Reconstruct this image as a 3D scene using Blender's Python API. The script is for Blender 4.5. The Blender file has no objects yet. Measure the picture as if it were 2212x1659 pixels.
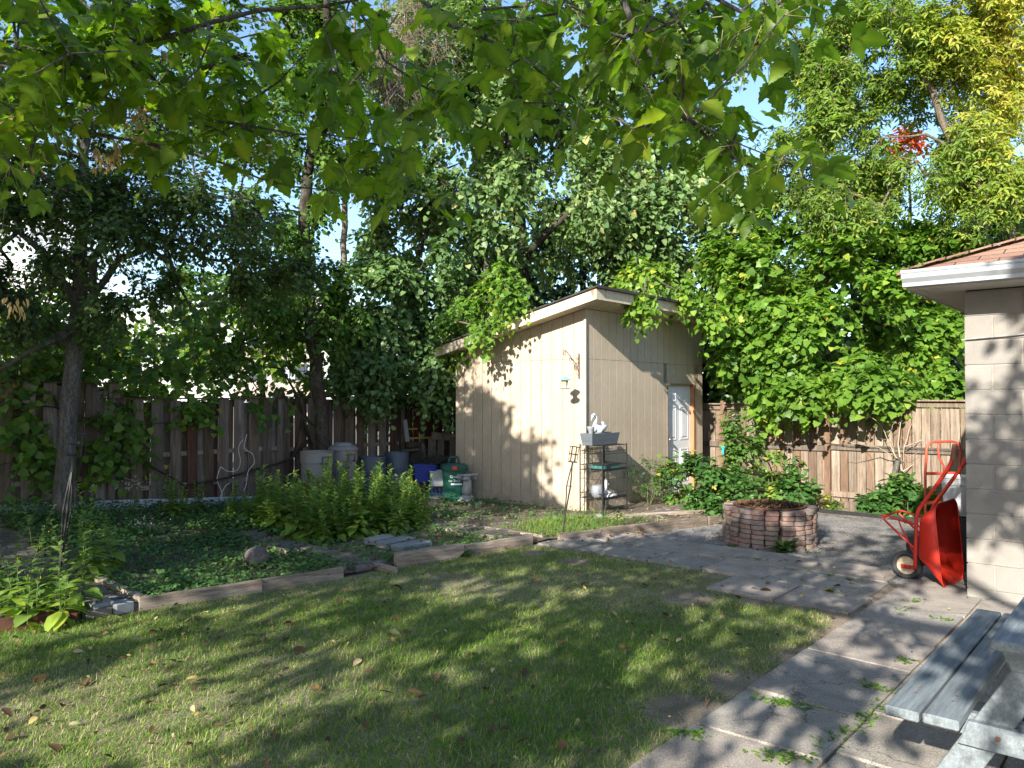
import bpy, math, random
import numpy as np
from mathutils import Vector, Matrix

# ------------------------------------------------------------------ camera, light, exposure
SC = bpy.context.scene
EYE = 1.66
PITCH = math.radians(0.95)
cam_d = bpy.data.cameras.new("camera")
cam = bpy.data.objects.new("camera", cam_d)
SC.collection.objects.link(cam)
cam.location = (0, 0, EYE)
cam.rotation_euler = (math.pi / 2 + PITCH, 0, 0)
cam_d.sensor_fit = 'HORIZONTAL'
cam_d.angle = 2 * math.atan(1106 / 1660)
cam_d.clip_start = 0.05
cam_d.clip_end = 2000
SC.camera = cam

SUN_EL = math.radians(26.4)
SUN_H = (-0.4736, -0.880)                       # horizontal direction towards the sun
sun_dir = Vector((SUN_H[0] * math.cos(SUN_EL), SUN_H[1] * math.cos(SUN_EL), math.sin(SUN_EL))).normalized()
world = bpy.data.worlds.new("World")
SC.world = world
world.use_nodes = True
wn, wl = world.node_tree.nodes, world.node_tree.links
wn.clear()
w_out = wn.new("ShaderNodeOutputWorld")
w_bg = wn.new("ShaderNodeBackground")
w_sky = wn.new("ShaderNodeTexSky")
w_sky.sky_type = 'NISHITA'
w_sky.sun_disc = False
w_sky.sun_elevation = SUN_EL
w_sky.sun_rotation = math.atan2(sun_dir.x, sun_dir.y)
w_sky.air_density = 1.0
w_sky.dust_density = 0.2
w_sky.ozone_density = 3.0
w_bg.inputs["Strength"].default_value = 0.12
# broken white cloud, mostly low on the left
w_tc = wn.new("ShaderNodeTexCoord")
w_no = wn.new("ShaderNodeTexNoise")
w_no.inputs["Scale"].default_value = 2.6
w_no.inputs["Detail"].default_value = 7
w_no.inputs["Roughness"].default_value = 0.55
w_mp = wn.new("ShaderNodeMapping")
w_mp.inputs["Scale"].default_value = (1, 1, 2.2)
w_mp.inputs["Location"].default_value = (0.7, 0.2, 0.1)
w_sep = wn.new("ShaderNodeSeparateXYZ")
w_low = wn.new("ShaderNodeMapRange")            # more cloud near the horizon
w_low.inputs["From Min"].default_value = 0.02
w_low.inputs["From Max"].default_value = 0.36
w_low.inputs["To Min"].default_value = 0.27
w_low.inputs["To Max"].default_value = -0.10
w_lft = wn.new("ShaderNodeMapRange")            # and towards the left
w_lft.inputs["From Min"].default_value = -0.55
w_lft.inputs["From Max"].default_value = 0.1
w_lft.inputs["To Min"].default_value = 0.08
w_lft.inputs["To Max"].default_value = -0.34
w_a1 = wn.new("ShaderNodeMath"); w_a1.operation = 'ADD'
w_a2 = wn.new("ShaderNodeMath"); w_a2.operation = 'ADD'
w_rmp = wn.new("ShaderNodeMapRange")
w_rmp.interpolation_type = 'SMOOTHSTEP'
w_rmp.inputs["From Min"].default_value = 0.52
w_rmp.inputs["From Max"].default_value = 0.68
w_mix = wn.new("ShaderNodeMix"); w_mix.data_type = 'RGBA'
w_mix.inputs["B"].default_value = (6.6, 6.35, 6.0, 1)
wl.new(w_tc.outputs["Generated"], w_mp.inputs["Vector"])
wl.new(w_mp.outputs[0], w_no.inputs["Vector"])
wl.new(w_tc.outputs["Generated"], w_sep.inputs[0])
wl.new(w_sep.outputs["Z"], w_low.inputs["Value"])
wl.new(w_sep.outputs["X"], w_lft.inputs["Value"])
wl.new(w_no.outputs["Fac"], w_a1.inputs[0]); wl.new(w_low.outputs[0], w_a1.inputs[1])
wl.new(w_a1.outputs[0], w_a2.inputs[0]); wl.new(w_lft.outputs[0], w_a2.inputs[1])
w_bk = wn.new("ShaderNodeMapRange")             # unseen cloud behind the camera, added as neutral fill light
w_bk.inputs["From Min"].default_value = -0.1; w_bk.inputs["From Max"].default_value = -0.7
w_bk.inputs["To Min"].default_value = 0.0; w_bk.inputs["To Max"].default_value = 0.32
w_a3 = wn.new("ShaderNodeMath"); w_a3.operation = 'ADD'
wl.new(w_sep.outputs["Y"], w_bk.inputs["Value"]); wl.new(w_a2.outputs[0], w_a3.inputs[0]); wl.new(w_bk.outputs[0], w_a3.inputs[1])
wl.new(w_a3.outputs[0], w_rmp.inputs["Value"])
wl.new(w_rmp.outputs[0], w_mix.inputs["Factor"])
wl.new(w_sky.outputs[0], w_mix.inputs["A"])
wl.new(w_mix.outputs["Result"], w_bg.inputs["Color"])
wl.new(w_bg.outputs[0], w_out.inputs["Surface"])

sun_d = bpy.data.lights.new("sun", 'SUN')
sun_d.energy = 4.8
sun_d.angle = math.radians(0.53)
sun_d.color = (1.0, 0.94, 0.85)
sun = bpy.data.objects.new("sun", sun_d)
SC.collection.objects.link(sun)
sun.rotation_euler = sun_dir.to_track_quat('Z', 'Y').to_euler()
sun.location = (-20, -35, 20)

SC.view_settings.view_transform = 'Standard'
SC.view_settings.look = 'None'
SC.view_settings.exposure = 1.42
SC.view_settings.gamma = 1.0
SC.cycles.max_bounces = 8
SC.cycles.transparent_max_bounces = 8

# ------------------------------------------------------------------ frames of reference
# the yard is laid out on axes turned 49 degrees: a runs along the back-left fence, b across it
UX, UY = 0.6553, 0.7555
YAW = math.atan2(UY, UX)
def ab(a, b, z=0.0):
    return (a * UX - b * UY, a * UY + b * UX, z)
def to_ab(x, y):
    return (x * UX + y * UY, -x * UY + y * UX)
def sm(x, lo, hi):
    t = min(1, max(0, (x - lo) / (hi - lo)))
    return t * t * (3 - 2 * t)
def at(px, py, Y):
    """point seen at (px, py) of the 2212 x 1659 photograph, at depth Y metres"""
    x = (px - 1106) / 1660; y = (829.5 - py) / 1660
    yy = math.cos(PITCH) - y * math.sin(PITCH); zz = math.sin(PITCH) + y * math.cos(PITCH)
    return (x / yy * Y, Y, EYE + zz / yy * Y)
def gp(px, py, z=0.0):
    x = (px - 1106) / 1660; y = (829.5 - py) / 1660
    yy = math.cos(PITCH) - y * math.sin(PITCH); zz = math.sin(PITCH) + y * math.cos(PITCH)
    t = (z - EYE) / zz
    return (x * t, yy * t, z)
def gz(x, y):
    a, b = to_ab(x, y)
    z = 0.27 * (1 - min(1.15, max(0, (a - 2.86) / 3.6))) * sm(b, 6.9, 10.2) if a < 7.5 else 0
    z = max(z, 0) if a < 7.5 else 0
    z -= 0.2 * sm(a, 11.2, 12.9)
    return z

# ------------------------------------------------------------------ object helpers
def tag(o, label=None, cat=None, group=None, kind=None):
    if label: o["label"] = label
    if cat: o["category"] = cat
    if group: o["group"] = group
    if kind: o["kind"] = kind
    return o
def link(o, parent=None):
    SC.collection.objects.link(o)
    if parent is not None: o.parent = parent
    return o
def thing(name, label, cat, loc=(0, 0, 0), rz=0.0, group=None, rot=None):
    o = bpy.data.objects.new(name, None)
    o.empty_display_size = 0.1
    link(o)
    o.location = loc
    o.rotation_euler = rot if rot else (0, 0, rz)
    return tag(o, label, cat, group)
def raw(name, V, F, mat, parent=None, smooth=False, attrs=None, loc=None, rz=0):
    me = bpy.data.meshes.new(name)
    me.from_pydata([tuple(v) for v in V], [], F)
    if smooth: me.polygons.foreach_set("use_smooth", [True] * len(me.polygons))
    if attrs is not None:
        at_ = me.attributes.new("tint", 'FLOAT', 'POINT'); at_.data.foreach_set("value", np.asarray(attrs, dtype=np.float32))
    me.materials.append(mat)
    me.update()
    o = bpy.data.objects.new(name, me)
    link(o, parent)
    if loc: o.location = loc
    if rz: o.rotation_euler = (0, 0, rz)
    return o
def npmesh(name, V, F, mat, parent=None, tint=None, smooth=False):
    """V (n,3), F (m,k) numpy arrays"""
    V = np.asarray(V, dtype=np.float32); F = np.asarray(F, dtype=np.int32)
    m, k = F.shape
    me = bpy.data.meshes.new(name)
    me.vertices.add(len(V)); me.vertices.foreach_set("co", V.ravel())
    me.loops.add(m * k); me.loops.foreach_set("vertex_index", F.ravel())
    me.polygons.add(m)
    me.polygons.foreach_set("loop_start", np.arange(0, m * k, k, dtype=np.int32))
    me.polygons.foreach_set("loop_total", np.full(m, k, dtype=np.int32))
    if smooth: me.polygons.foreach_set("use_smooth", np.ones(m, dtype=bool))
    me.update(calc_edges=True)
    if tint is not None:
        a_ = me.attributes.new("tint", 'FLOAT', 'POINT'); a_.data.foreach_set("value", np.asarray(tint, dtype=np.float32))
    me.materials.append(mat)
    o = bpy.data.objects.new(name, me)
    return link(o, parent)

class MB:
    """collects simple shapes in one vertex/face list; tint is a per-vertex float"""
    def __init__(s): s.v = []; s.f = []; s.t = []; s.tint = 0.5; s.M = None
    def _add(s, vs, fs):
        n = len(s.v)
        if s.M is not None: vs = [tuple(s.M @ Vector(v)) for v in vs]
        s.v += [tuple(v) for v in vs]; s.t += [s.tint] * len(vs)
        s.f += [tuple(n + i for i in f) for f in fs]
        return s
    def box(s, c, d, rot=(0, 0, 0), taper=1.0):
        x, y, z = d[0] / 2, d[1] / 2, d[2] / 2
        vs = [Vector((i * x * (taper if k > 0 else 1), j * y * (taper if k > 0 else 1), k * z)) for k in (-1, 1) for j in (-1, 1) for i in (-1, 1)]
        if any(rot):
            R = Matrix.Rotation(rot[2], 3, 'Z') @ Matrix.Rotation(rot[1], 3, 'Y') @ Matrix.Rotation(rot[0], 3, 'X')
            vs = [R @ v for v in vs]
        vs = [v + Vector(c) for v in vs]
        return s._add(vs, [(0, 2, 3, 1), (4, 5, 7, 6), (0, 1, 5, 4), (2, 6, 7, 3), (0, 4, 6, 2), (1, 3, 7, 5)])
    def beam(s, p, q, w, h, up=(0, 0, 1)):
        p, q = Vector(p), Vector(q); d = (q - p).normalized()
        sd = d.cross(Vector(up))
        if sd.length < 1e-4: sd = d.cross(Vector((1, 0, 0)))
        sd.normalize(); u = sd.cross(d)
        vs = [c + sd * i * w / 2 + u * j * h / 2 for c in (p, q) for j in (-1, 1) for i in (-1, 1)]
        return s._add(vs, [(0, 1, 3, 2), (4, 6, 7, 5), (0, 4, 5, 1), (2, 3, 7, 6), (0, 2, 6, 4), (1, 5, 7, 3)])
    def prism(s, pts, ext):
        """polygon pts (3-D, planar) extruded by vector ext"""
        n = len(pts); e = Vector(ext)
        vs = [Vector(p) for p in pts] + [Vector(p) + e for p in pts]
        fs = [tuple(range(n))[::-1], tuple(range(n, 2 * n))] + [(i, (i + 1) % n, n + (i + 1) % n, n + i) for i in range(n)]
        return s._add(vs, fs)
    def tube(s, pts, r, n=8, closed=False, cap=True):
        pts = [Vector(p) for p in pts]
        if not hasattr(r, '__len__'): r = [r] * len(pts)
        N = len(pts); vs = []; ref = None
        for i, p in enumerate(pts):
            if closed: d = pts[(i + 1) % N] - pts[i - 1]
            else: d = pts[min(i + 1, N - 1)] - pts[max(i - 1, 0)]
            if d.length < 1e-9: d = Vector((0, 0, 1))
            d.normalize()
            if ref is None:
                ref = Vector((0, 0, 1)) if abs(d.z) < .9 else Vector((1, 0, 0))
            sd = d.cross(ref)
            if sd.length < 1e-4: sd = d.orthogonal()
            sd.normalize(); u = sd.cross(d); ref = u
            for k in range(n):
                a = 2 * math.pi * k / n
                vs.append(p + (sd * math.cos(a) + u * math.sin(a)) * r[i])
        fs = []
        for i in range(N if closed else N - 1):
            j = (i + 1) % N
            for k in range(n):
                fs.append((i * n + k, i * n + (k + 1) % n, j * n + (k + 1) % n, j * n + k))
        if cap and not closed:
            fs.append(tuple(range(n))[::-1]); fs.append(tuple((N - 1) * n + k for k in range(n)))
        return s._add(vs, fs)
    def lathe(s, prof, c=(0, 0, 0), n=24, sx=1, sy=1, ribs=0, rib=0.0):
        vs = []; fs = []
        for (r, z) in prof:
            for k in range(n):
                a = 2 * math.pi * k / n
                rr = r * (1 + (rib * math.cos(ribs * a) if ribs else 0))
                vs.append((c[0] + rr * math.cos(a) * sx, c[1] + rr * math.sin(a) * sy, c[2] + z))
        for i in range(len(prof) - 1):
            for k in range(n):
                fs.append((i * n + k, i * n + (k + 1) % n, (i + 1) * n + (k + 1) % n, (i + 1) * n + k))
        if prof[0][0] > 1e-6: fs.append(tuple(range(n))[::-1])
        if prof[-1][0] > 1e-6: fs.append(tuple((len(prof) - 1) * n + k for k in range(n)))
        return s._add(vs, fs)
    def quad(s, *p): return s._add(p, [tuple(range(len(p)))])
    def build(s, name, mat, parent=None, smooth=False, bevel=0, loc=None, rz=0):
        o = raw(name, s.v, s.f, mat, parent, smooth, s.t, loc, rz)
        if bevel:
            m = o.modifiers.new("bevel", 'BEVEL'); m.width = bevel; m.segments = 1; m.limit_method = 'ANGLE'
        return o
def auto(o, deg=40):
    """smooth shading with sharp edges kept"""
    me = o.data
    me.polygons.foreach_set("use_smooth", [True] * len(me.polygons))
    try: me.set_sharp_from_angle(angle=math.radians(deg))
    except Exception: pass
    return o
def copy_tree(o, parent=None):
    c = o.copy(); SC.collection.objects.link(c)
    if parent is not None: c.parent = parent
    for ch in [x for x in SC.objects if x.parent == o]: copy_tree(ch, c)
    return c

# ------------------------------------------------------------------ materials
def new_mat(name):
    m = bpy.data.materials.new(name); m.use_nodes = True
    nt = m.node_tree; b = nt.nodes["Principled BSDF"]
    return m, nt, b
def ramp(nt, cols, pos=None, interp='LINEAR'):
    r = nt.nodes.new("ShaderNodeValToRGB"); r.color_ramp.interpolation = interp
    n = len(cols); pos = pos or [i / (n - 1) if n > 1 else 0 for i in range(n)]
    while len(r.color_ramp.elements) < n: r.color_ramp.elements.new(0.5)
    for e, c, p in zip(r.color_ramp.elements, cols, pos):
        e.position = p; e.color = (*c, 1)
    return r
def noise(nt, vec, scale, detail=5, rough=.6, dist=0.0):
    n = nt.nodes.new("ShaderNodeTexNoise"); n.inputs["Scale"].default_value = scale
    n.inputs["Detail"].default_value = detail; n.inputs["Roughness"].default_value = rough
    n.inputs["Distortion"].default_value = dist
    nt.links.new(vec, n.inputs["Vector"]); return n.outputs["Fac"]
def mapping(nt, scale=(1, 1, 1), rz=0, coord="Object"):
    tc = nt.nodes.new("ShaderNodeTexCoord"); mp = nt.nodes.new("ShaderNodeMapping")
    mp.inputs["Scale"].default_value = scale; mp.inputs["Rotation"].default_value = (0, 0, rz)
    nt.links.new(tc.outputs[coord], mp.inputs["Vector"]); return mp.outputs[0]
def mth(nt, op, a, b=None, c=None):
    m = nt.nodes.new("ShaderNodeMath"); m.operation = op
    for i, x in enumerate((a, b, c)):
        if x is None: continue
        if isinstance(x, (int, float)): m.inputs[i].default_value = x
        else: nt.links.new(x, m.inputs[i])
    return m.outputs[0]
def mixc(nt, f, a, b, mode='MIX'):
    m = nt.nodes.new("ShaderNodeMix"); m.data_type = 'RGBA'; m.blend_type = mode
    for key, x in (("Factor", f), ("A", a), ("B", b)):
        if isinstance(x, tuple): m.inputs[key].default_value = (*x, 1)
        elif isinstance(x, (int, float)): m.inputs[key].default_value = x
        else: nt.links.new(x, m.inputs[key])
    return m.outputs["Result"]
def bump(nt, b, h, strength=.3, dist=.01):
    n = nt.nodes.new("ShaderNodeBump"); n.inputs["Strength"].default_value = strength; n.inputs["Distance"].default_value = dist
    nt.links.new(h, n.inputs["Height"]); nt.links.new(n.outputs[0], b.inputs["Normal"])
def maprange(nt, x, a, b, c=0, d=1):
    m = nt.nodes.new("ShaderNodeMapRange"); nt.links.new(x, m.inputs["Value"])
    for k, v in (("From Min", a), ("From Max", b), ("To Min", c), ("To Max", d)): m.inputs[k].default_value = v
    return m.outputs[0]
def basic(name, cols, scale=6, rough=.8, bscale=60, bstr=.2, bdist=.005, stretch=(1, 1, 1), detail=5, metal=0, spec=.5, dirt=None, dirt_amt=.5, fine=0.0):
    """noise between the colours, fine bump, optional dirt in patches"""
    m, nt, b = new_mat(name)
    v = mapping(nt, stretch)
    f = noise(nt, v, scale, detail)
    f = maprange(nt, f, .3, .7)
    r = ramp(nt, cols); nt.links.new(f, r.inputs[0]); c = r.outputs[0]
    if dirt:
        d = maprange(nt, noise(nt, v, scale * .45, 6, .7, .4), .5, .62, 0, dirt_amt); c = mixc(nt, d, c, dirt)
    if fine:
        g = noise(nt, v, bscale, 3, .6); c = mixc(nt, 1.0, c, ramp_out(nt, g, [(1 - fine,) * 3, (1 + fine * .6,) * 3]), 'MULTIPLY')
    nt.links.new(c, b.inputs["Base Color"])
    b.inputs["Roughness"].default_value = rough; b.inputs["Metallic"].default_value = metal
    b.inputs["Specular IOR Level"].default_value = spec
    if bstr: bump(nt, b, noise(nt, v, bscale, 4, .65), bstr, bdist)
    return m
def ramp_out(nt, f, cols, pos=None):
    r = ramp(nt, cols, pos or [.35, .65] if len(cols) == 2 else pos); nt.links.new(f, r.inputs[0]); return r.outputs[0]
def tint_out(nt):
    a = nt.nodes.new("ShaderNodeAttribute"); a.attribute_name = "tint"; return a.outputs["Fac"]
def leaf_mat(name, cols, pos=None, trans=.4, rough=.45, spec=.35, under=1.25):
    m, nt, b = new_mat(name)
    r = ramp(nt, cols, pos); nt.links.new(tint_out(nt), r.inputs[0])
    v = mapping(nt); f = noise(nt, v, 1.1, 2)
    c = mixc(nt, 1.0, r.outputs[0], ramp_out(nt, f, [(.78, .82, .8), (1.15, 1.12, 1.0)], [.35, .65]), 'MULTIPLY')
    geo = nt.nodes.new("ShaderNodeNewGeometry")
    c = mixc(nt, mth(nt, 'MULTIPLY', geo.outputs["Backfacing"], .5), c, mixc(nt, 1.0, c, (under, under, under * 1.05), 'MULTIPLY'))
    nt.links.new(c, b.inputs["Base Color"]); b.inputs["Roughness"].default_value = rough
    b.inputs["Specular IOR Level"].default_value = spec
    tr = nt.nodes.new("ShaderNodeBsdfTranslucent")
    nt.links.new(mixc(nt, 1.0, c, (1.35, 1.45, .55), 'MULTIPLY'), tr.inputs["Color"])
    mx = nt.nodes.new("ShaderNodeMixShader"); mx.inputs[0].default_value = trans
    nt.links.new(b.outputs[0], mx.inputs[1]); nt.links.new(tr.outputs[0], mx.inputs[2])
    nt.links.new(mx.outputs[0], nt.nodes["Material Output"].inputs["Surface"])
    return m
def wood_mat(name, cols, grain=(14, 14, .8), rough=.85, bstr=.5, knots=True, tintcols=None):
    """weathered wood: long grain streaks; per-board tint picks the tone"""
    m, nt, b = new_mat(name)
    v = mapping(nt, grain)
    tc = nt.nodes.new("ShaderNodeVectorMath"); tc.operation = 'ADD'
    cmb = nt.nodes.new("ShaderNodeCombineXYZ"); t = tint_out(nt)
    nt.links.new(mth(nt, 'MULTIPLY', t, 37.0), cmb.inputs[0]); nt.links.new(mth(nt, 'MULTIPLY', t, 91.0), cmb.inputs[2])
    nt.links.new(v, tc.inputs[0]); nt.links.new(cmb.outputs[0], tc.inputs[1]); v = tc.outputs[0]
    f = maprange(nt, noise(nt, v, 1.6, 8, .7, .6), .28, .72)
    r = ramp(nt, cols); nt.links.new(f, r.inputs[0]); c = r.outputs[0]
    if tintcols:
        tr_ = ramp(nt, tintcols); nt.links.new(t, tr_.inputs[0]); c = mixc(nt, 1.0, c, tr_.outputs[0], 'MULTIPLY')
    fine = noise(nt, v, 6, 6, .75)
    c = mixc(nt, 1.0, c, ramp_out(nt, fine, [(.6, .6, .6), (1.2, 1.2, 1.2)], [.3, .7]), 'MULTIPLY')
    if knots:
        v2 = mapping(nt, (3, 3, 1.6)); vo = nt.nodes.new("ShaderNodeTexVoronoi"); vo.inputs["Scale"].default_value = 1.7
        nt.links.new(v2, vo.inputs["Vector"])
        c = mixc(nt, maprange(nt, vo.outputs["Distance"], .03, .08, .75, 0), c, (.035, .025, .018))
    nt.links.new(c, b.inputs["Base Color"]); b.inputs["Roughness"].default_value = rough
    b.inputs["Specular IOR Level"].default_value = .25
    bump(nt, b, noise(nt, v, 3.5, 7, .75), bstr, .006)
    return m
def bark_mat(name, c1, c2, sc=9):
    m, nt, b = new_mat(name)
    v = mapping(nt, (sc, sc, sc * .22)); f = noise(nt, v, 2.2, 8, .75, .5)
    c = ramp_out(nt, maprange(nt, f, .3, .7), [c1, c2, tuple(x * 1.5 for x in c2)], [0, .6, 1])
    v2 = mapping(nt, (1, 1, 1)); g = maprange(nt, noise(nt, v2, 4, 4), .52, .66, 0, .55)
    c = mixc(nt, g, c, (.13, .15, .10))
    nt.links.new(c, b.inputs["Base Color"]); f2 = noise(nt, mapping(nt, (sc * 3, sc * 3, sc * .9)), 3.5, 5, .7, .3)
    c = mixc(nt, 1.0, c, ramp_out(nt, f2, [(.45, .45, .45), (1.35, 1.35, 1.35)], [.35, .62]), 'MULTIPLY'); nt.links.new(c, b.inputs['Base Color'])
    b.inputs["Roughness"].default_value = .95; b.inputs["Specular IOR Level"].default_value = .15
    bump(nt, b, mth(nt, 'ADD', f, f2), 1.0, .03)
    return m

# ------------------------------------------------------------------ foliage library
def _rows(ys, ws, fold=.15, droop=.12):
    V = []; F = []
    for y, w in zip(ys, ws):
        V += [(-w, y, fold * w - droop * y * y), (0, y, -droop * y * y), (w, y, fold * w - droop * y * y)]
    for i in range(len(ys) - 1):
        F += [(3 * i, 3 * i + 1, 3 * i + 4, 3 * i + 3), (3 * i + 1, 3 * i + 2, 3 * i + 5, 3 * i + 4)]
    return np.array(V, float), np.array(F)
T_OVATE = (np.array([(0, 0, 0), (.27, .22, .07), (.27, .6, .05), (0, 1, -.08), (-.27, .6, .05), (-.27, .22, .07)]), np.array([(0, 1, 2, 3), (0, 3, 4, 5)]))
T_HEART = (np.array([(0, .03, 0), (.42, .08, .09), (.40, .52, .06), (0, 1.02, -.12), (-.40, .52, .06), (-.42, .08, .09)]), np.array([(0, 1, 2, 3), (0, 3, 4, 5)]))
T_LANCE = (np.array([(0, 0, 0), (.15, .28, .05), (.13, .62, .02), (0, 1, -.12), (-.13, .62, .02), (-.15, .28, .05)]), np.array([(0, 1, 2, 3), (0, 3, 4, 5)]))
T_ROUND = _rows([0, .12, .5, .88, 1], [.1, .38, .5, .3, .05], .12, .08)
T_GRAPE = _rows([0, .02, .2, .42, .55, .75, 1], [.12, .42, .5, .36, .44, .2, .02], .14, .15)
T_BOXELDER = _rows([0, .05, .15, .27, .37, .45, .55, .62, .72, .80, .90, 1], [.008, .10, .25, .33, .25, .33, .23, .26, .15, .14, .05, .0], .26, .22)
T_BOXELDER[0][:, 2] += .035 * np.sin(T_BOXELDER[0][:, 1] * 11) * np.abs(T_BOXELDER[0][:, 0]) / .33 * np.sign(T_BOXELDER[0][:, 0] + .01)
T_BROAD = _rows([0, .1, .35, .7, 1], [.03, .14, .26, .2, .0], .25, .3)
def trefoil(t, spread=.95, side=.78):
    """three leaflets on one stalk"""
    V, F = t; out = []; fs = []; n = 0
    for ang, sc, off in ((0, 1, .32), (spread, side, .12), (-spread, side, .12)):
        c, s = math.cos(ang), math.sin(ang)
        P = V * sc
        Q = np.stack([P[:, 0] * c + P[:, 1] * s, -P[:, 0] * s + P[:, 1] * c + off, P[:, 2]], 1)
        out.append(Q); fs.append(F + n); n += len(V)
    return np.concatenate(out) / 1.32, np.concatenate(fs)
T_BOX3 = trefoil(T_BOXELDER)
T_LANCE3 = trefoil(T_LANCE, 1.1, .9)
T_RASP = trefoil(T_OVATE, 1.2, .85)

def nrm(a):
    return a / np.maximum(np.linalg.norm(a, axis=1, keepdims=True), 1e-9)
def scatter(name, tmpl, pos, dirv, nor, size, mat, parent=None, tint=None, width=1.0, smooth=False, rib=0.0):
    V, F = tmpl
    d = nrm(dirv); s = nrm(np.cross(d, nor)); n = np.cross(s, d)
    size = np.broadcast_to(np.asarray(size, float), (len(pos),))
    X = V[:, 0][None, :, None] * s[:, None, :] * width + V[:, 1][None, :, None] * d[:, None, :] + V[:, 2][None, :, None] * n[:, None, :]
    P = (pos[:, None, :] + X * size[:, None, None]).reshape(-1, 3)
    FF = (F[None] + (np.arange(len(pos)) * len(V))[:, None, None]).reshape(-1, F.shape[1])
    t = None if tint is None else (tint[:, None] + rib * (np.abs(V[:, 0]) < .004)[None]).ravel()
    return npmesh(name, P, FF, mat, parent, t, smooth)

class Grower:
    def __init__(s, rng): s.P = []; s.par = []; s.rng = rng; s.fixed = {}
    def stem(s, pts, radii, parent=-1, step=.25):
        """a given limb; returns index of its last node"""
        pts = [np.array(p, float) for p in pts]
        if parent < 0:
            s.P.append(pts[0]); s.par.append(-1); s.fixed[0] = radii[0]; last = len(s.P) - 1
        else: last = parent
        for i in range(1, len(pts)):
            L = np.linalg.norm(pts[i] - pts[i - 1]); n = max(1, int(L / step))
            for k in range(1, n + 1):
                q = pts[i - 1] + (pts[i] - pts[i - 1]) * k / n + (s.rng.normal(0, .012, 3) if k < n else 0)
                s.P.append(q); s.par.append(last); last = len(s.P) - 1
                s.fixed[last] = radii[i - 1] + (radii[i] - radii[i - 1]) * k / n
        return last
    def nearest(s, p):
        return int(np.argmin(np.linalg.norm(np.array(s.P) - np.array(p), axis=1)))
    def grow(s, T, seg=.4, bow=.12, zmin=-9, up=.35, jit=.05):
        T = np.asarray(T); P0 = np.array(s.P)
        d0 = np.array([np.min(np.linalg.norm(P0 - t, axis=1)) for t in T])
        buf = np.zeros((len(T) * 14 + len(s.P) + 10, 3)); n = len(s.P); buf[:n] = P0
        s.tips = []
        for ti in np.argsort(d0):
            t = T[ti]; D = buf[:n] - t
            dist = np.sqrt((D * D).sum(1)) + np.maximum(0, D[:, 2]) * up + (buf[:n, 2] < zmin) * 50
            j = int(np.argmin(dist)); p = buf[j]; L = np.linalg.norm(t - p)
            k = min(12, max(1, int(L / seg))); last = j
            for i in range(1, k + 1):
                f = i / k; q = p + (t - p) * f; q[2] += math.sin(math.pi * f) * bow * L
                if i < k: q = q + s.rng.normal(0, jit, 3)
                buf[n] = q; s.P.append(q.copy()); s.par.append(last); last = n; n += 1
            s.tips.append((last, t, t - p))
        return s
    def build(s, name, mat, parent, rt=.006, ex=.46, sides=6, rmax=None, rmin=0.0):
        P = np.array(s.P); par = np.array(s.par); n = len(P)
        cnt = np.zeros(n); kids = np.zeros(n)
        for i in range(n - 1, 0, -1):
            if par[i] >= 0:
                if kids[i] == 0: cnt[i] = 1
                cnt[par[i]] += cnt[i]; kids[par[i]] += 1
        r = rt * np.maximum(cnt, 1) ** ex
        for i, v in s.fixed.items(): r[i] = v
        for i in range(1, n):
            if i not in s.fixed and par[i] >= 0: r[i] = min(r[i], r[par[i]] * .8 if par[i] in s.fixed else r[par[i]])
        s.r = r
        I = np.array([i for i in range(n) if par[i] >= 0 and r[i] > rmin])
        A = P[par[I]]; B = P[I]; d = nrm(B - A)
        ref = np.where(np.abs(d[:, 2:3]) < .92, np.array([[0, 0, 1.]]), np.array([[1., 0, 0]]))
        sd = nrm(np.cross(d, ref)); u = np.cross(sd, d)
        ra = np.where(np.array([(par[i] in s.fixed) and (i not in s.fixed) for i in I]), r[I] * 1.2, r[par[I]]); rb = r[I]
        # small overlap so bends close
        A = A - d * (ra * .25)[:, None]; B = B + d * (rb * .25)[:, None]
        an = np.arange(sides) * 2 * math.pi / sides
        c, q = np.cos(an), np.sin(an)
        ring = sd[:, None, :] * c[None, :, None] + u[:, None, :] * q[None, :, None]
        V = np.concatenate([A[:, None] + ring * ra[:, None, None], B[:, None] + ring * rb[:, None, None]], 1).reshape(-1, 3)
        base = np.arange(len(I))[:, None, None] * 2 * sides
        k = np.arange(sides); k2 = (k + 1) % sides
        F = (np.stack([k, k2, k2 + sides, k + sides], 1)[None] + base).reshape(-1, 4)
        return npmesh(name, V, F, mat, parent, None, True)

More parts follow.
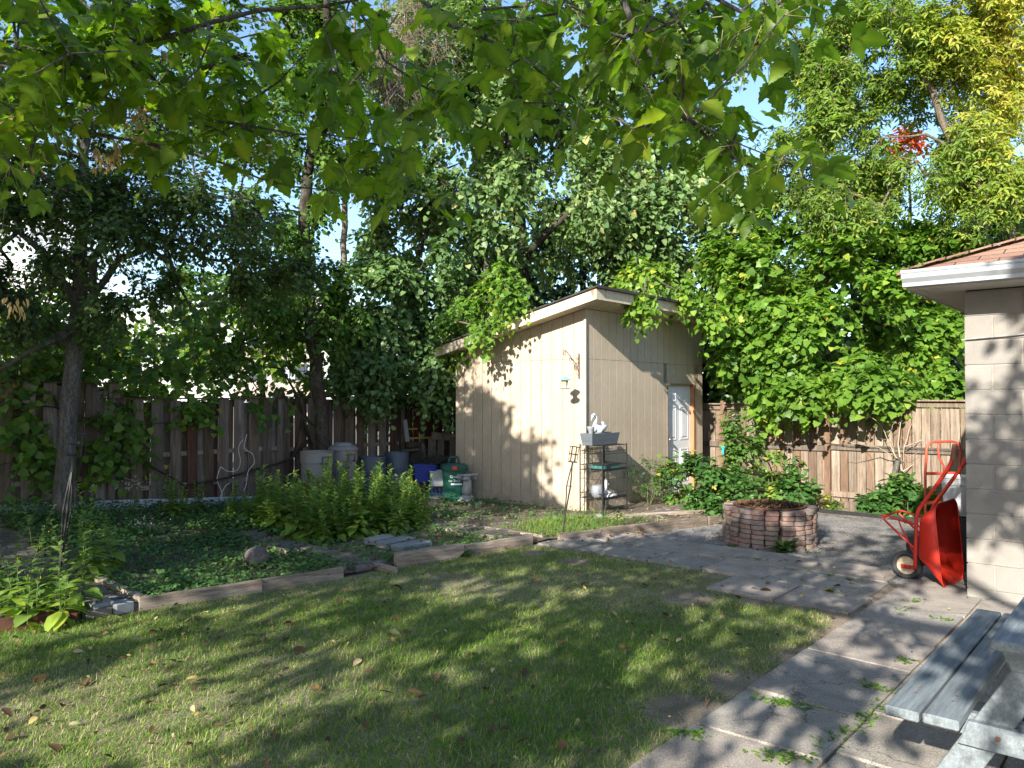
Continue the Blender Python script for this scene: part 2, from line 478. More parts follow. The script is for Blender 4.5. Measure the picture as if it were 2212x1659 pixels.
def clump_pts(ells, rng, shell=.35, cl=12, sp=.125):
    """points in a union of ellipsoids (cx,cy,cz,rx,ry,rz,n), denser to the outside, in uneven clumps"""
    out = []
    for (cx, cy, cz, rx, ry, rz, n) in ells:
        nc = max(3, n // cl)
        C = nrm(rng.normal(size=(nc, 3))) * (rng.uniform(shell, 1, (nc, 1)) ** .6)
        idx = rng.integers(0, nc, n)
        Q = C[idx] + rng.normal(0, sp, (n, 3))
        L = np.linalg.norm(Q, axis=1); Q = Q[L < 1.12]
        out.append(Q * [rx, ry, rz] + [cx, cy, cz])
    return np.concatenate(out)
def sprays(tips, rng, twigs=3, L=.45, per=7, droop=.5, out=.5, centre=None, thick=True):
    """leaf positions strung along short drooping twigs at each branch tip"""
    T = np.array([t[1] for t in tips]); D = nrm(np.array([t[2] for t in tips]))
    if centre is not None: D = nrm(D * .5 + nrm(T - np.array(centre)) * .8)
    n = len(T)
    T = np.repeat(T, twigs, 0); D = np.repeat(D, twigs, 0)
    td = nrm(D * out + rng.normal(0, .55, (n * twigs, 3)) + [0, 0, -.12])
    ln = L * rng.uniform(.55, 1.25, (n * twigs, 1))
    sv = (np.arange(per) + .6) / per
    P = T[:, None] + td[:, None] * (ln[:, None] * sv[None, :, None])
    P[:, :, 2] -= (ln * sv[None] ** 2 * droop)
    side = nrm(np.cross(td, [0, 0, 1.]) + 1e-4)
    sg = np.where(np.arange(per) % 2 == 0, 1., -1.)
    ld = td[:, None] * .55 + side[:, None] * sg[None, :, None] * .8 + rng.normal(0, .28, (n * twigs, per, 3))
    ld[:, :, 2] -= droop
    nor = np.array([0, 0, 1.]) + td[:, None] * .3 + rng.normal(0, .38, (n * twigs, per, 3))
    P = P + rng.normal(0, .02, P.shape)
    return P.reshape(-1, 3), ld.reshape(-1, 3), nor.reshape(-1, 3), (T, td, ln)
def twig_tubes(name, tw, mat, parent, r=.004, droop=.5):
    T, td, ln = tw; n = len(T)
    s = np.array([0, .5, 1.])
    P = T[:, None] + td[:, None] * (ln[:, None] * s[None, :, None]); P[:, :, 2] -= ln * s[None] ** 2 * droop
    side = nrm(np.cross(td, [0.1, 0, 1.]) + 1e-4); u = np.cross(side, td)
    ring = np.stack([side, -side * .5 + u * .87, -side * .5 - u * .87], 1)
    rr = np.array([r, r * .7, r * .35])
    V = (P[:, :, None, :] + ring[:, None] * rr[None, :, None, None]).reshape(-1, 3)
    fs = []
    for i in range(2):
        for k in range(3): fs.append((i * 3 + k, i * 3 + (k + 1) % 3, (i + 1) * 3 + (k + 1) % 3, (i + 1) * 3 + k))
    F = (np.array(fs)[None] + np.arange(n)[:, None, None] * 9).reshape(-1, 4)
    return npmesh(name, V, F, mat, parent)

def tree(name, label, trunk, ells, seed, leafm, barkm, group=None, tmpl=T_OVATE, leaf=.09, twigs=3, per=7, L=.45, droop=.5,
         limbs=(), cat="tree", zmin=1.5, shell=.35, rt=.006, ex=.46, tint=(.45, .2), patch=None, extra=None, bow=.12, rmin=0.0, szj=.25, drop=None, crown="crown", cl=12, sp=.125):
    """trunk: [(x,y,z,r)...]; limbs: lists of (x,y,z,r) joined to the nearest node"""
    rng = np.random.default_rng(seed)
    base = np.array(trunk[0][:3])
    root = thing(name, label, cat, tuple(base), group=group)
    loc = lambda p: (p[0] - base[0], p[1] - base[1], p[2] - base[2])
    g = Grower(rng)
    g.stem([loc(p) for p in trunk], [p[3] for p in trunk])
    for lb in limbs:
        j = g.nearest(loc(lb[0]))
        g.stem([loc(p) for p in lb], [p[3] for p in lb], parent=j)
    T = clump_pts(ells, rng, shell, cl, sp) - base
    if extra is not None: T = np.concatenate([T, np.asarray(extra) - base])
    if drop is not None: T = T[~drop(T + base)]
    g.grow(T, zmin=zmin - base[2], bow=bow)
    g.build("trunk", barkm, root, rt=rt, ex=ex, rmin=rmin)
    c = T.mean(0)
    P, ld, nor, tw = sprays(g.tips, rng, twigs, L, per, droop, centre=c)
    tn = rng.normal(tint[0], tint[1], len(P))
    # colour drifts from bough to bough
    ph = rng.uniform(0, 6, 3)
    tn += .10 * np.sin(P[:, 0] * 1.3 + ph[0]) * np.sin(P[:, 2] * 1.7 + ph[1]) * np.cos(P[:, 1] * 1.1 + ph[2])
    if patch is not None: tn = patch(P + base, tn, rng)
    sz = leaf * rng.uniform(1 - szj, 1 + szj, len(P))
    scatter(crown, tmpl, P, ld, nor, sz, leafm, root, np.clip(tn, 0, 1), width=1.1)
    twig_tubes("twigs", tw, barkm, root, r=.0035, droop=droop)
    return root

def bush(name, label, c, r, n, seed, leafm, barkm, tmpl=T_OVATE, leaf=.06, per=5, twigs=2, L=.18, droop=.35, group=None, tint=(.5, .2), stems=5, cat="shrub", shell=.2, rt=.0022):
    rng = np.random.default_rng(seed); base = np.array([c[0], c[1], c[2]])
    root = thing(name, label, cat, tuple(base), group=group)
    g = Grower(rng)
    g.P.append(np.zeros(3)); g.par.append(-1); g.fixed[0] = .01
    for k in range(stems):
        an = rng.uniform(0, 6.28); q = np.array([math.cos(an) * r[0] * .35, math.sin(an) * r[1] * .35, r[2] * rng.uniform(.8, 1.3)])
        off = np.array([math.cos(an) * .06, math.sin(an) * .06, 0])
        g.stem([off, off + q * .5, q], [.009, .007, .005], parent=0, step=.12)
    T = clump_pts([(0, 0, r[2], r[0], r[1], r[2], n)], rng, shell); T = T[T[:, 2] > .04]
    g.grow(T, seg=.15, bow=.1, jit=.015)
    g.build("stems", barkm, root, rt=rt, ex=.4, sides=5)
    P, ld, nor, tw = sprays(g.tips, rng, twigs, L, per, droop, centre=(0, 0, r[2] * .5))
    P[:, 2] = np.maximum(P[:, 2], .02)
    scatter("foliage", tmpl, P, ld, nor, leaf * rng.uniform(.65, 1.25, len(P)), leafm, root, np.clip(rng.normal(tint[0], tint[1], len(P)), 0, 1), width=1.15)
    twig_tubes("twigs", tw, barkm, root, r=.0018, droop=droop)
    return root

def stem_plant(name, label, h, seed, leafm, stemm, loc, group=None, tmpl=T_BROAD, big=.16, small=.035, flowers=None, lean=.12, nst=1, cat="plant", spread=.05, lowtint=.75, hitint=.35, dens=1.0, tags=True):
    """upright leafy stems: broad leaves low down, small ones towards the tip"""
    rng = np.random.default_rng(seed)
    root = thing(name, label, cat, loc, group=group)
    S = MB(); P = []; D = []; N = []; Z = []; TT = []; FP = []
    for k in range(nst):
        an = rng.uniform(0, 6.28); hh = h * rng.uniform(.72, 1.05) if nst > 1 else h
        b = np.array([math.cos(an), math.sin(an), 0]) * rng.uniform(0, spread)
        ln = np.array([math.cos(an + .6), math.sin(an + .6), 0]) * lean * rng.uniform(.3, 1.4) * hh
        pts = [b + ln * (f ** 1.6) + np.array([0, 0, hh * f]) for f in (0, .25, .5, .75, 1)]
        S.tube(pts, [.0045, .004, .0035, .0025, .0015], 5)
        nl = int(hh * 46 * dens)
        for i in range(nl):
            f = (i + .5) / nl
            p = b + ln * (f ** 1.6) + np.array([0, 0, hh * f])
            phi = i * 2.4 + rng.normal(0, .3)
            sz = big * (1 - f) ** .8 * rng.uniform(.6, 1.1) + small * (1 - f * .3)
            if f > .4: sz = max(sz * .8, small * 1.2)
            el = .15 + .9 * f - .9 * (1 - f) ** 3 + rng.normal(0, .15)
            d = np.array([math.cos(phi), math.sin(phi), el])
            P.append(p); D.append(d); N.append([-math.cos(phi) * el * .6 + rng.normal(0, .15), -math.sin(phi) * el * .6 + rng.normal(0, .15), 1]); Z.append(sz)
            TT.append(lowtint + (hitint - lowtint) * f + rng.normal(0, .09))
        if flowers is not None:
            for j in range(rng.integers(1, 4)):
                FP.append(b + ln + np.array([rng.normal(0, .014), rng.normal(0, .014), hh + rng.uniform(-.02, .012)]))
    S.build("stem", stemm, root)
    scatter("foliage", tmpl, np.array(P), np.array(D), np.array(N), np.array(Z), leafm, root, np.clip(np.array(TT), 0, 1), width=1.0)
    if flowers is not None:
        FP = np.array(FP); m = len(FP)
        FP = np.repeat(FP, 4, 0) + rng.normal(0, .004, (m * 4, 3))
        scatter("flowers", T_OVATE, FP, rng.normal(0, 1, (m * 4, 3)), np.tile([0, 0, 1.], (m * 4, 1)) + rng.normal(0, .5, (m * 4, 3)), .0095, flowers, root, np.full(m * 4, .5), width=1.4)
    return root

# ------------------------------------------------------------------ palette
m_soil = basic("soil", [(.06, .047, .034), (.135, .108, .078), (.22, .18, .135)], 5, .95, 90, .7, .02, fine=.5)
m_lawnsoil = basic("lawn_soil", [(.12, .10, .06), (.22, .175, .12), (.33, .265, .19)], 3.2, .95, 110, .6, .01, fine=.5)
m_slab = None
def slab_mat():
    m, nt, b = new_mat("patio_slab"); v = mapping(nt)
    f = maprange(nt, noise(nt, v, 2.2, 7, .7, .3), .3, .7)
    c = ramp_out(nt, f, [(.185, .168, .15), (.285, .262, .235), (.38, .35, .315)], [0, .5, 1])
    t = tint_out(nt); c = mixc(nt, 1.0, c, ramp_out(nt, t, [(.82, .82, .80), (1, .98, .93), (1.12, 1.0, .92)], [0, .5, 1]), 'MULTIPLY')
    sp = noise(nt, v, 160, 2, .5); c = mixc(nt, 1.0, c, ramp_out(nt, sp, [(.62, .62, .62), (1, 1, 1), (1.35, 1.35, 1.35)], [.33, .5, .68]), 'MULTIPLY')
    d = maprange(nt, noise(nt, v, 1.3, 8, .75, .8), .54, .66, 0, .45); c = mixc(nt, d, c, (.10, .085, .065))
    vo = nt.nodes.new('ShaderNodeTexVoronoi'); vo.feature = 'DISTANCE_TO_EDGE'; vo.inputs['Scale'].default_value = 1.15; wv = nt.nodes.new('ShaderNodeVectorMath'); wv.operation = 'ADD'; cb = nt.nodes.new('ShaderNodeCombineXYZ'); nt.links.new(mth(nt, 'MULTIPLY', noise(nt, v, 5, 5), .35), cb.inputs[0]); nt.links.new(mth(nt, 'MULTIPLY', noise(nt, v, 4, 5), .35), cb.inputs[1]); nt.links.new(v, wv.inputs[0]); nt.links.new(cb.outputs[0], wv.inputs[1]); nt.links.new(wv.outputs[0], vo.inputs['Vector'])
    ck = mth(nt, 'MULTIPLY', maprange(nt, vo.outputs['Distance'], .0, .007, .7, 0), maprange(nt, noise(nt, v, .8, 3), .47, .53)); c = mixc(nt, ck, c, (.05, .045, .035))
    nt.links.new(c, b.inputs["Base Color"]); b.inputs["Roughness"].default_value = .9; b.inputs["Specular IOR Level"].default_value = .25
    h = mth(nt, 'ADD', noise(nt, v, 120, 3, .6), mth(nt, 'MULTIPLY', noise(nt, v, 9, 5), 2)); bump(nt, b, h, .35, .006)
    return m
m_slab = slab_mat()
m_asphalt = basic("old_asphalt", [(.15, .142, .135), (.26, .245, .23), (.36, .34, .31)], 2.6, .95, 75, 1.0, .012, dirt=(.12, .095, .065), dirt_amt=.6, fine=.8)
m_pathpaver = wood_mat("path_paver", [(.15, .13, .115), (.26, .23, .205)], (3, 3, 3), .9, .5, False, [(.85, .74, .68), (.78, .80, .82), (1.0, .92, .86), (.72, .70, .68), (.95, .92, .90)])
m_paver = wood_mat("paver", [(.20, .165, .145), (.33, .28, .25)], (3, 3, 3), .9, .5, False, [(.95, .70, .64), (.80, .81, .86), (1.15, .98, .86), (.76, .73, .71), (1.1, 1.0, .92), (1.05, .74, .68), (.90, .90, .93)])
m_block = None
def block_mat():
    m, nt, b = new_mat("concrete_block"); v = mapping(nt)
    c = ramp_out(nt, maprange(nt, noise(nt, v, 1.6, 6, .65), .3, .7), [(.205, .19, .17), (.30, .28, .25)], [0, 1])
    sp = noise(nt, v, 190, 2, .6); c = mixc(nt, 1.0, c, ramp_out(nt, sp, [(.68, .68, .68), (1, 1, 1), (1.18, 1.18, 1.18)], [.32, .48, .7]), 'MULTIPLY')
    t = tint_out(nt); c = mixc(nt, 1.0, c, ramp_out(nt, t, [(.88, .88, .88), (1.06, 1.05, 1.03)], [0, 1]), 'MULTIPLY')
    nt.links.new(c, b.inputs["Base Color"]); b.inputs["Roughness"].default_value = .95; b.inputs["Specular IOR Level"].default_value = .2
    bump(nt, b, sp, .5, .004); return m
m_block = block_mat()
m_mortar = basic("mortar", [(.22, .20, .17), (.32, .29, .25)], 8, .95, 120, .3)
m_siding = None
def siding_mat(name="tan_siding", c1=(.41, .335, .248), c2=(.50, .415, .312)):
    m, nt, b = new_mat(name); v = mapping(nt, (1, 1, .16)); v1 = mapping(nt)
    f = maprange(nt, noise(nt, v1, 1.3, 5), .3, .7); c = ramp_out(nt, f, [c1, c2], [0, 1])
    g = noise(nt, v, 70, 6, .7, .5); c = mixc(nt, 1.0, c, ramp_out(nt, g, [(.86, .85, .83), (1.05, 1.05, 1.05)], [.35, .6]), 'MULTIPLY')
    sep = nt.nodes.new("ShaderNodeSeparateXYZ"); nt.links.new(v1, sep.inputs[0])
    dz = mth(nt, 'MULTIPLY', maprange(nt, sep.outputs["Z"], .05, .5, 1, 0), maprange(nt, noise(nt, v1, 7, 6, .7), .42, .62, 0, .5)); c = mixc(nt, dz, c, (.20, .17, .12))
    nt.links.new(c, b.inputs["Base Color"]); b.inputs["Roughness"].default_value = .62; b.inputs["Specular IOR Level"].default_value = .35
    bump(nt, b, mth(nt, 'ADD', g, noise(nt, v1, 30, 4)), .55, .004); return m
m_siding = siding_mat()
m_fascia = siding_mat("fascia_paint", (.47, .40, .29), (.57, .49, .36))
m_darkseam = basic("shed_backing", [(.10, .08, .055), (.13, .105, .07)], 4, .9, bstr=0)
m_shingle = None
def shingle_mat(name, c1, c2, c3, rz=0):
    m, nt, b = new_mat(name); v = mapping(nt, (1, 1, 1), rz)
    br = nt.nodes.new("ShaderNodeTexBrick"); br.inputs["Scale"].default_value = 1; br.inputs["Brick Width"].default_value = .3; br.inputs["Row Height"].default_value = .14
    br.inputs["Mortar Size"].default_value = .006; br.inputs["Color1"].default_value = (*c1, 1); br.inputs["Color2"].default_value = (*c2, 1); br.inputs["Mortar"].default_value = (*c3, 1)
    nt.links.new(v, br.inputs["Vector"])
    sp = noise(nt, v, 150, 2, .6); c = mixc(nt, 1.0, br.outputs["Color"], ramp_out(nt, sp, [(.6, .6, .6), (1.3, 1.3, 1.3)], [.35, .65]), 'MULTIPLY')
    nt.links.new(c, b.inputs["Base Color"]); b.inputs["Roughness"].default_value = .95; bump(nt, b, mth(nt, 'SUBTRACT', sp, mth(nt, 'MULTIPLY', br.outputs["Fac"], 2)), .6, .006); return m
m_shingle = shingle_mat("brown_shingle", (.33, .19, .125), (.22, .125, .085), (.05, .03, .022), math.pi / 2)
m_shingle2 = shingle_mat("black_shingle", (.05, .048, .045), (.03, .03, .03), (.012, .012, .012))
m_alu = basic("white_aluminium", [(.33, .35, .37), (.43, .45, .475)], 3, .35, 40, .03, dirt=(.38, .36, .32), dirt_amt=.35)
m_soffit = basic("soffit_white", [(.40, .37, .33), (.48, .45, .40)], 3, .6, 60, .05)
m_door = basic("door_white", [(.66, .68, .69), (.74, .76, .77)], 2, .4, 60, .04)
m_redwood = wood_mat("raw_door_jamb", [(.38, .15, .07), (.52, .25, .13)], (20, 20, 1.5), .8, .4, False)
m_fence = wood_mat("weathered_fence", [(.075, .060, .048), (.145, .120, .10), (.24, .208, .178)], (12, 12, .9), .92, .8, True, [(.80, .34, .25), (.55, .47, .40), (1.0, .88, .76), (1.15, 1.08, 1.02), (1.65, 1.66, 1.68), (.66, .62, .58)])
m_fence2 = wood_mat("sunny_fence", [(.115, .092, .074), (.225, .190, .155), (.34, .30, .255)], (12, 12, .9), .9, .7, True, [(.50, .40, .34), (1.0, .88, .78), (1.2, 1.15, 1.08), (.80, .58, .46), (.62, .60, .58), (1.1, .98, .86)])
m_kick = basic("painted_kickboard", [(.42, .46, .50), (.50, .54, .57)], 3, .7, 30, .2, dirt=(.2, .2, .17), dirt_amt=.5)
m_timber = wood_mat("garden_timber", [(.12, .095, .075), (.26, .22, .18), (.42, .37, .32)], (1.1, 12, 12), .92, 1.0, True, [(.7, .66, .62), (1, .97, .93), (1.2, 1.14, 1.08)])
m_timber_red = wood_mat("brown_timber", [(.065, .028, .018), (.11, .05, .032)], (1.1, 12, 12), .85, .5, False)
m_bark = bark_mat("grey_bark", (.045, .042, .038), (.17, .16, .145))
m_bark_d = bark_mat("dark_bark", (.022, .017, .013), (.075, .060, .047))
m_bark_l = bark_mat("light_bark", (.08, .062, .046), (.21, .17, .13), 7)
m_stem = basic("green_stem", [(.07, .10, .03), (.11, .12, .05)], 9, .8, bstr=0)
m_rock = basic("rock", [(.07, .058, .055), (.13, .11, .10), (.19, .165, .15)], 5, .9, 40, .7, .02, fine=.3)

# ------------------------------------------------------------------ ground
def ugly(x, y, s=1.0):
    return (math.sin(x * 2.1 * s + 1.3) * math.cos(y * 1.7 * s + .4) + .6 * math.sin(x * 4.7 * s + y * 3.9 * s) + .4 * math.cos(x * 9.1 * s - y * 7.3 * s)) / 2
def ground():
    xs = np.concatenate([[-220, -90, -40, -22, -14], np.arange(-10, 10.01, .2), [14, 22, 40, 90, 220]])
    ys = np.concatenate([[-220, -60, -20, -8, -3], np.arange(0, 20.01, .2), [26, 36, 60, 110, 260]])
    V = [(x, y, gz(x, y) - .035 + .008 * ugly(x, y)) for y in ys for x in xs]; n = len(xs)
    F = np.array([(j * n + i, j * n + i + 1, (j + 1) * n + i + 1, (j + 1) * n + i) for j in range(len(ys) - 1) for i in range(n - 1)])
    o = npmesh("ground", np.array(V), F, m_soil, None, None, True); tag(o, kind="structure")
ground()
BF = [(-3, 7.3), (0, 6.75), (1.74, 6.31), (2.6, 6.11), (3.56, 5.91), (4.31, 5.79), (4.92, 5.76), (5.67, 5.62), (6.67, 5.48), (7.0, 5.35), (9.45, 4.52), (11.3, 4.0)]
def bf(a): return float(np.interp(a, [p[0] for p in BF], [p[1] for p in BF]))
def lawn_edge(b): return float(np.interp(b, [1.87, 1.95, 2.57, 3.3, 3.84, 5.2, 6], [5.5, 5.9, 6.45, 6.8, 6.85, 6.68, 6.6]))
def sheet(name, amin, amax, b0, b1, z, mat, step=.1, wob=.004):
    A = np.arange(amin, amax + 1e-6, step); T = np.linspace(0, 1, max(3, int(6 / step)))
    V = []
    for t in T:
        for a in A:
            lo, hi = b0(a), b1(a); b = lo + (hi - lo) * t; x, y, _ = ab(a, b)
            V.append((x, y, gz(x, y) + z + wob * ugly(x, y, 2.3)))
    n = len(A); F = np.array([(j * n + i, j * n + i + 1, (j + 1) * n + i + 1, (j + 1) * n + i) for j in range(len(T) - 1) for i in range(n - 1)])
    return tag(npmesh(name, np.array(V), F, mat, None, None, True), kind="structure")
sheet("lawn", -6, 7.5, lambda a: -2.0, lambda a: bf(a) + .2, 0.0, m_lawnsoil)
sheet("garden_soil", -1, 12.4, lambda a: bf(a) + .03, lambda a: 10.3 if a < 8.9 else min(10.3, 6.34), .035, m_soil, .1, .02)
sheet("patio_gravel", 7.4, 11.2, lambda a: -3, lambda a: bf(a) - .05, .004, m_asphalt)

def patio():
    rng = random.Random(4); mb = MB()
    def slab(a0, a1, b0, b1):
        g = .007; mb.tint = rng.random()
        x0, x1, y0, y1 = a0 + g, a1 - g, b0 + g, b1 - g
        if x1 - x0 < .08 or y1 - y0 < .08: return
        z = .021 + rng.uniform(-.005, .006); tx, ty = rng.uniform(-.006, .006), rng.uniform(-.006, .006); e = .0045
        vs = []
        cs = [(x0, y0), (x1, y0), (x1, y1), (x0, y1)]
        cs = [(x + rng.uniform(-.006, .006), y + rng.uniform(-.006, .006)) for x, y in cs]
        for (x, y) in cs: vs.append(ab(x, y, -.03))
        for (x, y) in cs: vs.append(ab(x, y, z - e))
        cx, cy = (x0 + x1) / 2, (y0 + y1) / 2
        for (x, y) in cs:
            sx, sy = (1 if x > cx else -1), (1 if y > cy else -1)
            vs.append(ab(x - sx * e, y - sy * e, z + tx * sx + ty * sy))
        fs = [(i, (i + 1) % 4, 4 + (i + 1) % 4, 4 + i) for i in range(4)] + [(4 + i, 4 + (i + 1) % 4, 8 + (i + 1) % 4, 8 + i) for i in range(4)] + [(8, 9, 10, 11)]
        mb._add(vs, fs)
    rows = [1.86, 1.22, .61, 0, -.61, -1.22, -1.83, -2.44]
    for k in range(len(rows) - 1):
        a = 1.1 + [.34, 0, .3, .12, .4, .2, .1][k]
        while a < (7.25 if rows[k + 1] < 1.3 else 6.7):
            L = rng.choice([.6, .6, .91, 1.06]); slab(a, a + L, rows[k + 1], rows[k]); a += L
    for (b_from, b_to, a0, a1) in ((1.88, 5.25, 6.72, 7.32), (1.88, 5.1, 7.33, 7.92)):
        b = b_from + rng.uniform(0, .1)
        while b < b_to:
            L = rng.choice([.6, .91, .91]); slab(a0, a1, b, min(b + L, b_to + .2)); b += L
    for b in (1.9, 2.5):
        slab(6.1, 6.70, b, b + .6)
    o = mb.build("patio", m_slab); tag(o, kind="structure")
patio()

# two brick paths and one plank-edged path between the beds
def brick_path(a0, a1, b0, b1, seed, name="path"):
    rng = random.Random(seed); mb = MB()
    b = b0; row = 0
    while b < b1:
        a = a0 - (.1 if row % 2 else 0)
        while a < a1:
            L = .195; w = .095
            x, y, _ = ab(a + L / 2, b + w / 2)
            if a + L / 2 > a0 and a + L / 2 < a1 and rng.random() > .08:
                mb.tint = rng.random()
                mb.box((x, y, gz(x, y) + .035 + rng.uniform(-.006, .008)), (L - .012, w - .01, .055), (rng.uniform(-.03, .03), rng.uniform(-.03, .03), YAW + rng.uniform(-.03, .03)))
            a += L
        b += w; row += 1
    o = mb.build(name, m_pathpaver, bevel=.004); return tag(o, kind="structure")
brick_path(2.24, 2.66, 6.1, 8.6, 1)
brick_path(4.52, 4.84, 5.85, 8.2, 2)
brick_path(6.5, 6.92, 5.6, 8.6, 3)
brick_path(9.1, 10.6, 5.25, 5.6, 5)

# ------------------------------------------------------------------ garden boards
def board(label, p, q, h, zt, w=.04, mat=None, tint=.5, cat="board", name="garden_board", tilt=0, seed=0, chip=0):
    """timber edging from p to q (a,b), top at zt, as one board with slightly worn outline"""
    rng = random.Random(seed); (x0, y0, _), (x1, y1, _) = ab(*p), ab(*q)
    L = math.hypot(x1 - x0, y1 - y0); an = math.atan2(y1 - y0, x1 - x0)
    n = max(4, int(L / .12)); mb = MB(); mb.tint = tint; V = []; F = []
    for i in range(n + 1):
        f = i / n; cl = chip * max(0, (f - .88) / .12) ** 2 * h
        t = rng.uniform(-.004, .003); u = rng.uniform(-.004, .004)
        V += [(f * L, -w / 2 + u, -h - .03 + cl), (f * L, w / 2 + u, -h - .03 + cl), (f * L, w / 2 + u, t), (f * L, -w / 2 + u, t)]
    for i in range(n):
        for k in range(4): F.append((4 * i + k, 4 * i + (k + 1) % 4, 4 * i + 4 + (k + 1) % 4, 4 * i + 4 + k))
    F += [(3, 2, 1, 0), (4 * n, 4 * n + 1, 4 * n + 2, 4 * n + 3)]
    mb._add(V, F)
    o = mb.build(name, mat or m_timber, bevel=.004)
    o.location = (x0, y0, zt); o.rotation_euler = (tilt, -math.atan2(0, L), an)
    return tag(o, label, cat, "timber boards edging the beds")
board("dark red-brown board along the front of the weedy bed at far left", (-.6, 6.96), (2.2, 6.13), .13, .10, mat=m_timber_red, seed=1)
board("cracked pale front board of the ground cover bed beside the brick path", (2.62, 6.10), (3.57, 5.92), .10, .104, w=.045, tint=.75, seed=2)
board("greyish board between the cracked pale board and the gap in the edging", (3.58, 5.95), (4.33, 5.81), .10, .10, tint=.4, seed=3)
board("thick weathered plank with rounded end in front of the three grey pavers", (4.92, 5.77), (5.68, 5.61), .145, .145, w=.075, tint=.85, seed=4, chip=.6)
board("long grey board with a rusty stake right of the thick rounded plank", (5.69, 5.65), (6.68, 5.50), .11, .115, tint=.35, seed=5)
board("short grey board at the foot of the right candle stake", (7.0, 5.37), (7.56, 5.18), .1, .10, tint=.25, seed=6)
board("long grey-brown board edging the grass and shrub bed up to the brick fire pit", (7.57, 5.19), (9.2, 4.64), .115, .11, tint=.2, seed=7)
board("dark short board at the right end of the shrub bed edging", (9.21, 4.62), (9.8, 4.45), .12, .115, tint=0, seed=8)
board("side board of the ground cover bed along the left brick path", (2.70, 6.15), (2.74, 8.0), .09, .09, w=.07, tint=1, seed=9)
board("side board running back between the boulder and the narrow brick path", (4.46, 5.95), (4.5, 7.7), .08, .085, tint=.6, seed=10)
board("loose thin rail slanting into the gap in the bed edging", (4.74, 5.55), (4.90, 7.5), .05, .06, w=.05, tint=.7, seed=11)
board("crumbling low board right of the yellow-flowered plants", (6.46, 5.85), (6.46, 7.3), .08, .09, tint=.7, seed=12)
board("thin board between the back brick path and the grassy bed", (6.95, 5.55), (6.95, 7.9), .05, .065, w=.03, tint=.6, seed=13)
board("short dark board lying behind the back brick path", (6.9, 7.95), (7.35, 7.5), .06, .075, tint=.1, seed=14)
board("low board running right from under the wire shelf", (8.62, 5.80), (9.9, 5.02), .07, .08, tint=.65, seed=15)
board("mossy board behind the ground cover in front of the grey tree trunk", (2.3, 8.3), (4.0, 8.35), .1, .16, tint=.3, seed=16)

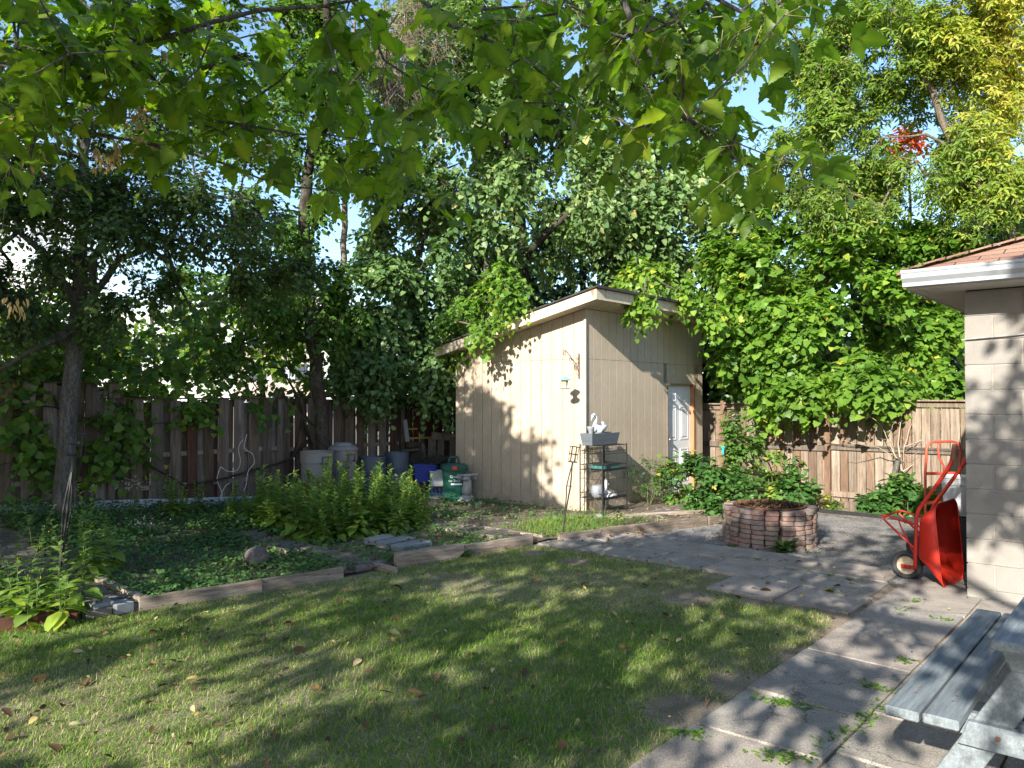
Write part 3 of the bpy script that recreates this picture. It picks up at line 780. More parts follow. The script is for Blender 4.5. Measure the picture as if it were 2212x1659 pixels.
# ------------------------------------------------------------------ shed
def shed():
    r = thing("shed", "beige wooden shed with a sloping roof, vertical grooved siding and a white door", "shed", ab(8.916, 6.357), YAW)
    LW, LF, S = 2.6, 3.55, .215
    zt = lambda y: 2.90 - S * y
    w = MB()
    # backing behind the grooves
    w.prism([(.012, .012, -.25), (.012, LW, -.25), (.012, LW, zt(LW)), (.012, .012, zt(.012))], (.05, 0, 0))
    w.box((1.16, .037, 1.325), (2.29, .05, 3.15)); w.box((3.40, .037, 1.325), (.26, .05, 3.15)); w.box((2.79, .037, 2.39), (.97, .05, 1.02))
    w.prism([(.05, LW - .05, -.25), (LF, LW - .05, -.25), (LF, LW - .05, zt(LW)), (.05, LW - .05, zt(LW))], (0, .05, 0))
    w.prism([(LF - .05, .06, -.25), (LF - .05, LW - .06, -.25), (LF - .05, LW - .06, zt(LW)), (LF - .05, .06, zt(0))], (.05, 0, 0))
    w.build("backing", m_darkseam, r)
    s = MB(); g = .009; ZS = 2.20
    y = 0.0
    while y < LW - .01:
        y1 = min(y + .2, LW); a, b = y + g / 2, y1 - g / 2
        s.prism([(0, a, .15), (0, b, .15), (0, b, min(ZS, zt(b))), (0, a, min(ZS, zt(a)))], (.0115, 0, 0))
        if zt(b) > ZS + .03: s.prism([(0, a, ZS + .005), (0, b, ZS + .005), (0, b, zt(b) + .01), (0, a, zt(a) + .01)], (.0115, 0, 0))
        y = y1
    s.prism([(-.016, 0, -.25), (-.016, LW, -.25), (-.016, LW, .155), (-.016, 0, .155)], (.027, 0, 0))
    x = 0.0; DX0, DX1, DZ = 2.30, 3.25, 1.88
    while x < LF - .01:
        x1 = min(x + .2, LF); a, b = x + g / 2, x1 - g / 2
        if abs(x - 1.2) < .05: a += .006
        cuts = [(a, b)]
        if b > DX0 and a < DX1:
            cuts = [(a, min(b, DX0))] if a < DX0 else ([(max(a, DX1), b)] if b > DX1 else [])
            s.prism([(a, 0, DZ), (b, 0, DZ), (b, 0, ZS), (a, 0, ZS)], (0, .0115, 0)) if True else None
        for (c, d) in cuts:
            if d - c > .004: s.prism([(c, 0, -.25), (d, 0, -.25), (d, 0, ZS), (c, 0, ZS)], (0, .0115, 0))
        s.prism([(a, 0, ZS + .005), (b, 0, ZS + .005), (b, 0, 2.91), (a, 0, 2.91)], (0, .0115, 0))
        x = x1
    s.box((-.009, -.004, 1.37), (.016, .036, 2.85))
    o = s.build("wall", m_siding, r)
    # roof: soffit boards, fascia, shingles
    zr = lambda y: 2.915 - S * y
    X0, X1, Y0, Y1 = -.30, LF + .30, -.41, LW + .14
    rf = MB()
    x = X0
    while x < X1:                                   # soffit boards across the front eave
        x1 = min(x + .2, X1)
        rf.prism([(x + .005, Y0 + .02, zr(Y0)), (x1 - .003, Y0 + .02, zr(Y0)), (x1 - .005, -.002, zr(0)), (x + .005, -.002, zr(0))], (0, 0, .012)); x = x1
    y = -.002
    while y < Y1:                                   # and along both sloping sides
        y1 = min(y + .2, Y1)
        for (xa, xb) in ((X0, 0.0), (LF, X1)):
            rf.prism([(xa, y + .005, zr(y)), (xb, y + .005, zr(y)), (xb, y1 - .005, zr(y1)), (xa, y1 - .005, zr(y1))], (0, 0, .012))
        y = y1
    rf.build("soffit", m_fascia, r)
    fa = MB()
    x = X0
    while x < X1:
        x1 = min(x + .2, X1); fa.prism([(x + .004, Y0 + .016, zr(Y0) - .02), (x1 - .004, Y0 + .016, zr(Y0) - .02), (x1 - .004, Y0 + .016, zr(Y0) + .13), (x + .004, Y0 + .016, zr(Y0) + .13)], (0, -.018, 0)); x = x1
    for xa, e in ((X0, -.018), (X1, .018)):
        fa.prism([(xa, Y0 - .002, zr(Y0) - .018), (xa, Y1, zr(Y1) - .018), (xa, Y1, zr(Y1) + .13), (xa, Y0 - .002, zr(Y0) + .13)], (e, 0, 0))
    fa.build("fascia", m_fascia, r)
    sh = MB()
    sh.prism([(X0 - .05, Y0 - .05, zr(Y0) + .145), (X1 + .05, Y0 - .05, zr(Y0) + .145), (X1 + .05, Y1 + .02, zr(Y1) + .13), (X0 - .05, Y1 + .02, zr(Y1) + .13)], (0, 0, .022))
    sh.prism([(X0 - .04, Y0 - .055, zr(Y0) + .128), (X1 + .04, Y0 - .055, zr(Y0) + .128), (X1 + .04, Y0 - .046, zr(Y0) + .128), (X0 - .04, Y0 - .046, zr(Y0) + .128)], (0, 0, .018))
    sh.build("roof", m_shingle2, r)
    ch = MB(); ch.prism([(X0 - .022, Y0 + .05, zr(Y0) + .0), (X0 - .022, Y0 + .09, zr(Y0) + .09), (X0 - .022, Y0 + .10, zr(Y0) + .125), (X0 - .022, Y0 + .03, zr(Y0) + .125)], (.005, 0, 0))
    ch.build("bare_patch", m_redwood, r)
    # door
    d = MB(); d.box((2.765, .075, .955), (.87, .04, 1.80))
    do = d.build("door", m_door, r)
    pn = MB()
    for cx in (2.765 - .205, 2.765 + .205):
        for (z0, z1) in ((.22, .78), (.93, 1.50), (1.58, 1.77)):
            h = z1 - z0
            pn.box((cx, .053, z0 + .01), (.28, .008, .02)); pn.box((cx, .053, z1 - .01), (.28, .008, .02))
            pn.box((cx - .13, .0535, (z0 + z1) / 2), (.02, .009, h - .042)); pn.box((cx + .13, .0535, (z0 + z1) / 2), (.02, .009, h - .042))
            pn.box((cx, .051, (z0 + z1) / 2), (.17, .01, h - .11))
    pn.build("door_panels", m_door, do)
    k = MB(); k.lathe([(.012, 0), (.012, .03), (.028, .04), (.03, .06), (.018, .075), (0, .078)], n=14)
    kk = k.build("handle", m_metal, do, smooth=True); kk.location = (2.39, .05, .95); kk.rotation_euler = (math.pi / 2, 0, 0)
    fr = MB(); fr.box((2.315, .03, .955), (.03, .075, 1.86)); fr.box((2.775, .03, 1.868), (.89, .075, .026)); fr.box((2.775, .03, .03), (.89, .09, .05))
    fr.build("door_frame", m_jamb, r)
    j = MB(); j.box((3.232, .028, .955), (.06, .08, 1.86)); j.build("door_jamb", m_redwood, r, bevel=.003)
    return r
m_metal = basic("dull_metal", [(.35, .35, .35), (.5, .5, .5)], 8, .35, metal=.9, bstr=.05)
m_black = basic("black_metal", [(.012, .012, .013), (.028, .027, .026)], 20, .5, metal=.2, bstr=.1)
m_jamb = basic("brown_jamb", [(.20, .14, .09), (.28, .20, .14)], 12, .8, bstr=.1)
shed()

# ------------------------------------------------------------------ concrete block garage
def garage():
    r = thing("garage", "grey concrete block garage corner with white gutter and brown shingles", "garage", ab(7.26, 1.335), YAW)
    rng = random.Random(7); w = MB(); H = .2035; z0 = -.115
    for c in range(13):
        z = z0 + c * H + H / 2
        h = H - .009; zz = z
        if z + H / 2 > 2.53: h = 2.53 - (z - H / 2) - .009; zz = z - H / 2 + h / 2
        off = .2 if c % 2 else .405
        ys = [0]; y = off
        while y < 5.2: ys.append(y); y += .406
        ys.append(5.2)
        for i in range(len(ys) - 1):
            w.tint = rng.random(); L = ys[i + 1] - ys[i] - .009
            w.box((.045, -(ys[i] + ys[i + 1]) / 2 + (.0045 if i == 0 else 0), zz), (.09, L, h))
        y = .405 if c % 2 else .2; ys = [.1]
        while y < 6.4: ys.append(y); y += .406
        ys.append(6.4)
        for i in range(len(ys) - 1):
            w.tint = rng.random(); L = ys[i + 1] - ys[i] - .009
            w.box(((ys[i] + ys[i + 1]) / 2, -.045, zz), (L, .09, h))
    o = w.build("wall", m_block, r, bevel=.003)
    mo = MB(); mo.box((.052, -2.6, 1.2), (.09, 5.18, 2.66)); mo.box((3.25, -.052, 1.2), (6.3, .09, 2.66)); mo.box((3.2, -5.15, 1.2), (6.3, .09, 2.6)); mo.box((6.35, -2.6, 1.2), (.09, 5, 2.6))
    mo.build("mortar", m_mortar, r)
    # eaves
    X0, Y0 = -.36, .33; sf = MB()
    sf.box((X0 / 2 + .001, -2.4, 2.545), (-X0 - .004, 5.46, .012)); sf.box((3.25, Y0 / 2 + .001, 2.5455), (6.9, Y0 - .004, .012))
    for k in range(14): sf.box((X0 / 2, .25 - k * .4, 2.5375), (-X0 - .02, .006, .004))
    sf.build("soffit", m_soffit, r)
    fa = MB(); fa.box((X0 - .01, -2.4, 2.60), (.02, 5.48, .13)); fa.box((3.2, Y0 + .01, 2.60), (7.1, .02, .13)); fa.build("fascia", m_soffit, r)
    gt = MB(); P = [(-.372, 2.555), (-.372, 2.668), (-.488, 2.680), (-.494, 2.668), (-.484, 2.655), (-.476, 2.62), (-.442, 2.585), (-.436, 2.556)]
    yl = Y0 + .03; gt.prism([(x, yl, z) for x, z in P], (0, -5.5, 0)); gt.prism([(-.49, yl + .003, 2.66), (-.372, yl + .003, 2.664), (-.372, yl + .003, 2.672), (-.493, yl + .003, 2.684)], (0, -5.5, 0))
    gt.build("gutter", m_alu, r)
    rx, ry, zz, sl = -.45, .40, 2.675, .38; W_ = 2.75
    xr, yr = 6.75, -5.1
    C = [(rx, ry, zz), (xr, ry, zz), (xr, yr, zz), (rx, yr, zz)]
    R1, R2 = (rx + W_, ry - W_, zz + sl * W_), (xr - W_, ry - W_, zz + sl * W_)
    V = [*C, R1, R2]; V += [(x, y, z - .02) for x, y, z in V]
    F = [(0, 1, 5, 4), (1, 2, 5), (2, 3, 4, 5), (3, 0, 4), (6, 10, 11, 7), (7, 11, 8), (8, 11, 10, 9), (9, 10, 6), (0, 6, 7, 1), (1, 7, 8, 2), (2, 8, 9, 3), (3, 9, 6, 0)]
    raw("roof", V, F, m_shingle, r)
    hp = MB(); n = 18
    for i in range(n):
        f = (i + .5) / n; t = f * W_
        for sx in (1,):
            p = Vector((rx + t, ry - t, zz + sl * t + .012)); q = p + Vector((.17, -.17, sl * .17 + .006))
            hp.beam(p - (q - p) * .1, q, .22, .014)
    hp.build("hip_caps", m_shingle, r)
    cb = MB(); pts = []
    for i in range(40):
        y = -i * .12; pts.append((-.018, y + .02, 2.10 + .05 * math.cos(y * 1.9 + .9) + (.12 * sm(-y, .3, 1.2))))
    cb.tube(pts, .006, 6); cb.build("cable", m_cablegrey, r)
    return r
m_cablegrey = basic("cable_grey", [(.25, .24, .23), (.35, .34, .33)], 8, .6, bstr=0)
garage()

# ------------------------------------------------------------------ fences
def left_fence():
    r = thing("wooden_fence", "dark weathered shadowbox fence with gaps between its boards at back left", "fence", ab(0, 10.4), YAW)
    rng = random.Random(11)
    secs = [(-4.0, -1.0, 1.83), (-1.0, 1.6, 1.84), (1.6, 4.1, 1.83), (4.1, 6.55, 1.63), (6.55, 9.0, 1.65), (9.0, 11.1, 1.63), (11.1, 12.95, 1.62)]
    for (a0, a1, top) in secs:
        s = MB(); a = a0 + .02; k = 0
        while a < a1 - .05:
            front = k % 2 == 0; w = rng.uniform(.135, .155); red = a > 8.7 or (4.9 < a < 5.5)
            c = a + w / 2; x, y, _ = ab(c, 10.4); gzz = gz(x, y)
            s.tint = rng.choice([0, .02, .12, .25]) if (red and rng.random() < .6) else rng.uniform(.25, 1)
            t = top + rng.uniform(-.035, .02) - (.02 if not front else 0); bt = gzz + rng.uniform(.06, .16)
            s.box((c + rng.uniform(-.008, .008), -.037 if front else .037, (t + bt) / 2), (w, .019, t - bt), (0, rng.uniform(-.012, .012), 0))
            a += w - rng.uniform(.018, .036) if rng.random() > .05 else w + .012; k += 1
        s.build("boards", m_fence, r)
        x, y, _ = ab((a0 + a1) / 2, 10.4); g0 = gz(x, y)
        for z in (g0 + .36, (top + g0) / 2 + .02): rl = MB(); rl.tint = .8; rl.box(((a0 + a1) / 2, 0, z), (a1 - a0 - .09, .05, .06)); rl.build("rail", m_fence, r)
        rl = MB(); rl.tint = .2; rl.box(((a0 + a1) / 2, 0, top + .006), (a1 - a0 + .06, .14, .02)); rl.build("cap_rail", m_fence, r)
        kb = MB(); h = .21; n = 8
        for i in range(n):
            c0 = a0 + (a1 - a0) * i / n; c1 = a0 + (a1 - a0) * (i + 1) / n; x, y, _ = ab((c0 + c1) / 2, 10.4); g1 = gz(x, y)
        x, y, _ = ab(a0, 10.4); ga = gz(x, y); x, y, _ = ab(a1, 10.4); gb = gz(x, y)
        kb.prism([(a0 + .002, -.062, ga - .1), (a1 - .002, -.062, gb - .1), (a1 - .002, -.062, gb + .16), (a0 + .002, -.062, ga + .16)], (0, -.025, 0))
        kb.build("kickboard", m_kick, r)
        ps = MB(); ps.tint = .9; ps.box((a0, -.012, top / 2 + .02), (.085, .085, top + .12)); ps.build("post", m_fence, r, bevel=.006)
    return r
left_fence()
def right_fence():
    r = thing("wooden_fence", "sunlit tan board fence with light string at the back right", "fence", ab(13.0, 0), YAW)
    rng = random.Random(12)
    secs = [(10.35, 8.0, 1.52), (8.0, 6.2, 1.52), (6.2, 4.37, 1.53), (4.37, 2.0, 1.59), (2.0, -.4, 1.59), (-.4, -3.0, 1.59), (-3, -6, 1.6)]
    for (b1, b0, top) in secs:
        s = MB(); b = b0 + .05
        while b < b1 - .1:
            w = rng.uniform(.128, .142); s.tint = rng.random()
            s.box((.01 + rng.uniform(-.003, .003), b + w / 2, (top - .10) / 2 - .03), (.019, w - .011, top - .06), (rng.uniform(-.004, .004), 0, 0)); b += w
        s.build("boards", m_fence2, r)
        m = (b0 + b1) / 2; L = b1 - b0 - .02
        for tt, cx, z, dx, dz, nm in ((.9, -.018, top - .045, .036, .09, "rail"), (.5, -.03, top + .012, .13, .022, "cap_rail"), (.8, -.019, .82 + (top - 1.55) * .5, .038, .09, "rail"), (.45, -.019, .075, .038, .09, "rail")):
            rl = MB(); rl.tint = tt; rl.box((cx, m, z), (dx, L, dz)); rl.build(nm, m_fence2, r)
        kb = MB(); kb.tint = .75; kb.box((-.012, m, -.145), (.022, L, .2)); kb.build("kickboard", m_fence2, r)
        ps = MB(); ps.tint = .6; ps.box((-.03, b1, top / 2 - .05), (.09, .09, top + .22)); ps.build("post", m_fence2, r, bevel=.006)
    return r
right_fence()

# ------------------------------------------------------------------ more materials
m_red = basic("red_paint", [(.44, .018, .008), (.60, .026, .010)], 3.5, .48, 40, .15, dirt=(.16, .035, .022), dirt_amt=.75)
m_red2 = basic("faded_red_tube", [(.42, .05, .03), (.52, .10, .05)], 6, .5, 40, .1, dirt=(.28, .05, .04), dirt_amt=.5)
m_rubber = basic("rubber", [(.02, .02, .021), (.045, .044, .043)], 9, .75, 60, .1)
m_cream = basic("cream_rim", [(.55, .45, .30), (.62, .53, .38)], 7, .5, bstr=.05, dirt=(.25, .16, .09), dirt_amt=.4)
m_grip = basic("grip", [(.26, .10, .06), (.30, .14, .09)], 9, .7, bstr=.1)
m_bluegrey = wood_mat("blue_grey_painted_wood", [(.11, .12, .125), (.19, .22, .235), (.27, .30, .32)], (.7, 9, 9), .6, .5, False, [(.85, .88, .9), (1.1, 1.08, 1.05)])
m_white = basic("white_plastic", [(.42, .435, .45), (.52, .53, .54)], 3, .35, bstr=.03, dirt=(.4, .4, .36), dirt_amt=.35)
m_swan = basic("white_glaze", [(.42, .46, .52), (.54, .57, .62)], 8, .3, 30, .25, dirt=(.4, .42, .45), dirt_amt=.35)
m_trough = basic("slate_planter", [(.085, .10, .115), (.125, .14, .155)], 5, .6, 80, .1, stretch=(1, 1, 5))
m_potgrey = basic("washed_pot", [(.13, .145, .165), (.28, .295, .31)], 9, .8, 40, .3)
m_tray = basic("green_tray", [(.03, .13, .11), (.045, .17, .15)], 5, .5, bstr=.05)
m_bingreen = basic("bin_green", [(.004, .06, .038), (.008, .085, .055)], 4, .4, bstr=.06, dirt=(.03, .06, .045), dirt_amt=.3)
m_label = basic("label_white", [(.70, .75, .74), (.78, .82, .8)], 5, .6, bstr=0)
m_redlatch = basic("red_latch", [(.50, .05, .03), (.55, .07, .04)], 5, .5, bstr=0)
m_bingrey = basic("bin_light_grey", [(.17, .165, .165), (.225, .22, .22)], 3, .55, 50, .08, dirt=(.13, .13, .11), dirt_amt=.45)
m_bingrey2 = basic("bin_beige_grey", [(.20, .192, .187), (.26, .25, .245)], 3, .55, 50, .08, dirt=(.14, .13, .11), dirt_amt=.45)
m_drum = basic("drum_blue_grey", [(.035, .052, .078), (.055, .078, .11)], 3, .5, 50, .06, dirt=(.13, .14, .15), dirt_amt=.4)
m_blue = basic("bright_blue", [(.008, .02, .20), (.012, .03, .27)], 4, .45, bstr=.03)
m_crateblue = basic("milk_crate_blue", [(.015, .06, .18), (.03, .09, .25)], 4, .5, bstr=.03)
m_stone = basic("pedestal_plaster", [(.22, .21, .21), (.38, .365, .355), (.48, .46, .45)], 7, .85, 50, .4, .006, dirt=(.13, .13, .14), dirt_amt=.6)
m_paver_grey = basic("grey_paver", [(.17, .175, .185), (.25, .26, .275)], 5, .8, 120, .25, dirt=(.2, .2, .19), dirt_amt=.3)
m_rust = basic("rusty_steel", [(.10, .045, .025), (.20, .09, .05)], 14, .85, 60, .4, .004)
m_scrap = wood_mat("scrap_wood", [(.055, .045, .037), (.12, .10, .082)], (10, 10, 1.2), .9, .6, True, [(.6, .5, .42), (1, .95, .9), (1.5, 1.5, 1.5)])
m_scrapl = wood_mat("pale_scrap_wood", [(.24, .27, .27), (.33, .35, .33)], (10, 10, 1.2), .9, .4, False)
m_yellowwood = basic("yellow_pine", [(.34, .23, .07), (.42, .30, .10)], 9, .7, bstr=.1)
m_teal = basic("teal_roof_paint", [(.13, .32, .40), (.18, .40, .48)], 6, .5, bstr=.05)
m_amber, _nt, _b = new_mat("amber_panel"); _b.inputs["Base Color"].default_value = (.80, .62, .36, 1); _b.inputs["Roughness"].default_value = .25; _b.inputs["Transmission Weight"].default_value = .35
m_cord = basic("white_cord", [(.5, .48, .45), (.62, .6, .57)], 20, .7, bstr=0)
m_cyan = basic("turquoise_plastic", [(.02, .45, .55), (.04, .55, .62)], 5, .4, bstr=0)
m_bamboo = basic("cane", [(.30, .24, .17), (.42, .35, .26)], 15, .7, bstr=.1)

# ------------------------------------------------------------------ wire shelf and what stands on it
def shelf():
    r = thing("wire_shelf", "black three-tier wire shelf at the shed corner holding garden pots", "shelf", ab(8.75, 5.95, .0), YAW)
    W_, D_ = .60, .38
    for (x, y, w) in ((0, 0, .013), (W_, 0, .009), (0, D_, .008), (W_, D_, .008)):
        m = MB(); m.box((x, y, .50), (w * 1.6, w * 1.6, 1.0)); m.build("leg", m_black, r)
    for k, z in enumerate((.985, .645, .255)):
        m = MB()
        for i in range(19):
            x = W_ * i / 18; m.tube([(x, 0, z), (x, D_, z)], .0025, 4)
        for y in (0, D_ / 2, D_): m.tube([(0, y, z), (W_, y, z)], .004, 5)
        for x in (0, W_): m.tube([(x, 0, z), (x, D_, z)], .004, 5)
        h = .07 if k != 0 else -.08
        for (p, q) in (((0, 0), (W_, 0)), ((W_, 0), (W_, D_)), ((W_, D_), (0, D_)), ((0, D_), (0, 0))):
            m.tube([(*p, z + h), (*q, z + h)], .004, 5); nn = 14 if p[1] == q[1] else 8
            for i in range(1, nn):
                f = i / nn; X = p[0] + (q[0] - p[0]) * f; Y = p[1] + (q[1] - p[1]) * f; m.tube([(X, Y, z), (X, Y, z + h)], .002, 4)
        if k > 0: m.box((W_ / 2, -.001, z + .005), (W_ * .96, .004, .035))
        m.build("tier", m_black, r)
    m = MB()
    for (z0, z1) in ((.99, .255), (.62, .08)):
        m.tube([(0, .004, z0), (0, D_, z1)], .0035, 5); m.tube([(0, D_, z0), (0, .004, z1)], .0035, 5)
    for z in (.87, .52, .07):
        m.tube([(0, 0, z), (W_, 0, z)], .0035, 5); m.tube([(0, 0, z), (0, D_, z)], .0035, 5)
    m.build("brace", m_black, r)
    # trough with tapered sides
    t = thing("trough_planter", "dark slate trough planter on top of the black wire shelf", "planter", ab(8.60, 6.02, .992), YAW)
    m = MB(); L, W2, h = .69, .21, .165; i = .035; e = .012
    B = [(i, i * .7, 0), (L - i, i * .7, 0), (L - i, W2 - i * .7, 0), (i, W2 - i * .7, 0)]; T = [(0, 0, h), (L, 0, h), (L, W2, h), (0, W2, h)]
    Ti = [(e, e, h), (L - e, e, h), (L - e, W2 - e, h), (e, W2 - e, h)]; Bi = [(i + e, i + e, .1), (L - i - e, i + e, .1), (L - i - e, W2 - i - e, .1), (i + e, W2 - i - e, .1)]
    F = [(3, 2, 1, 0)] + [(k, (k + 1) % 4, 4 + (k + 1) % 4, 4 + k) for k in range(4)] + [(4 + k, 4 + (k + 1) % 4, 8 + (k + 1) % 4, 8 + k) for k in range(4)] + [(8 + k, 8 + (k + 1) % 4, 12 + (k + 1) % 4, 12 + k) for k in range(4)] + [(12, 13, 14, 15)]
    m._add(B + T + Ti + Bi, F); m.build("body", m_trough, t, bevel=.003)
    m = MB(); m.box((L / 2, W2 / 2, .125), (L - .06, W2 - .06, .05)); m.build("potting_soil", m_soil, t)
    # swan: hollow body, curved neck, head
    base = Vector(ab(8.60 + .30, 6.02 + .10, .992 + .135))
    s = thing("swan_planter", "white swan planter with a long curved neck on the slate trough", "planter", tuple(base), YAW)
    m = MB(); n = 26; V = []; prof = [(.0, .30), (.02, .75), (.05, .98), (.085, 1.0), (.115, .93), (.13, .84)]
    rings = []
    for (z, k) in prof:
        rg = []
        for j in range(n):
            a = 2 * math.pi * j / n; c, sn = math.cos(a), math.sin(a)
            lift = .055 * max(0, c) ** 2 * (z / .13) + .02 * max(0, -c) * (z / .13)
            rg.append((.118 * k * c * (1.08 if c > 0 else .92), .072 * k * sn * (1 - .15 * abs(c)), z + lift))
        rings.append(rg)
    for rg in rings: V += rg
    F = [tuple(range(n))[::-1]]
    for q in range(len(rings) - 1):
        for j in range(n): F.append((q * n + j, q * n + (j + 1) % n, (q + 1) * n + (j + 1) % n, (q + 1) * n + j))
    m._add(V, F); o = m.build("body", m_swan, s, smooth=True); so = o.modifiers.new("thickness", 'SOLIDIFY'); so.thickness = .008; so.offset = -1
    m = MB()
    nk = [(-.085, 0, .06), (-.10, 0, .11), (-.092, 0, .15), (-.068, 0, .19), (-.055, 0, .225), (-.062, 0, .262), (-.088, 0, .286), (-.118, 0, .285), (-.138, 0, .268)]
    m.tube(nk, [.040, .034, .026, .021, .0195, .019, .018, .018, .02], 12); m.build("neck", m_swan, s, smooth=True)
    m = MB(); m.tube([(-.118, 0, .282), (-.134, 0, .272), (-.150, 0, .256), (-.160, 0, .238)], [.014, .024, .021, .012], 12); m.build("head", m_swan, s, smooth=True)
    m = MB(); m.tube([(-.156, 0, .244), (-.170, 0, .222), (-.182, 0, .198)], [.011, .008, .002], 8); m.build("beak", m_bill, s, smooth=True)
    for sy in (-1, 1):
        m = MB(); V = []; nn = 9
        for i in range(nn):
            f = i / (nn - 1); w = .05 * math.sin(math.pi * min(1, f * .8 + .15)) + .008
            for k in (-1, 0, 1): V.append((-.05 + .17 * f, sy * (.066 + .010 * (1 - abs(k)) - .012 * f), .065 + .055 * f + k * w * .8))
        F = [(3 * i + k, 3 * i + k + 1, 3 * i + 4 + k, 3 * i + 3 + k) for i in range(nn - 1) for k in (0, 1)]
        m._add(V, F); o = m.build("wing", m_swan, s, smooth=True); so = o.modifiers.new("thickness", 'SOLIDIFY'); so.thickness = .008
    w = thing("stone_ornament", "small grey chipped ornament behind the swan's neck", "ornament", tuple(Vector(ab(8.60 + .155, 6.02 + .13, .992 + .13))), YAW)
    m = MB(); m.lathe([(.02, 0), (.035, .02), (.03, .05), (.048, .09), (.055, .115), (.05, .13), (.03, .125), (.01, .10)], n=16); m.build("bowl", m_potgrey, w, smooth=True)
    # middle tier
    t = thing("seed_tray", "green plastic seed tray on the middle shelf tier", "tray", ab(8.75 + .12, 5.95 + .05, .652), YAW)
    m = MB(); m.box((.19, .12, .004), (.38, .24, .008)); m.box((.19, .002, .025), (.38, .005, .05)); m.box((.19, .238, .025), (.38, .005, .05)); m.box((.002, .12, .025), (.005, .232, .05)); m.box((.378, .12, .025), (.005, .232, .05))
    m.build("tray", m_tray, t)
    t = thing("wire_rack", "black wire grill rack lying over the green tray", "rack", ab(8.75 + .14, 5.95 + .04, .71), YAW, rot=(0.03, -.02, YAW))
    m = MB()
    for i in range(22): m.tube([(.018 * i, 0, 0), (.018 * i, .27, 0)], .0018, 4)
    m.tube([(0, 0, 0), (.39, 0, 0), (.39, .27, 0), (0, .27, 0)], .004, 5, closed=True); m.tube([(0, .13, 0), (.39, .13, 0)], .003, 4); m.build("grill", m_black, t)
    # bottom tier
    t = thing("round_pot", "round blue-grey washed pot on the bottom shelf tier", "pot", ab(8.75 + .06, 5.95 + .13, .26), YAW)
    m = MB(); m.lathe([(.045, 0), (.072, .03), (.088, .075), (.09, .115), (.08, .155), (.066, .178), (.06, .18), (.058, .172), (.07, .15), (.078, .11), (.06, .03)], n=28); m.build("body", m_potgrey, t, smooth=True)
    t = thing("umbrella_base", "white umbrella base with upright tube on the bottom shelf tier", "umbrella stand", ab(8.75 + .33, 5.95 + .17, .26), YAW)
    m = MB(); m.lathe([(.155, 0), (.158, .012), (.15, .022), (.10, .045), (.05, .066), (.03, .075), (0, .078)], n=32); m.build("foot", m_white, t, smooth=True)
    m = MB(); m.lathe([(.019, .06), (.019, .235), (.016, .235), (.016, .08)], n=16); to = m.build("tube", m_white, t, smooth=True)
    m = MB(); m.tube([(.018, 0, .165), (.04, 0, .165)], .005, 6); m.box((.045, 0, .165), (.008, .03, .014)); m.build("knob", m_white, to)
m_bill = basic("swan_bill", [(.35, .37, .50), (.42, .44, .55)], 5, .5, bstr=0)
shelf()

def stone(name, label, loc, r, mat, seed, cat="stone", sq=(1, 1, .75), group=None):
    rng = np.random.default_rng(seed); n, k = 14, 20; V = []; 
    for i in range(n + 1):
        th = math.pi * i / n
        for j in range(k):
            ph = 2 * math.pi * j / k; d = np.array([math.sin(th) * math.cos(ph), math.sin(th) * math.sin(ph), math.cos(th)])
            q = 1 + .10 * math.sin(3 * d[0] + seed) + .08 * math.sin(5 * d[1] + 2 * d[2] + seed) + .05 * math.sin(9 * d[2] + 7 * d[0])
            q = min(q, 1.04); V.append(d * r * q * np.array(sq))
    F = [(i * k + j, (i + 1) * k + j, (i + 1) * k + (j + 1) % k, i * k + (j + 1) % k) for i in range(n) for j in range(k)]
    o = raw(name, V, F, mat, None, True, loc=loc, rz=seed); return tag(o, label, cat, group)
stone("boulder", "rounded brown-grey boulder in the ground cover bed", (gp(551, 1222, .05)[0], gp(551, 1222, .05)[1], .13), .125, m_rock, 3, "boulder", (1.05, .8, .85))
stone("stone", "pale stone on the soil under the left leg of the wire shelf", (*ab(8.7, 5.98)[:2], .035), .06, m_paver_grey, 5, sq=(1.3, .9, .6))
stone("stone", "reddish stone on the soil under the front of the wire shelf", (*ab(8.98, 5.80)[:2], .03), .07, m_paver, 6, sq=(1.3, .8, .6))

# ------------------------------------------------------------------ candle stakes
def stake(label, foot, top, rb, hb):
    r = thing("candle_stake", label, "garden stake", foot)
    f = Vector((0, 0, 0)); t = Vector(top) - Vector(foot); L = t.length; d = t.normalized()
    P = lambda s: d * (L * s)
    sd = d.cross(Vector((0, 1, 0))).normalized(); u = sd.cross(d)
    m = MB(); m.tube([P(-.05), P(.27)], .011, 6); sp = []
    for k in range(3):
        a = k * 2.094; o = lambda w: (sd * math.cos(a) + u * math.sin(a)) * w
        m.tube([P(.25) + o(.004), P(.45) + o(.018), P(.55) + o(.030), P(.66) + o(.020), P(.78) + o(.005)], .0075, 5)
    ring = [P(.56) + (sd * math.cos(a) + u * math.sin(a)) * .030 for a in np.linspace(0, 6.28, 17)[:-1]]; m.tube(ring, .003, 4, closed=True)
    m.tube([P(.76), P(1 - hb / L)], .011, 6); m.build("shaft", m_black, r)
    m = MB()
    for i in range(3):
        c = P(1 - hb / L * (1 - i / 2)); rr = rb
        m.tube([c + (sd * math.cos(a) + u * math.sin(a)) * rr for a in np.linspace(0, 6.28, 25)[:-1]], .006, 5, closed=True)
    for k in range(6):
        a = k * math.pi / 3; o = (sd * math.cos(a) + u * math.sin(a)) * rb * .97
        m.tube([P(1 - hb / L * 1.0), P(1 - hb / L * .97) + o * .6, P(1 - hb / L * .9) + o, P(1) + o], .004, 5)
    m.build("candle_cage", m_black, r)
stake("tall black candle stake standing in the weedy bed at left", (-3.43, 5.79, .06), (-3.30, 5.83, 1.38), .055, .17)
stake("leaning black candle stake in the grass left of the wire shelf", (.585, 8.98, .03), (.735, 9.02, 1.075), .052, .18)

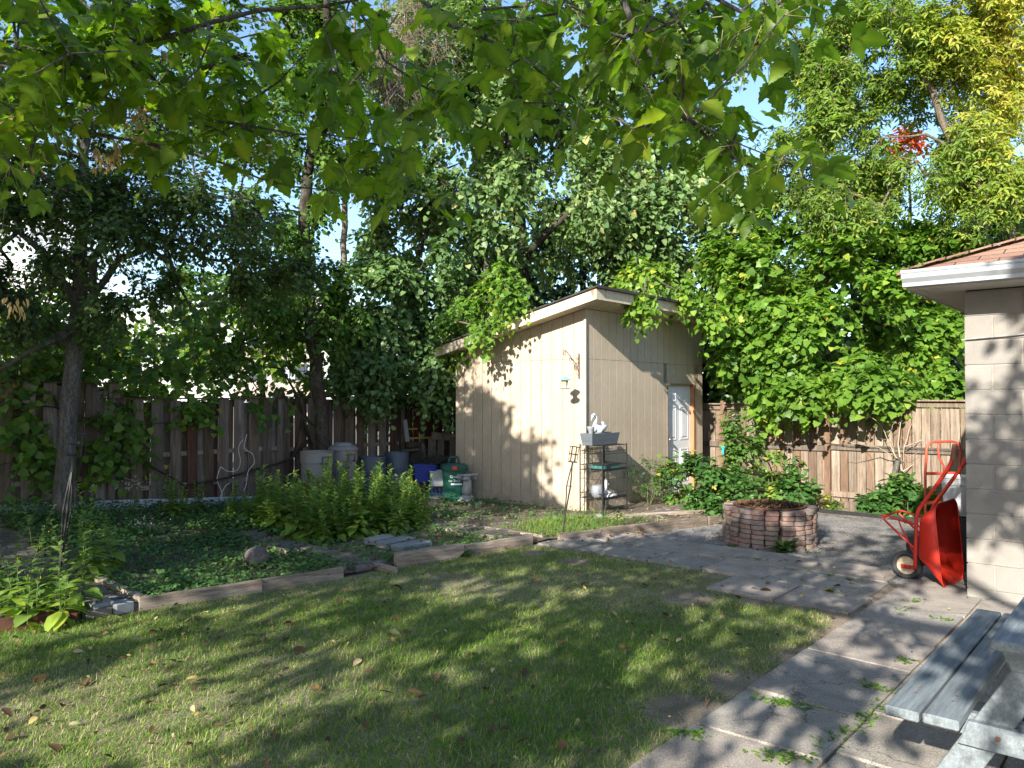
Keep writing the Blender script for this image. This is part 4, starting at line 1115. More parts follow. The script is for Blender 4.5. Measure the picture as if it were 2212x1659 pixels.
# ------------------------------------------------------------------ bird feeder and bracket on the shed
def feeder():
    # plate on the left wall 12 cm from the corner
    br = thing("wall_bracket", "scrolled metal bracket screwed to the shed wall near its corner", "bracket", ab(8.916 - .016, 6.357 + .10, 2.10), YAW)
    m = MB(); m.box((-.004, 0, .0), (.006, .022, .36)); m.build("plate", m_brk, br)
    m = MB()
    def spiral(cx, cz, r0, turns, a0, dirn=1, n=22):
        return [(cx + r0 * (1 - .75 * i / n) * math.cos(a0 + dirn * turns * 2 * math.pi * i / n), 0, cz + r0 * (1 - .75 * i / n) * math.sin(a0 + dirn * turns * 2 * math.pi * i / n)) for i in range(n + 1)]
    arm = [(-.008, 0, .06), (-.04, 0, .035), (-.08, 0, .035), (-.14, 0, .075), (-.22, 0, .14), (-.30, 0, .20), (-.335, 0, .215)]
    m.tube(arm, .006, 6); m.tube(spiral(-.335, .17, .045, 1.4, math.pi / 2), .0055, 6)
    m.tube(spiral(-.20, .085, .038, 1.3, math.pi / 2 - .3), .005, 6)
    m.tube([(-.19, 0, .11), (-.12, 0, .02), (-.06, 0, -.10)], .0035, 6); m.tube(spiral(-.04, .10, .035, 1.3, 0.3), .0035, 6); m.tube(spiral(-.035, -.06, .025, 1.3, 0.0), .003, 6)
    m.tube([(-.06, 0, -.10), (-.03, 0, -.13), (-.006, 0, -.12)], .0035, 6); m.build("scroll", m_brk, br)
    f = thing("bird_feeder", "hanging lantern bird feeder with a teal roof beside the shed corner", "bird feeder", ab(8.90 - .335, 6.457, 1.86), YAW)
    m = MB(); m.tube([(0, 0, .09), (0, 0, .365)], .0018, 5); m.build("hanger", m_brk, f)
    m = MB(); m.lathe([(.085, .03), (.088, .034), (.062, .048), (.045, .052), (.036, .068), (.018, .078), (0, .08)], n=20); m.lathe([(0, .078), (.01, .082), (.008, .092), (0, .094)], n=10); m.build("roof", m_teal, f, smooth=True)
    m = MB(); m.lathe([(.034, -.075), (.05, .028), (.047, .028), (.032, -.072)], n=6); m.build("seed_hopper", m_amber, f)
    m = MB(); m.box((0, 0, -.045), (.018, .07, .05)); m.lathe([(.05, -.092), (.083, -.082), (.083, -.075), (.03, -.075)], n=24); m.build("perch_tray", m_brk2, f)
m_brk = basic("bracket_brown", [(.16, .10, .08), (.22, .14, .12)], 12, .6, metal=.3, bstr=0)
m_brk2 = basic("feeder_grey", [(.30, .30, .38), (.38, .38, .45)], 12, .5, bstr=0)
feeder()

# ------------------------------------------------------------------ barrels and bins
def can(label, x, y, z, r, h, mat, lid=False, drum=False, name="garbage_can"):
    t = thing(name, label, "barrel" if drum else "garbage can", (x, y, z))
    m = MB()
    if drum: m.lathe([(r * .97, 0), (r * 1.0, .03), (r, h * .3), (r * 1.012, h * .32), (r, h * .34), (r, h * .66), (r * 1.012, h * .68), (r, h * .7), (r, h - .02), (r * .985, h), (r * .955, h), (r * .95, h - .015), (r * .95, h * .5), (0, h * .5)], n=40)
    else: m.lathe([(r * .80, 0), (r * .82, .03), (r * .93, h * .80), (r * 1.0, h * .81), (r * 1.0, h * .985), (r * 1.03, h * .99), (r * 1.03, h), (r * .98, h), (r * .96, h * .9), (r * .9, h * .4), (0, h * .4)], n=40)
    auto(m.build("body", mat, t), 35)
    if not drum:
        for s in (-1, 1):
            q = MB(); y0 = s * r * 1.0; hz = h * .86
            R_ = lambda w, zz, o: (w, y0 + s * o, zz)
            ang = 2.3 if s > 0 else -.85
            cc, ss = math.cos(ang), math.sin(ang); ro = lambda w, o, zz: (cc * (r + o) - ss * w, ss * (r + o) + cc * w, zz)
            q.tube([ro(-.055, .0, hz - .045), ro(-.055, .035, hz - .05), ro(-.05, .045, hz + .05), ro(.05, .045, hz + .05), ro(.055, .035, hz - .05), ro(.055, .0, hz - .045)], .008, 6)
            q.build("handle", m_black, t)
    if lid:
        q = MB(); q.lathe([(r * 1.06, h - .012), (r * 1.08, h + .004), (r * 1.04, h + .02), (r * .88, h + .05), (r * .62, h + .062), (r * .60, h + .085), (r * .5, h + .10), (r * .2, h + .102), (0, h + .10)], n=40)
        auto(q.build("lid", mat, t), 30)
    return t
can("open light grey garbage can with a black handle, leftmost of the row at the fence", *at(684, 1000, 11.3)[:2], .0, .235, .86, m_bingrey2)
can("beige-grey garbage can closed with a domed lid beside the tree trunk", *at(741, 1000, 11.75)[:2], .0, .215, .86, m_bingrey, lid=True)
can("slate blue drum right of the lidded garbage can", *at(804, 1000, 12.0)[:2], 0, .205, .73, m_drum, drum=True, name="plastic_drum")
can("darker slate blue drum next to the scrap wood pile", *at(857, 1000, 12.4)[:2], 0, .195, .77, m_drum, drum=True, name="plastic_drum")

def green_bin():
    x, y, _ = at(981, 1000, 12.15)
    t = thing("green_bin", "dark green wheeled compost bin with red latch by the shed's back corner", "bin", (x, y, 0), YAW - .75)
    def ring(w, d, z, ox=0, rr=.05, n=5):
        out = []
        for (cx, cy, a0) in ((w - rr, d - rr, 0), (-w + rr, d - rr, 90), (-w + rr, -d + rr, 180), (w - rr, -d + rr, 270)):
            for i in range(n): a = math.radians(a0 + 90 * i / (n - 1)); out.append((cx + rr * math.cos(a), ox + cy + rr * math.sin(a), z))
        return out
    def loft(m, rings):
        n = len(rings[0]); V = [p for r_ in rings for p in r_]
        F = [tuple(range(n))[::-1], tuple((len(rings) - 1) * n + k for k in range(n))]
        for i in range(len(rings) - 1):
            for k in range(n): F.append((i * n + k, i * n + (k + 1) % n, (i + 1) * n + (k + 1) % n, (i + 1) * n + k))
        m._add(V, F)
    m = MB(); loft(m, [ring(.155, .15, 0), ring(.16, .155, .03), ring(.185, .18, .50), ring(.2, .195, .51), ring(.2, .195, .535)]); auto(m.build("body", m_bingreen, t), 35)
    m = MB(); loft(m, [ring(.205, .20, .537), ring(.215, .21, .545), ring(.212, .205, .56), ring(.215, .21, .565), ring(.20, .195, .585), ring(.12, .12, .605)]); lid = m.build("lid", m_bingreen, t); auto(lid, 35)
    m = MB(); m.tube([(-.08, .18, .57), (-.075, .21, .66), (-.06, .215, .69), (.06, .215, .69), (.075, .21, .66), (.08, .18, .57)], .02, 8); m.build("handle", m_bingreen, t, smooth=True)
    m = MB(); m.box((-.0, -.212, .55), (.08, .018, .06)); m.build("latch", m_redlatch, t, bevel=.006)
    # white lettering strips on the front
    for (txt, z, s) in (("Green", .40, .055), ("for Zone", .335, .05)):
        c = bpy.data.curves.new("lettering", 'FONT'); c.body = txt; c.size = s; c.extrude = .001; c.align_x = 'CENTER'
        o = bpy.data.objects.new("lettering", c); link(o, t); o.location = (0, -.176 - (z - .33) * .06, z); o.rotation_euler = (math.pi / 2 - .05, 0, 0); c.materials.append(m_label); me = bpy.data.meshes.new_from_object(o); o2 = bpy.data.objects.new('lettering', me); link(o2, t); o2.location = o.location; o2.rotation_euler = o.rotation_euler; bpy.data.objects.remove(o)
    m = MB(); m.box((.03, -.178, .30), (.17, .003, .026)); m.build("sticker", m_label, t)
    for s in (-1, 1):
        m = MB(); m.tube([(s * .15, .16, .05), (s * .185, .16, .05)], .05, 16); m.build("wheel", m_rubber, t)
green_bin()

def pedestal():
    x, y, _ = at(1008, 1000, 12.05)
    t = thing("column_pedestal", "weathered white plaster column pedestal with scroll capital beside the green bin", "pedestal", (x, y, 0), YAW + .2)
    m = MB(); m.lathe([(.145, 0), (.148, .03), (.14, .055), (.115, .065), (.118, .085), (.11, .105), (.095, .11), (.088, .125)], n=32); m.build("base", m_stone, t, smooth=True)
    m = MB(); m.lathe([(.083, .12), (.078, .2), (.074, .30), (.072, .37)], n=64, ribs=16, rib=.035); m.build("shaft", m_stone, t, smooth=True)
    m = MB()
    m.lathe([(.075, .365), (.085, .375), (.095, .39), (.10, .40)], n=24)
    for sx in (-1, 1):
        for sy in (-1, 1):
            m.tube([(sx * .098, sy * .02, .395), (sx * .098, sy * .105, .395)], .034, 14)
    m.build("capital", m_stone, t, smooth=False)
    m = MB(); m.box((0, 0, .442), (.27, .27, .024)); m.build("slab_top", m_stone, t, bevel=.006)
pedestal()

# ------------------------------------------------------------------ scrap heap between fence and shed
def plank(label, p, q, w, h, mat=None, name="plank", cat="plank", tint=.5, up=(0, 1, 0), group="scrap lumber behind the shed corner"):
    m = MB(); m.tint = tint; c = Vector(p)
    m.beam((0, 0, 0), Vector(q) - c, w, h, up); o = m.build(name, mat or m_scrap, bevel=.002); o.location = c
    return tag(o, label, cat, group)
A_ = lambda px, py, Y: at(px, py, Y)
plank("pale upright plank above the scrap heap", A_(881, 957, 13.3), A_(875, 906, 13.3), .07, .03, m_scrapl)
plank("upper thin yellow batten level against the pale plank", A_(878, 927, 13.35), A_(901, 926, 13.5), .03, .025, m_yellowwood)
plank("long lower yellow batten crossing the scrap heap", A_(880, 947, 13.32), A_(934, 945, 13.6), .03, .025, m_yellowwood)
plank("short upright yellow batten crossing the long one", A_(906, 936, 13.38), A_(907, 956, 13.36), .02, .02, m_yellowwood)
plank("bent yellow stick at the top of the scrap heap", A_(937, 927, 13.5), A_(946, 921, 13.6), .02, .02, m_yellowwood)
plank("brown beam lying flat on the scrap heap", A_(878, 960, 13.1), A_(917, 960, 13.25), .09, .09, tint=.1)
plank("old grey top rail of the broken pallet", A_(932, 941, 13.0), A_(983, 945, 13.1), .04, .12, tint=.7, up=(0, 0, 1))
for i, (x, w, t) in enumerate(((932, .13, .6), (951, .11, .4), (979, .14, .5))):
    plank(("left", "middle", "right")[i] + " upright board of the broken pallet leaning at the shed corner", A_(x, 1002, 12.9), A_(x + 2, 946, 13.05), w, .025, tint=t, up=(0, 1, 0))
for i, (x0, y0, x1, y1, t, lb) in enumerate(((886, 1030, 896, 970, .5, "leaning grey plank just right of the dark blue drum"), (893, 1030, 903, 968, .3, "second leaning plank from the dark blue drum"), (910, 1010, 914, 962, .45, "wide leaning board at the centre of the scrap heap"), (920, 1000, 913, 958, .9, "narrow board crossing the wide leaning board"), (938, 1000, 928, 966, .25, "dark slat in front of the broken pallet"), (942, 998, 958, 962, .6, "slat slanting right in front of the broken pallet"))):
    plank(lb, A_(x0, y0, 12.85 - .02 * i), A_(x1, y1, 13.2), .10 if i != 3 else .05, .025, tint=t)
plank("flat board under the brown beam", A_(866, 974, 13.0), A_(905, 970, 13.1), .14, .03, tint=.8, up=(0, 0, 1))
def sticks():
    rng = random.Random(5); m = MB(); c = Vector(A_(930, 1003, 12.7))
    for i in range(90):
        p = Vector((rng.uniform(-.28, .32), rng.uniform(-.15, .15), rng.uniform(-.12, .16))); d = Vector((rng.gauss(0, 1), rng.gauss(0, .4), rng.gauss(0, .45))).normalized() * rng.uniform(.1, .3)
        m.tube([p - d, p + Vector((0, 0, rng.uniform(-.02, .02))), p + d], rng.uniform(.002, .005), 4)
    o = m.build("brush_pile", m_bark_d); o.location = c; tag(o, "tangle of dry brown twigs heaped above the blue box", "brush pile")
sticks()
def box_open(name, label, cat, loc, d, mat, rz=0, taper=.88, wall=.01, crate=False, group=None):
    t = thing(name, label, cat, loc, rz, group); m = MB(); w, l, h = d
    B = [(-w / 2 * taper, -l / 2 * taper, 0), (w / 2 * taper, -l / 2 * taper, 0), (w / 2 * taper, l / 2 * taper, 0), (-w / 2 * taper, l / 2 * taper, 0)]
    T = [(-w / 2, -l / 2, h), (w / 2, -l / 2, h), (w / 2, l / 2, h), (-w / 2, l / 2, h)]
    k = 1 - wall * 2 / min(w, l); Ti = [(x * k, y * k, h) for x, y, z in T]; Bi = [(x * k, y * k, wall) for x, y, z in B]
    F = [(3, 2, 1, 0)] + [(i, (i + 1) % 4, 4 + (i + 1) % 4, 4 + i) for i in range(4)] + [(4 + i, 4 + (i + 1) % 4, 8 + (i + 1) % 4, 8 + i) for i in range(4)] + [(8 + i, 8 + (i + 1) % 4, 12 + (i + 1) % 4, 12 + i) for i in range(4)] + [(12, 13, 14, 15)]
    m._add(B + T + Ti + Bi, F); m.build("body", mat, t, bevel=.004)
    m = MB(); m.box((0, 0, h - .012), (w + .02, l + .02, .022)) if False else m.tube([(-w / 2, -l / 2, h), (w / 2, -l / 2, h), (w / 2, l / 2, h), (-w / 2, l / 2, h)], .009, 6, closed=True); m.build("rim", mat, t)
    if crate:
        m = MB()
        for i in range(5): m.box((-w / 2 + (i + .5) * w / 5, -l / 2 * .96 - .006, h * .55), (w / 5 * .55, .01, h * .55))
        m.build("side_slots", m_black, t)
    return t
x, y, z = A_(917, 1036, 12.5); box_open("recycling_box", "bright blue recycling box half hidden behind the flowering plants", "recycling box", (x, y, .28), (.36, .3, .27), m_blue, .2)
x, y, z = A_(945, 1045, 12.35); box_open("storage_tub", "white plastic tub stacked on the blue crate by the green bin", "tub", (x, y, .235), (.25, .22, .235), m_white, .15, .95)
x, y, z = A_(944, 1064, 12.45); box_open("milk_crate", "dark blue plastic crate under the white tub", "crate", (x, y, .085), (.3, .3, .15), m_crateblue, .15, .98, crate=True)
x, y, z = A_(944, 1070, 12.45)
m = MB(); m.box((0, 0, .04), (.26, .36, .08), (0, 0, .1)); o = m.build("concrete_brick", m_paver_grey, bevel=.006); o.location = (x, y, .0); tag(o, "grey concrete brick under the dark blue crate", "brick")
x, y, z = A_(917, 1064, 12.6); m = MB(); m.box((0, 0, .14), (.3, .3, .28)); m.box((0, -.1505, .14), (.2, .01, .16)); o = m.build("storage_block", m_scrap, bevel=.01); o.location = (x, y, 0); tag(o, "dark wooden box under the bright blue recycling box", "box")
x, y, z = gp(1025, 1093, .02); m = MB(); m.box((0, 0, .03), (.21, .13, .06), (0, 0, .3)); o = m.build("concrete_brick", m_paver_grey, bevel=.006); o.location = (x, y, .0); tag(o, "pale brick lying in the grass in front of the column pedestal", "brick")

# three grey pavers and the kerb stones at the left path
for (lb, px, py, L, rz) in (("leftmost and farthest of three grey slabs in the goldenrod bed", 820, 1166, .30, .1), ("middle one of three grey slabs in the goldenrod bed", 855, 1171, .42, .05), ("nearest and longest of three grey slabs in the goldenrod bed", 889, 1179, .42, .0)):
    x, y, z = gp(px, py, .10); m = MB(); m.box((0, 0, 0), (L, .18, .06)); o = m.build("garden_slab", m_paver_grey, bevel=.004); o.location = (x, y, .10); o.rotation_euler = (.02, -.01, YAW + rz); tag(o, lb, "slab", "loose grey slabs in the bed")
for i, (lb, px, py, d) in enumerate((("squared grey stone at the end of the left brick path", 219, 1318, (.16, .12, .09)), ("second grey stone beside the pale cracked board end", 262, 1317, (.14, .12, .085)), ("grey brick standing on the far part of the left path kerb", 193, 1258, (.17, .08, .07)))):
    x, y, z = gp(px, py, .03); m = MB(); m.box((0, 0, 0), d); o = m.build("kerb_stone", m_paver_grey, bevel=.007); o.location = (x, y, .05 + .02 * (i == 2)); o.rotation_euler = (0, 0, YAW + .1 * i); tag(o, lb, "stone", "loose kerb stones at the left path")

# ------------------------------------------------------------------ fire pit
def fire_pit():
    cx, cy = 2.94, 8.80
    t = thing("fire_pit", "round fire pit of loosely stacked red and grey pavers with a leaf-filled bowl", "fire pit", (cx, cy, 0))
    rng = random.Random(21); n = 20; R = .452; h = .0525
    for k in range(n):
        th = 2 * math.pi * k / n + .05; m = MB(); lean = rng.uniform(-.05, .05)
        for j in range(8):
            m.tint = rng.random(); w, d = rng.uniform(.136, .148), .125
            rr = R + rng.uniform(-.013, .013); an = th + rng.uniform(-.022, .022) + lean * j / 8 * 1.2
            pts = []
            for i in range(9):                                # bowed front
                f = -1 + 2 * i / 8; pts.append((d / 2 - (.022 * abs(f) ** 3), f * w / 2))
            pts += [(-d / 2, w / 2 * .8), (-d / 2, -w / 2 * .8)]
            c, s = math.cos(an + rng.uniform(-.05, .05)), math.sin(an); c2, s2 = math.cos(an), math.sin(an)
            z = j * h; P = [(c2 * rr + c2 * x - s2 * y, s2 * rr + s2 * x + c2 * y, z + .001) for x, y in pts]
            m.prism(P[::1], (0, 0, h - .005))
        m.build("paver_stack", m_paver, t, bevel=.005)
    m = MB(); m.lathe([(.0, .36), (.2, .37), (.32, .40), (.385, .437), (.40, .437), (.405, .43), (.33, .385), (.2, .35), (0, .34)], n=40); m.build("fire_bowl", m_rust, t, smooth=True)
    m = MB(); m.lathe([(.40, .0), (.40, .38), (.385, .38), (.385, .0)], n=30); m.build("steel_ring", m_rust, t)
    g = np.random.default_rng(8); N = 2600; r = .36 * g.uniform(0, 1, N) ** .5; a = g.uniform(0, 6.28, N)
    P = np.stack([r * np.cos(a), r * np.sin(a), .385 + .03 * (1 - (r / .36) ** 2) * g.uniform(.3, 1.2, N) + .03 * (r / .36) ** 2], 1)
    scatter("leaf_litter", T_LANCE, P, g.normal(0, 1, (N, 3)) * [1, 1, .35], np.tile([0, 0, 1.], (N, 1)) + g.normal(0, .5, (N, 3)), g.uniform(.03, .07, N), m_litter, t, g.uniform(.0, .75, N), width=1.3)
m_litter = leaf_mat("dry_litter", [(.03, .018, .013), (.075, .042, .027), (.15, .09, .055), (.30, .21, .13)], None, .15, .8, .15, 1.1)
fire_pit()

# ------------------------------------------------------------------ wheelbarrow standing on end
def wheelbarrow():
    t = thing("wheelbarrow", "bright red wheelbarrow stood on its nose against the block garage", "wheelbarrow", ab(7.65, 1.72), YAW - .07)
    def rr(x0, x1, z0, z1, rad, y0, y1, n=7):
        out = []
        for (cx, cz, a0) in ((x1 - rad, z1 - rad, 0), (x0 + rad, z1 - rad, 90), (x0 + rad, z0 + rad, 180), (x1 - rad, z0 + rad, 270)):
            for i in range(n):
                a = math.radians(a0 + 90 * i / (n - 1)); z = cz + rad * math.sin(a); f = (z - z0) / (z1 - z0)
                out.append((cx + rad * math.cos(a), y1 * f + y0 * (1 - f), z))
        return out
    ringsd = [rr(-.17, .30, .215, .60, .07, .012, .0), rr(-.20, .345, .15, .645, .085, -.065, -.05), rr(-.25, .41, .012, .725, .11, -.195, -.135)]
    n = len(ringsd[0]); V = [p for r_ in ringsd for p in r_]; F = [tuple(range(n))]
    for i in range(len(ringsd) - 1):
        for k in range(n): F.append((i * n + k, (i + 1) * n + k, (i + 1) * n + (k + 1) % n, i * n + (k + 1) % n))
    o = raw("tub", V, F, m_red, t); auto(o, 28); s = o.modifiers.new("thickness", 'SOLIDIFY'); s.thickness = .003
    m = MB(); m.tube(ringsd[-1], .007, 8, closed=True); m.build("tub_rim", m_red, o, smooth=True)
    def smooth_path(pts, k=4):
        P = [Vector(p) for p in pts]
        for _ in range(2):
            Q = [P[0]]
            for i in range(len(P) - 1): Q += [P[i] * .75 + P[i + 1] * .25, P[i] * .25 + P[i + 1] * .75]
            Q.append(P[-1]); P = Q
        return P
    for (sx, xe) in ((-.20, -.045), (.22, .05)):
        m = MB(); path = [(sx, -.285, 1.235), (sx, -.27, 1.12), (sx, -.225, 1.02), (sx, -.05, .75), (sx, .02, .64), (sx, .022, .5), (sx, .035, .20), (sx * .75, .05, .135), (xe * 1.1, .11, .12), (xe, .175, .118)]
        m.tube(smooth_path(path), .016, 10); rail = m.build("handle_rail", m_red, t, smooth=True)
        m = MB(); m.tube([(sx, -.289, 1.255), (sx, -.286, 1.235), (sx, -.27, 1.12)], .021, 10); m.build("grip", m_grip, rail, smooth=True)
        m = MB(); q = sx * .98
        m.tube(smooth_path([(q, .02, .53), (q, .15, .555), (q, .285, .59), (q, .31, .575), (q, .29, .545), (q, .15, .42), (q, .02, .31)]), .010, 8)
        m.tube([(q, .17, .558), (q, .15, .50), (q, .10, .40), (q, .02, .225)], .006, 6); m.beam((q, .02, .535), (q, .13, .565), .012, .035, (1, 0, 0)); m.build("leg", m_red, t)
    m = MB(); m.tube([(-.19, .30, .58), (.21, .30, .58)], .009, 8); m.build("stretcher", m_red, t)
    w = MB(); c = (0, .165, .13)
    prof = [(.076, -.018), (.088, -.030), (.108, -.036), (.124, -.026), (.131, -.008), (.131, .008), (.124, .026), (.108, .036), (.088, .030), (.076, .018)]
    def turned(m, prof, nn=36):
        V = []; F = []
        for (r, x) in prof:
            for k in range(nn): a = 2 * math.pi * k / nn; V.append((c[0] + x, c[1] + r * math.cos(a), c[2] + r * math.sin(a)))
        for i in range(len(prof) - 1):
            for k in range(nn): F.append((i * nn + k, i * nn + (k + 1) % nn, (i + 1) * nn + (k + 1) % nn, (i + 1) * nn + k))
        m._add(V, F)
    wh = thing("wheel", None, None); wh.parent = t
    turned(w, prof); w.build("tyre", m_rubber, wh, smooth=True)
    w = MB(); turned(w, [(0, -.030), (.022, -.030), (.026, -.022), (.045, -.014), (.070, -.018), (.079, -.027), (.082, -.02), (.079, .02), (.079, .027), (.070, .018), (.045, .014), (.026, .022), (.022, .030), (0, .030)])
    for k in range(6):
        a = k * math.pi / 3; w.box((-.019, c[1] + .055 * math.cos(a), c[2] + .055 * math.sin(a)), (.008, .012, .012))
    auto(w.build("rim", m_cream, wh), 30)
    m = MB(); m.tube([(-.075, .165, .125), (.075, .165, .125)], .011, 10)
    for s in (-1, 1): m.box((s * .052, .15, .123), (.014, .10, .036))
    m.build("axle_bracket", m_red, t, bevel=.003)
wheelbarrow()
def hand_truck():
    t = thing("hand_truck", "faded red tubular hand truck standing behind the wheelbarrow", "hand truck", (4.33, 7.72, 0), .12)
    w = .185; m = MB()
    P = [(-w + .01, .03, .05), (-w + .005, .03, .5), (-w, .02, .9), (-w, 0, 1.1)] + [(-w + .09 - .09 * math.cos(a), 0, 1.12 + .09 * math.sin(a)) for a in np.linspace(0, math.pi / 2, 6)] + [(w - .09 + .09 * math.sin(a), 0, 1.12 + .09 * math.cos(a)) for a in np.linspace(0, math.pi / 2, 6)] + [(w, 0, 1.1), (w, .02, .9), (w - .005, .03, .5), (w - .01, .03, .05)]
    m.tube(P, .013, 10); m.build("frame", m_red2, t, smooth=True)
    m = MB(); m.tube([(-.045, 0, 1.205), (-.06, .0, 1.15), (-.05, .0, 1.05), (0.01, .01, .96), (.02, .02, .885)], .011, 8); m.build("centre_bar", m_red2, t, smooth=True)
    for z in (.89, .6, .3):
        m = MB(); m.beam((-w, .02, z), (w, .02, z), .012, .03); m.build("crossbar", m_red2, t)
    m = MB(); m.box((0, -.08, .03), (.36, .2, .008)); m.build("toe_plate", m_red2, t)
    for s in (-1, 1):
        m = MB(); m.tube([(s * .24 - .03, .10, .135), (s * .24 + .03, .10, .135)], .13, 28); m.build("wheel", m_rubber, t, bevel=.015)
    m = MB(); m.tube([(-.24, .10, .135), (.24, .10, .135)], .01, 8); m.build("axle", m_metal, t)
hand_truck()
t = thing("bucket", "white plastic bucket behind the wheelbarrow handles", "bucket", (4.36, 7.50, .515), .4)
m = MB(); m.lathe([(.132, 0), (.135, .01), (.152, .29), (.162, .295), (.162, .32), (.156, .325), (.158, .35), (.165, .355), (.165, .372), (.155, .375), (.148, .36), (.14, .1), (0, .1)], n=40); auto(m.build("body", m_white, t), 35)
m = MB(); m.tube([(.165 * math.cos(a), .165 * math.sin(a) * .9 - .03, .335 - .10 * math.sin(a)) for a in np.linspace(0, math.pi, 15)], .003, 5); m.build("handle", m_metal, t)
box_open("plastic_crate", "black crate under the white bucket beside the garage wall", "crate", (4.38, 7.50, 0), (.36, .34, .5), m_black, .5, .95, crate=True)
m = MB(); m.tube([(0, 0, 0), (.06, .05, .3), (.16, .1, .62)], [.045, .042, .038], 10); o = m.build("log", m_bark); o.location = (*at(1925, 1050, 11.6)[:2], .12); tag(o, "dark log leaning on the fence behind the raspberry canes", "log")

# ------------------------------------------------------------------ picnic table
def picnic():
    t = thing("picnic_table", "blue-grey painted wooden picnic table with attached benches at the patio edge", "picnic table", ab(3.30, .20), YAW)
    rng = random.Random(3); L = 1.83
    def plk(m, y0, y1, z, x0, x1): m.box(((x0 + x1) / 2, (y0 + y1) / 2, z - .02), (x1 - x0, y1 - y0, .04), (rng.uniform(-.006, .006), 0, 0))
    for k in range(5):
        m = MB(); y0 = .346 - .14 * k; plk(m, y0 - .133, y0, .75 + rng.uniform(-.001, .001), .07 + rng.uniform(-.008, .008), .07 + L); m.build("top_board", m_bluegrey, t, bevel=.006)
    for (ya, yb) in (((.565, .688), (.432, .555)), ((-.70, -.577), (-.567, -.444))):
        for (y0, y1) in (ya, yb):
            m = MB(); plk(m, y0, y1, .45, -.04 + rng.uniform(-.008, .008), L - .05); m.build("bench_board", m_bluegrey, t, bevel=.006)
    for (bx, by, bz) in ((.148 - .032, .33, .365), (.148 - .032, .24, .35), (.148 - .032, -.33, .365)):
        m = MB(); m.tube([(bx - .006, by, bz), (bx + .004, by, bz)], .009, 10); m.build("bolt", m_rust, t)
    for yb in (.49, .625):
        for xb in (.17, .24):
            m = MB(); m.tube([(xb, yb, .4495), (xb, yb, .4515)], .006, 8); m.build("screw", m_rust, t)
    for x in (.20, 1.52):
        m = MB(); m.prism([(x, .66, .41), (x, -.67, .41), (x, -.60, .32), (x, .59, .32)], (.04, 0, 0)); m.build("seat_support", m_bluegrey, t, bevel=.003)
        m = MB(); m.prism([(x - .05, .33, .71), (x - .05, -.34, .71), (x - .05, -.30, .62), (x - .05, .29, .62)], (.04, 0, 0)); m.build("top_cleat", m_bluegrey, t, bevel=.003)
        m = MB(); m.prism([(x - .082, .43, .405), (x - .082, -.44, .405), (x - .082, -.475, .31), (x - .082, .465, .31)], (.038, 0, 0)); m.build("cross_brace", m_bluegrey, t, bevel=.003)
        for s in (-1, 1):
            m = MB(); m.prism([(x - .042, s * .24, .708), (x - .042, s * .11, .708), (x - .042, s * .50, 0.02), (x - .042, s * .64, .02)], (.04, 0, 0)); m.build("leg", m_bluegrey, t, bevel=.003)
    for s in (-1, 1):
        m = MB(); m.beam((.2 if s < 0 else 1.5, 0, .36), (.86 + .06 * s, 0, .70), .09, .038, (0, 1, 0)); m.build("diagonal_brace", m_bluegrey, t, bevel=.003)
picnic()

# ------------------------------------------------------------------ cords and trellis
def cord(name, label, pts, r, mat, cat, group=None, n=6):
    m = MB(); c = Vector(pts[0]); m.tube([Vector(p) - c for p in pts], r, n); o = m.build(name, mat, smooth=True); o.location = c; return tag(o, label, cat, group)
def fence_pt(px, py, off=.12):
    q = (px - 1106) / 1660; Y = (10.4 - off) / (UX - UY * q); return at(px, py, Y)
def rfence_pt(px, py, off=.06):
    q = (px - 1106) / 1660; Y = (13 - off) / (UY + UX * q); return at(px, py, Y)
def loop(P, per=6):
    out = []
    for i in range(len(P) - 1):
        p0 = P[max(i - 1, 0)]; p1 = P[i]; p2 = P[i + 1]; p3 = P[min(i + 2, len(P) - 1)]
        for k in range(per):
            t = k / per; out.append(tuple(.5 * ((2 * b) + (-a + c) * t + (2 * a - 5 * b + 4 * c - d) * t * t + (-a + 3 * b - 3 * c + d) * t ** 3) for a, b, c, d in zip(p0, p1, p2, p3)))
    out.append(P[-1]); return out
cord("rope", "white cord hanging in loops on the dark fence", [fence_pt(x, y) for x, y in loop([(477, 1008), (469, 1035), (480, 1068), (472, 1090), (478, 1068), (487, 1050), (496, 1044)])], .006, m_cord, "cord", None)
cord("rope", "white cord curling down beside the taller fence post", [fence_pt(x, y) for x, y in loop([(533, 938), (528, 968), (545, 980), (549, 1000), (536, 1018), (532, 1045), (526, 1062)])], .006, m_cord, "cord", None)
cord("rope", "short white cord arc between the two loops", [fence_pt(x, y) for x, y in loop([(477, 1008), (492, 1018), (513, 1015), (519, 995), (515, 968), (524, 950)])], .005, m_cord, "cord", None)
cord("string_light", "thin black cable with tiny bulbs strung along the sunny fence", [rfence_pt(x, y, .075) for x, y in loop([(1545, 950), (1640, 957), (1700, 960), (1780, 957), (1850, 965), (1960, 968), (2090, 974), (2180, 978)])], .005, m_black, "string lights")
def trellis():
    b = Vector(at(1640, 1080, 11.9)); b.z = -.05
    t = thing("trellis", "leaning pale cane trellis with crossbars among the bushes by the fence", "trellis", tuple(b))
    def c(x, y, Y=11.9): return Vector(at(1411 + .1823 * x, 864 + .1823 * y, Y)) - b
    for (p, q) in (((1185, 420), (1195, 1100)), ((1120, 540), (1330, 1090)), ((1190, 560), (1400, 960)), ((1270, 520), (1470, 990)), ((1060, 560), (1250, 900))):
        m = MB(); m.tube([c(*p), c(*q, 11.8)], .012, 6); m.build("cane", m_bamboo, t)
    for (p, q) in (((1090, 625), (1300, 560)), ((1200, 750), (1400, 665)), ((1340, 880), (1455, 845))):
        m = MB(); m.tube([c(*p, 11.88), c(*q, 11.88)], .009, 6); m.build("rung", m_bark, t)
trellis()
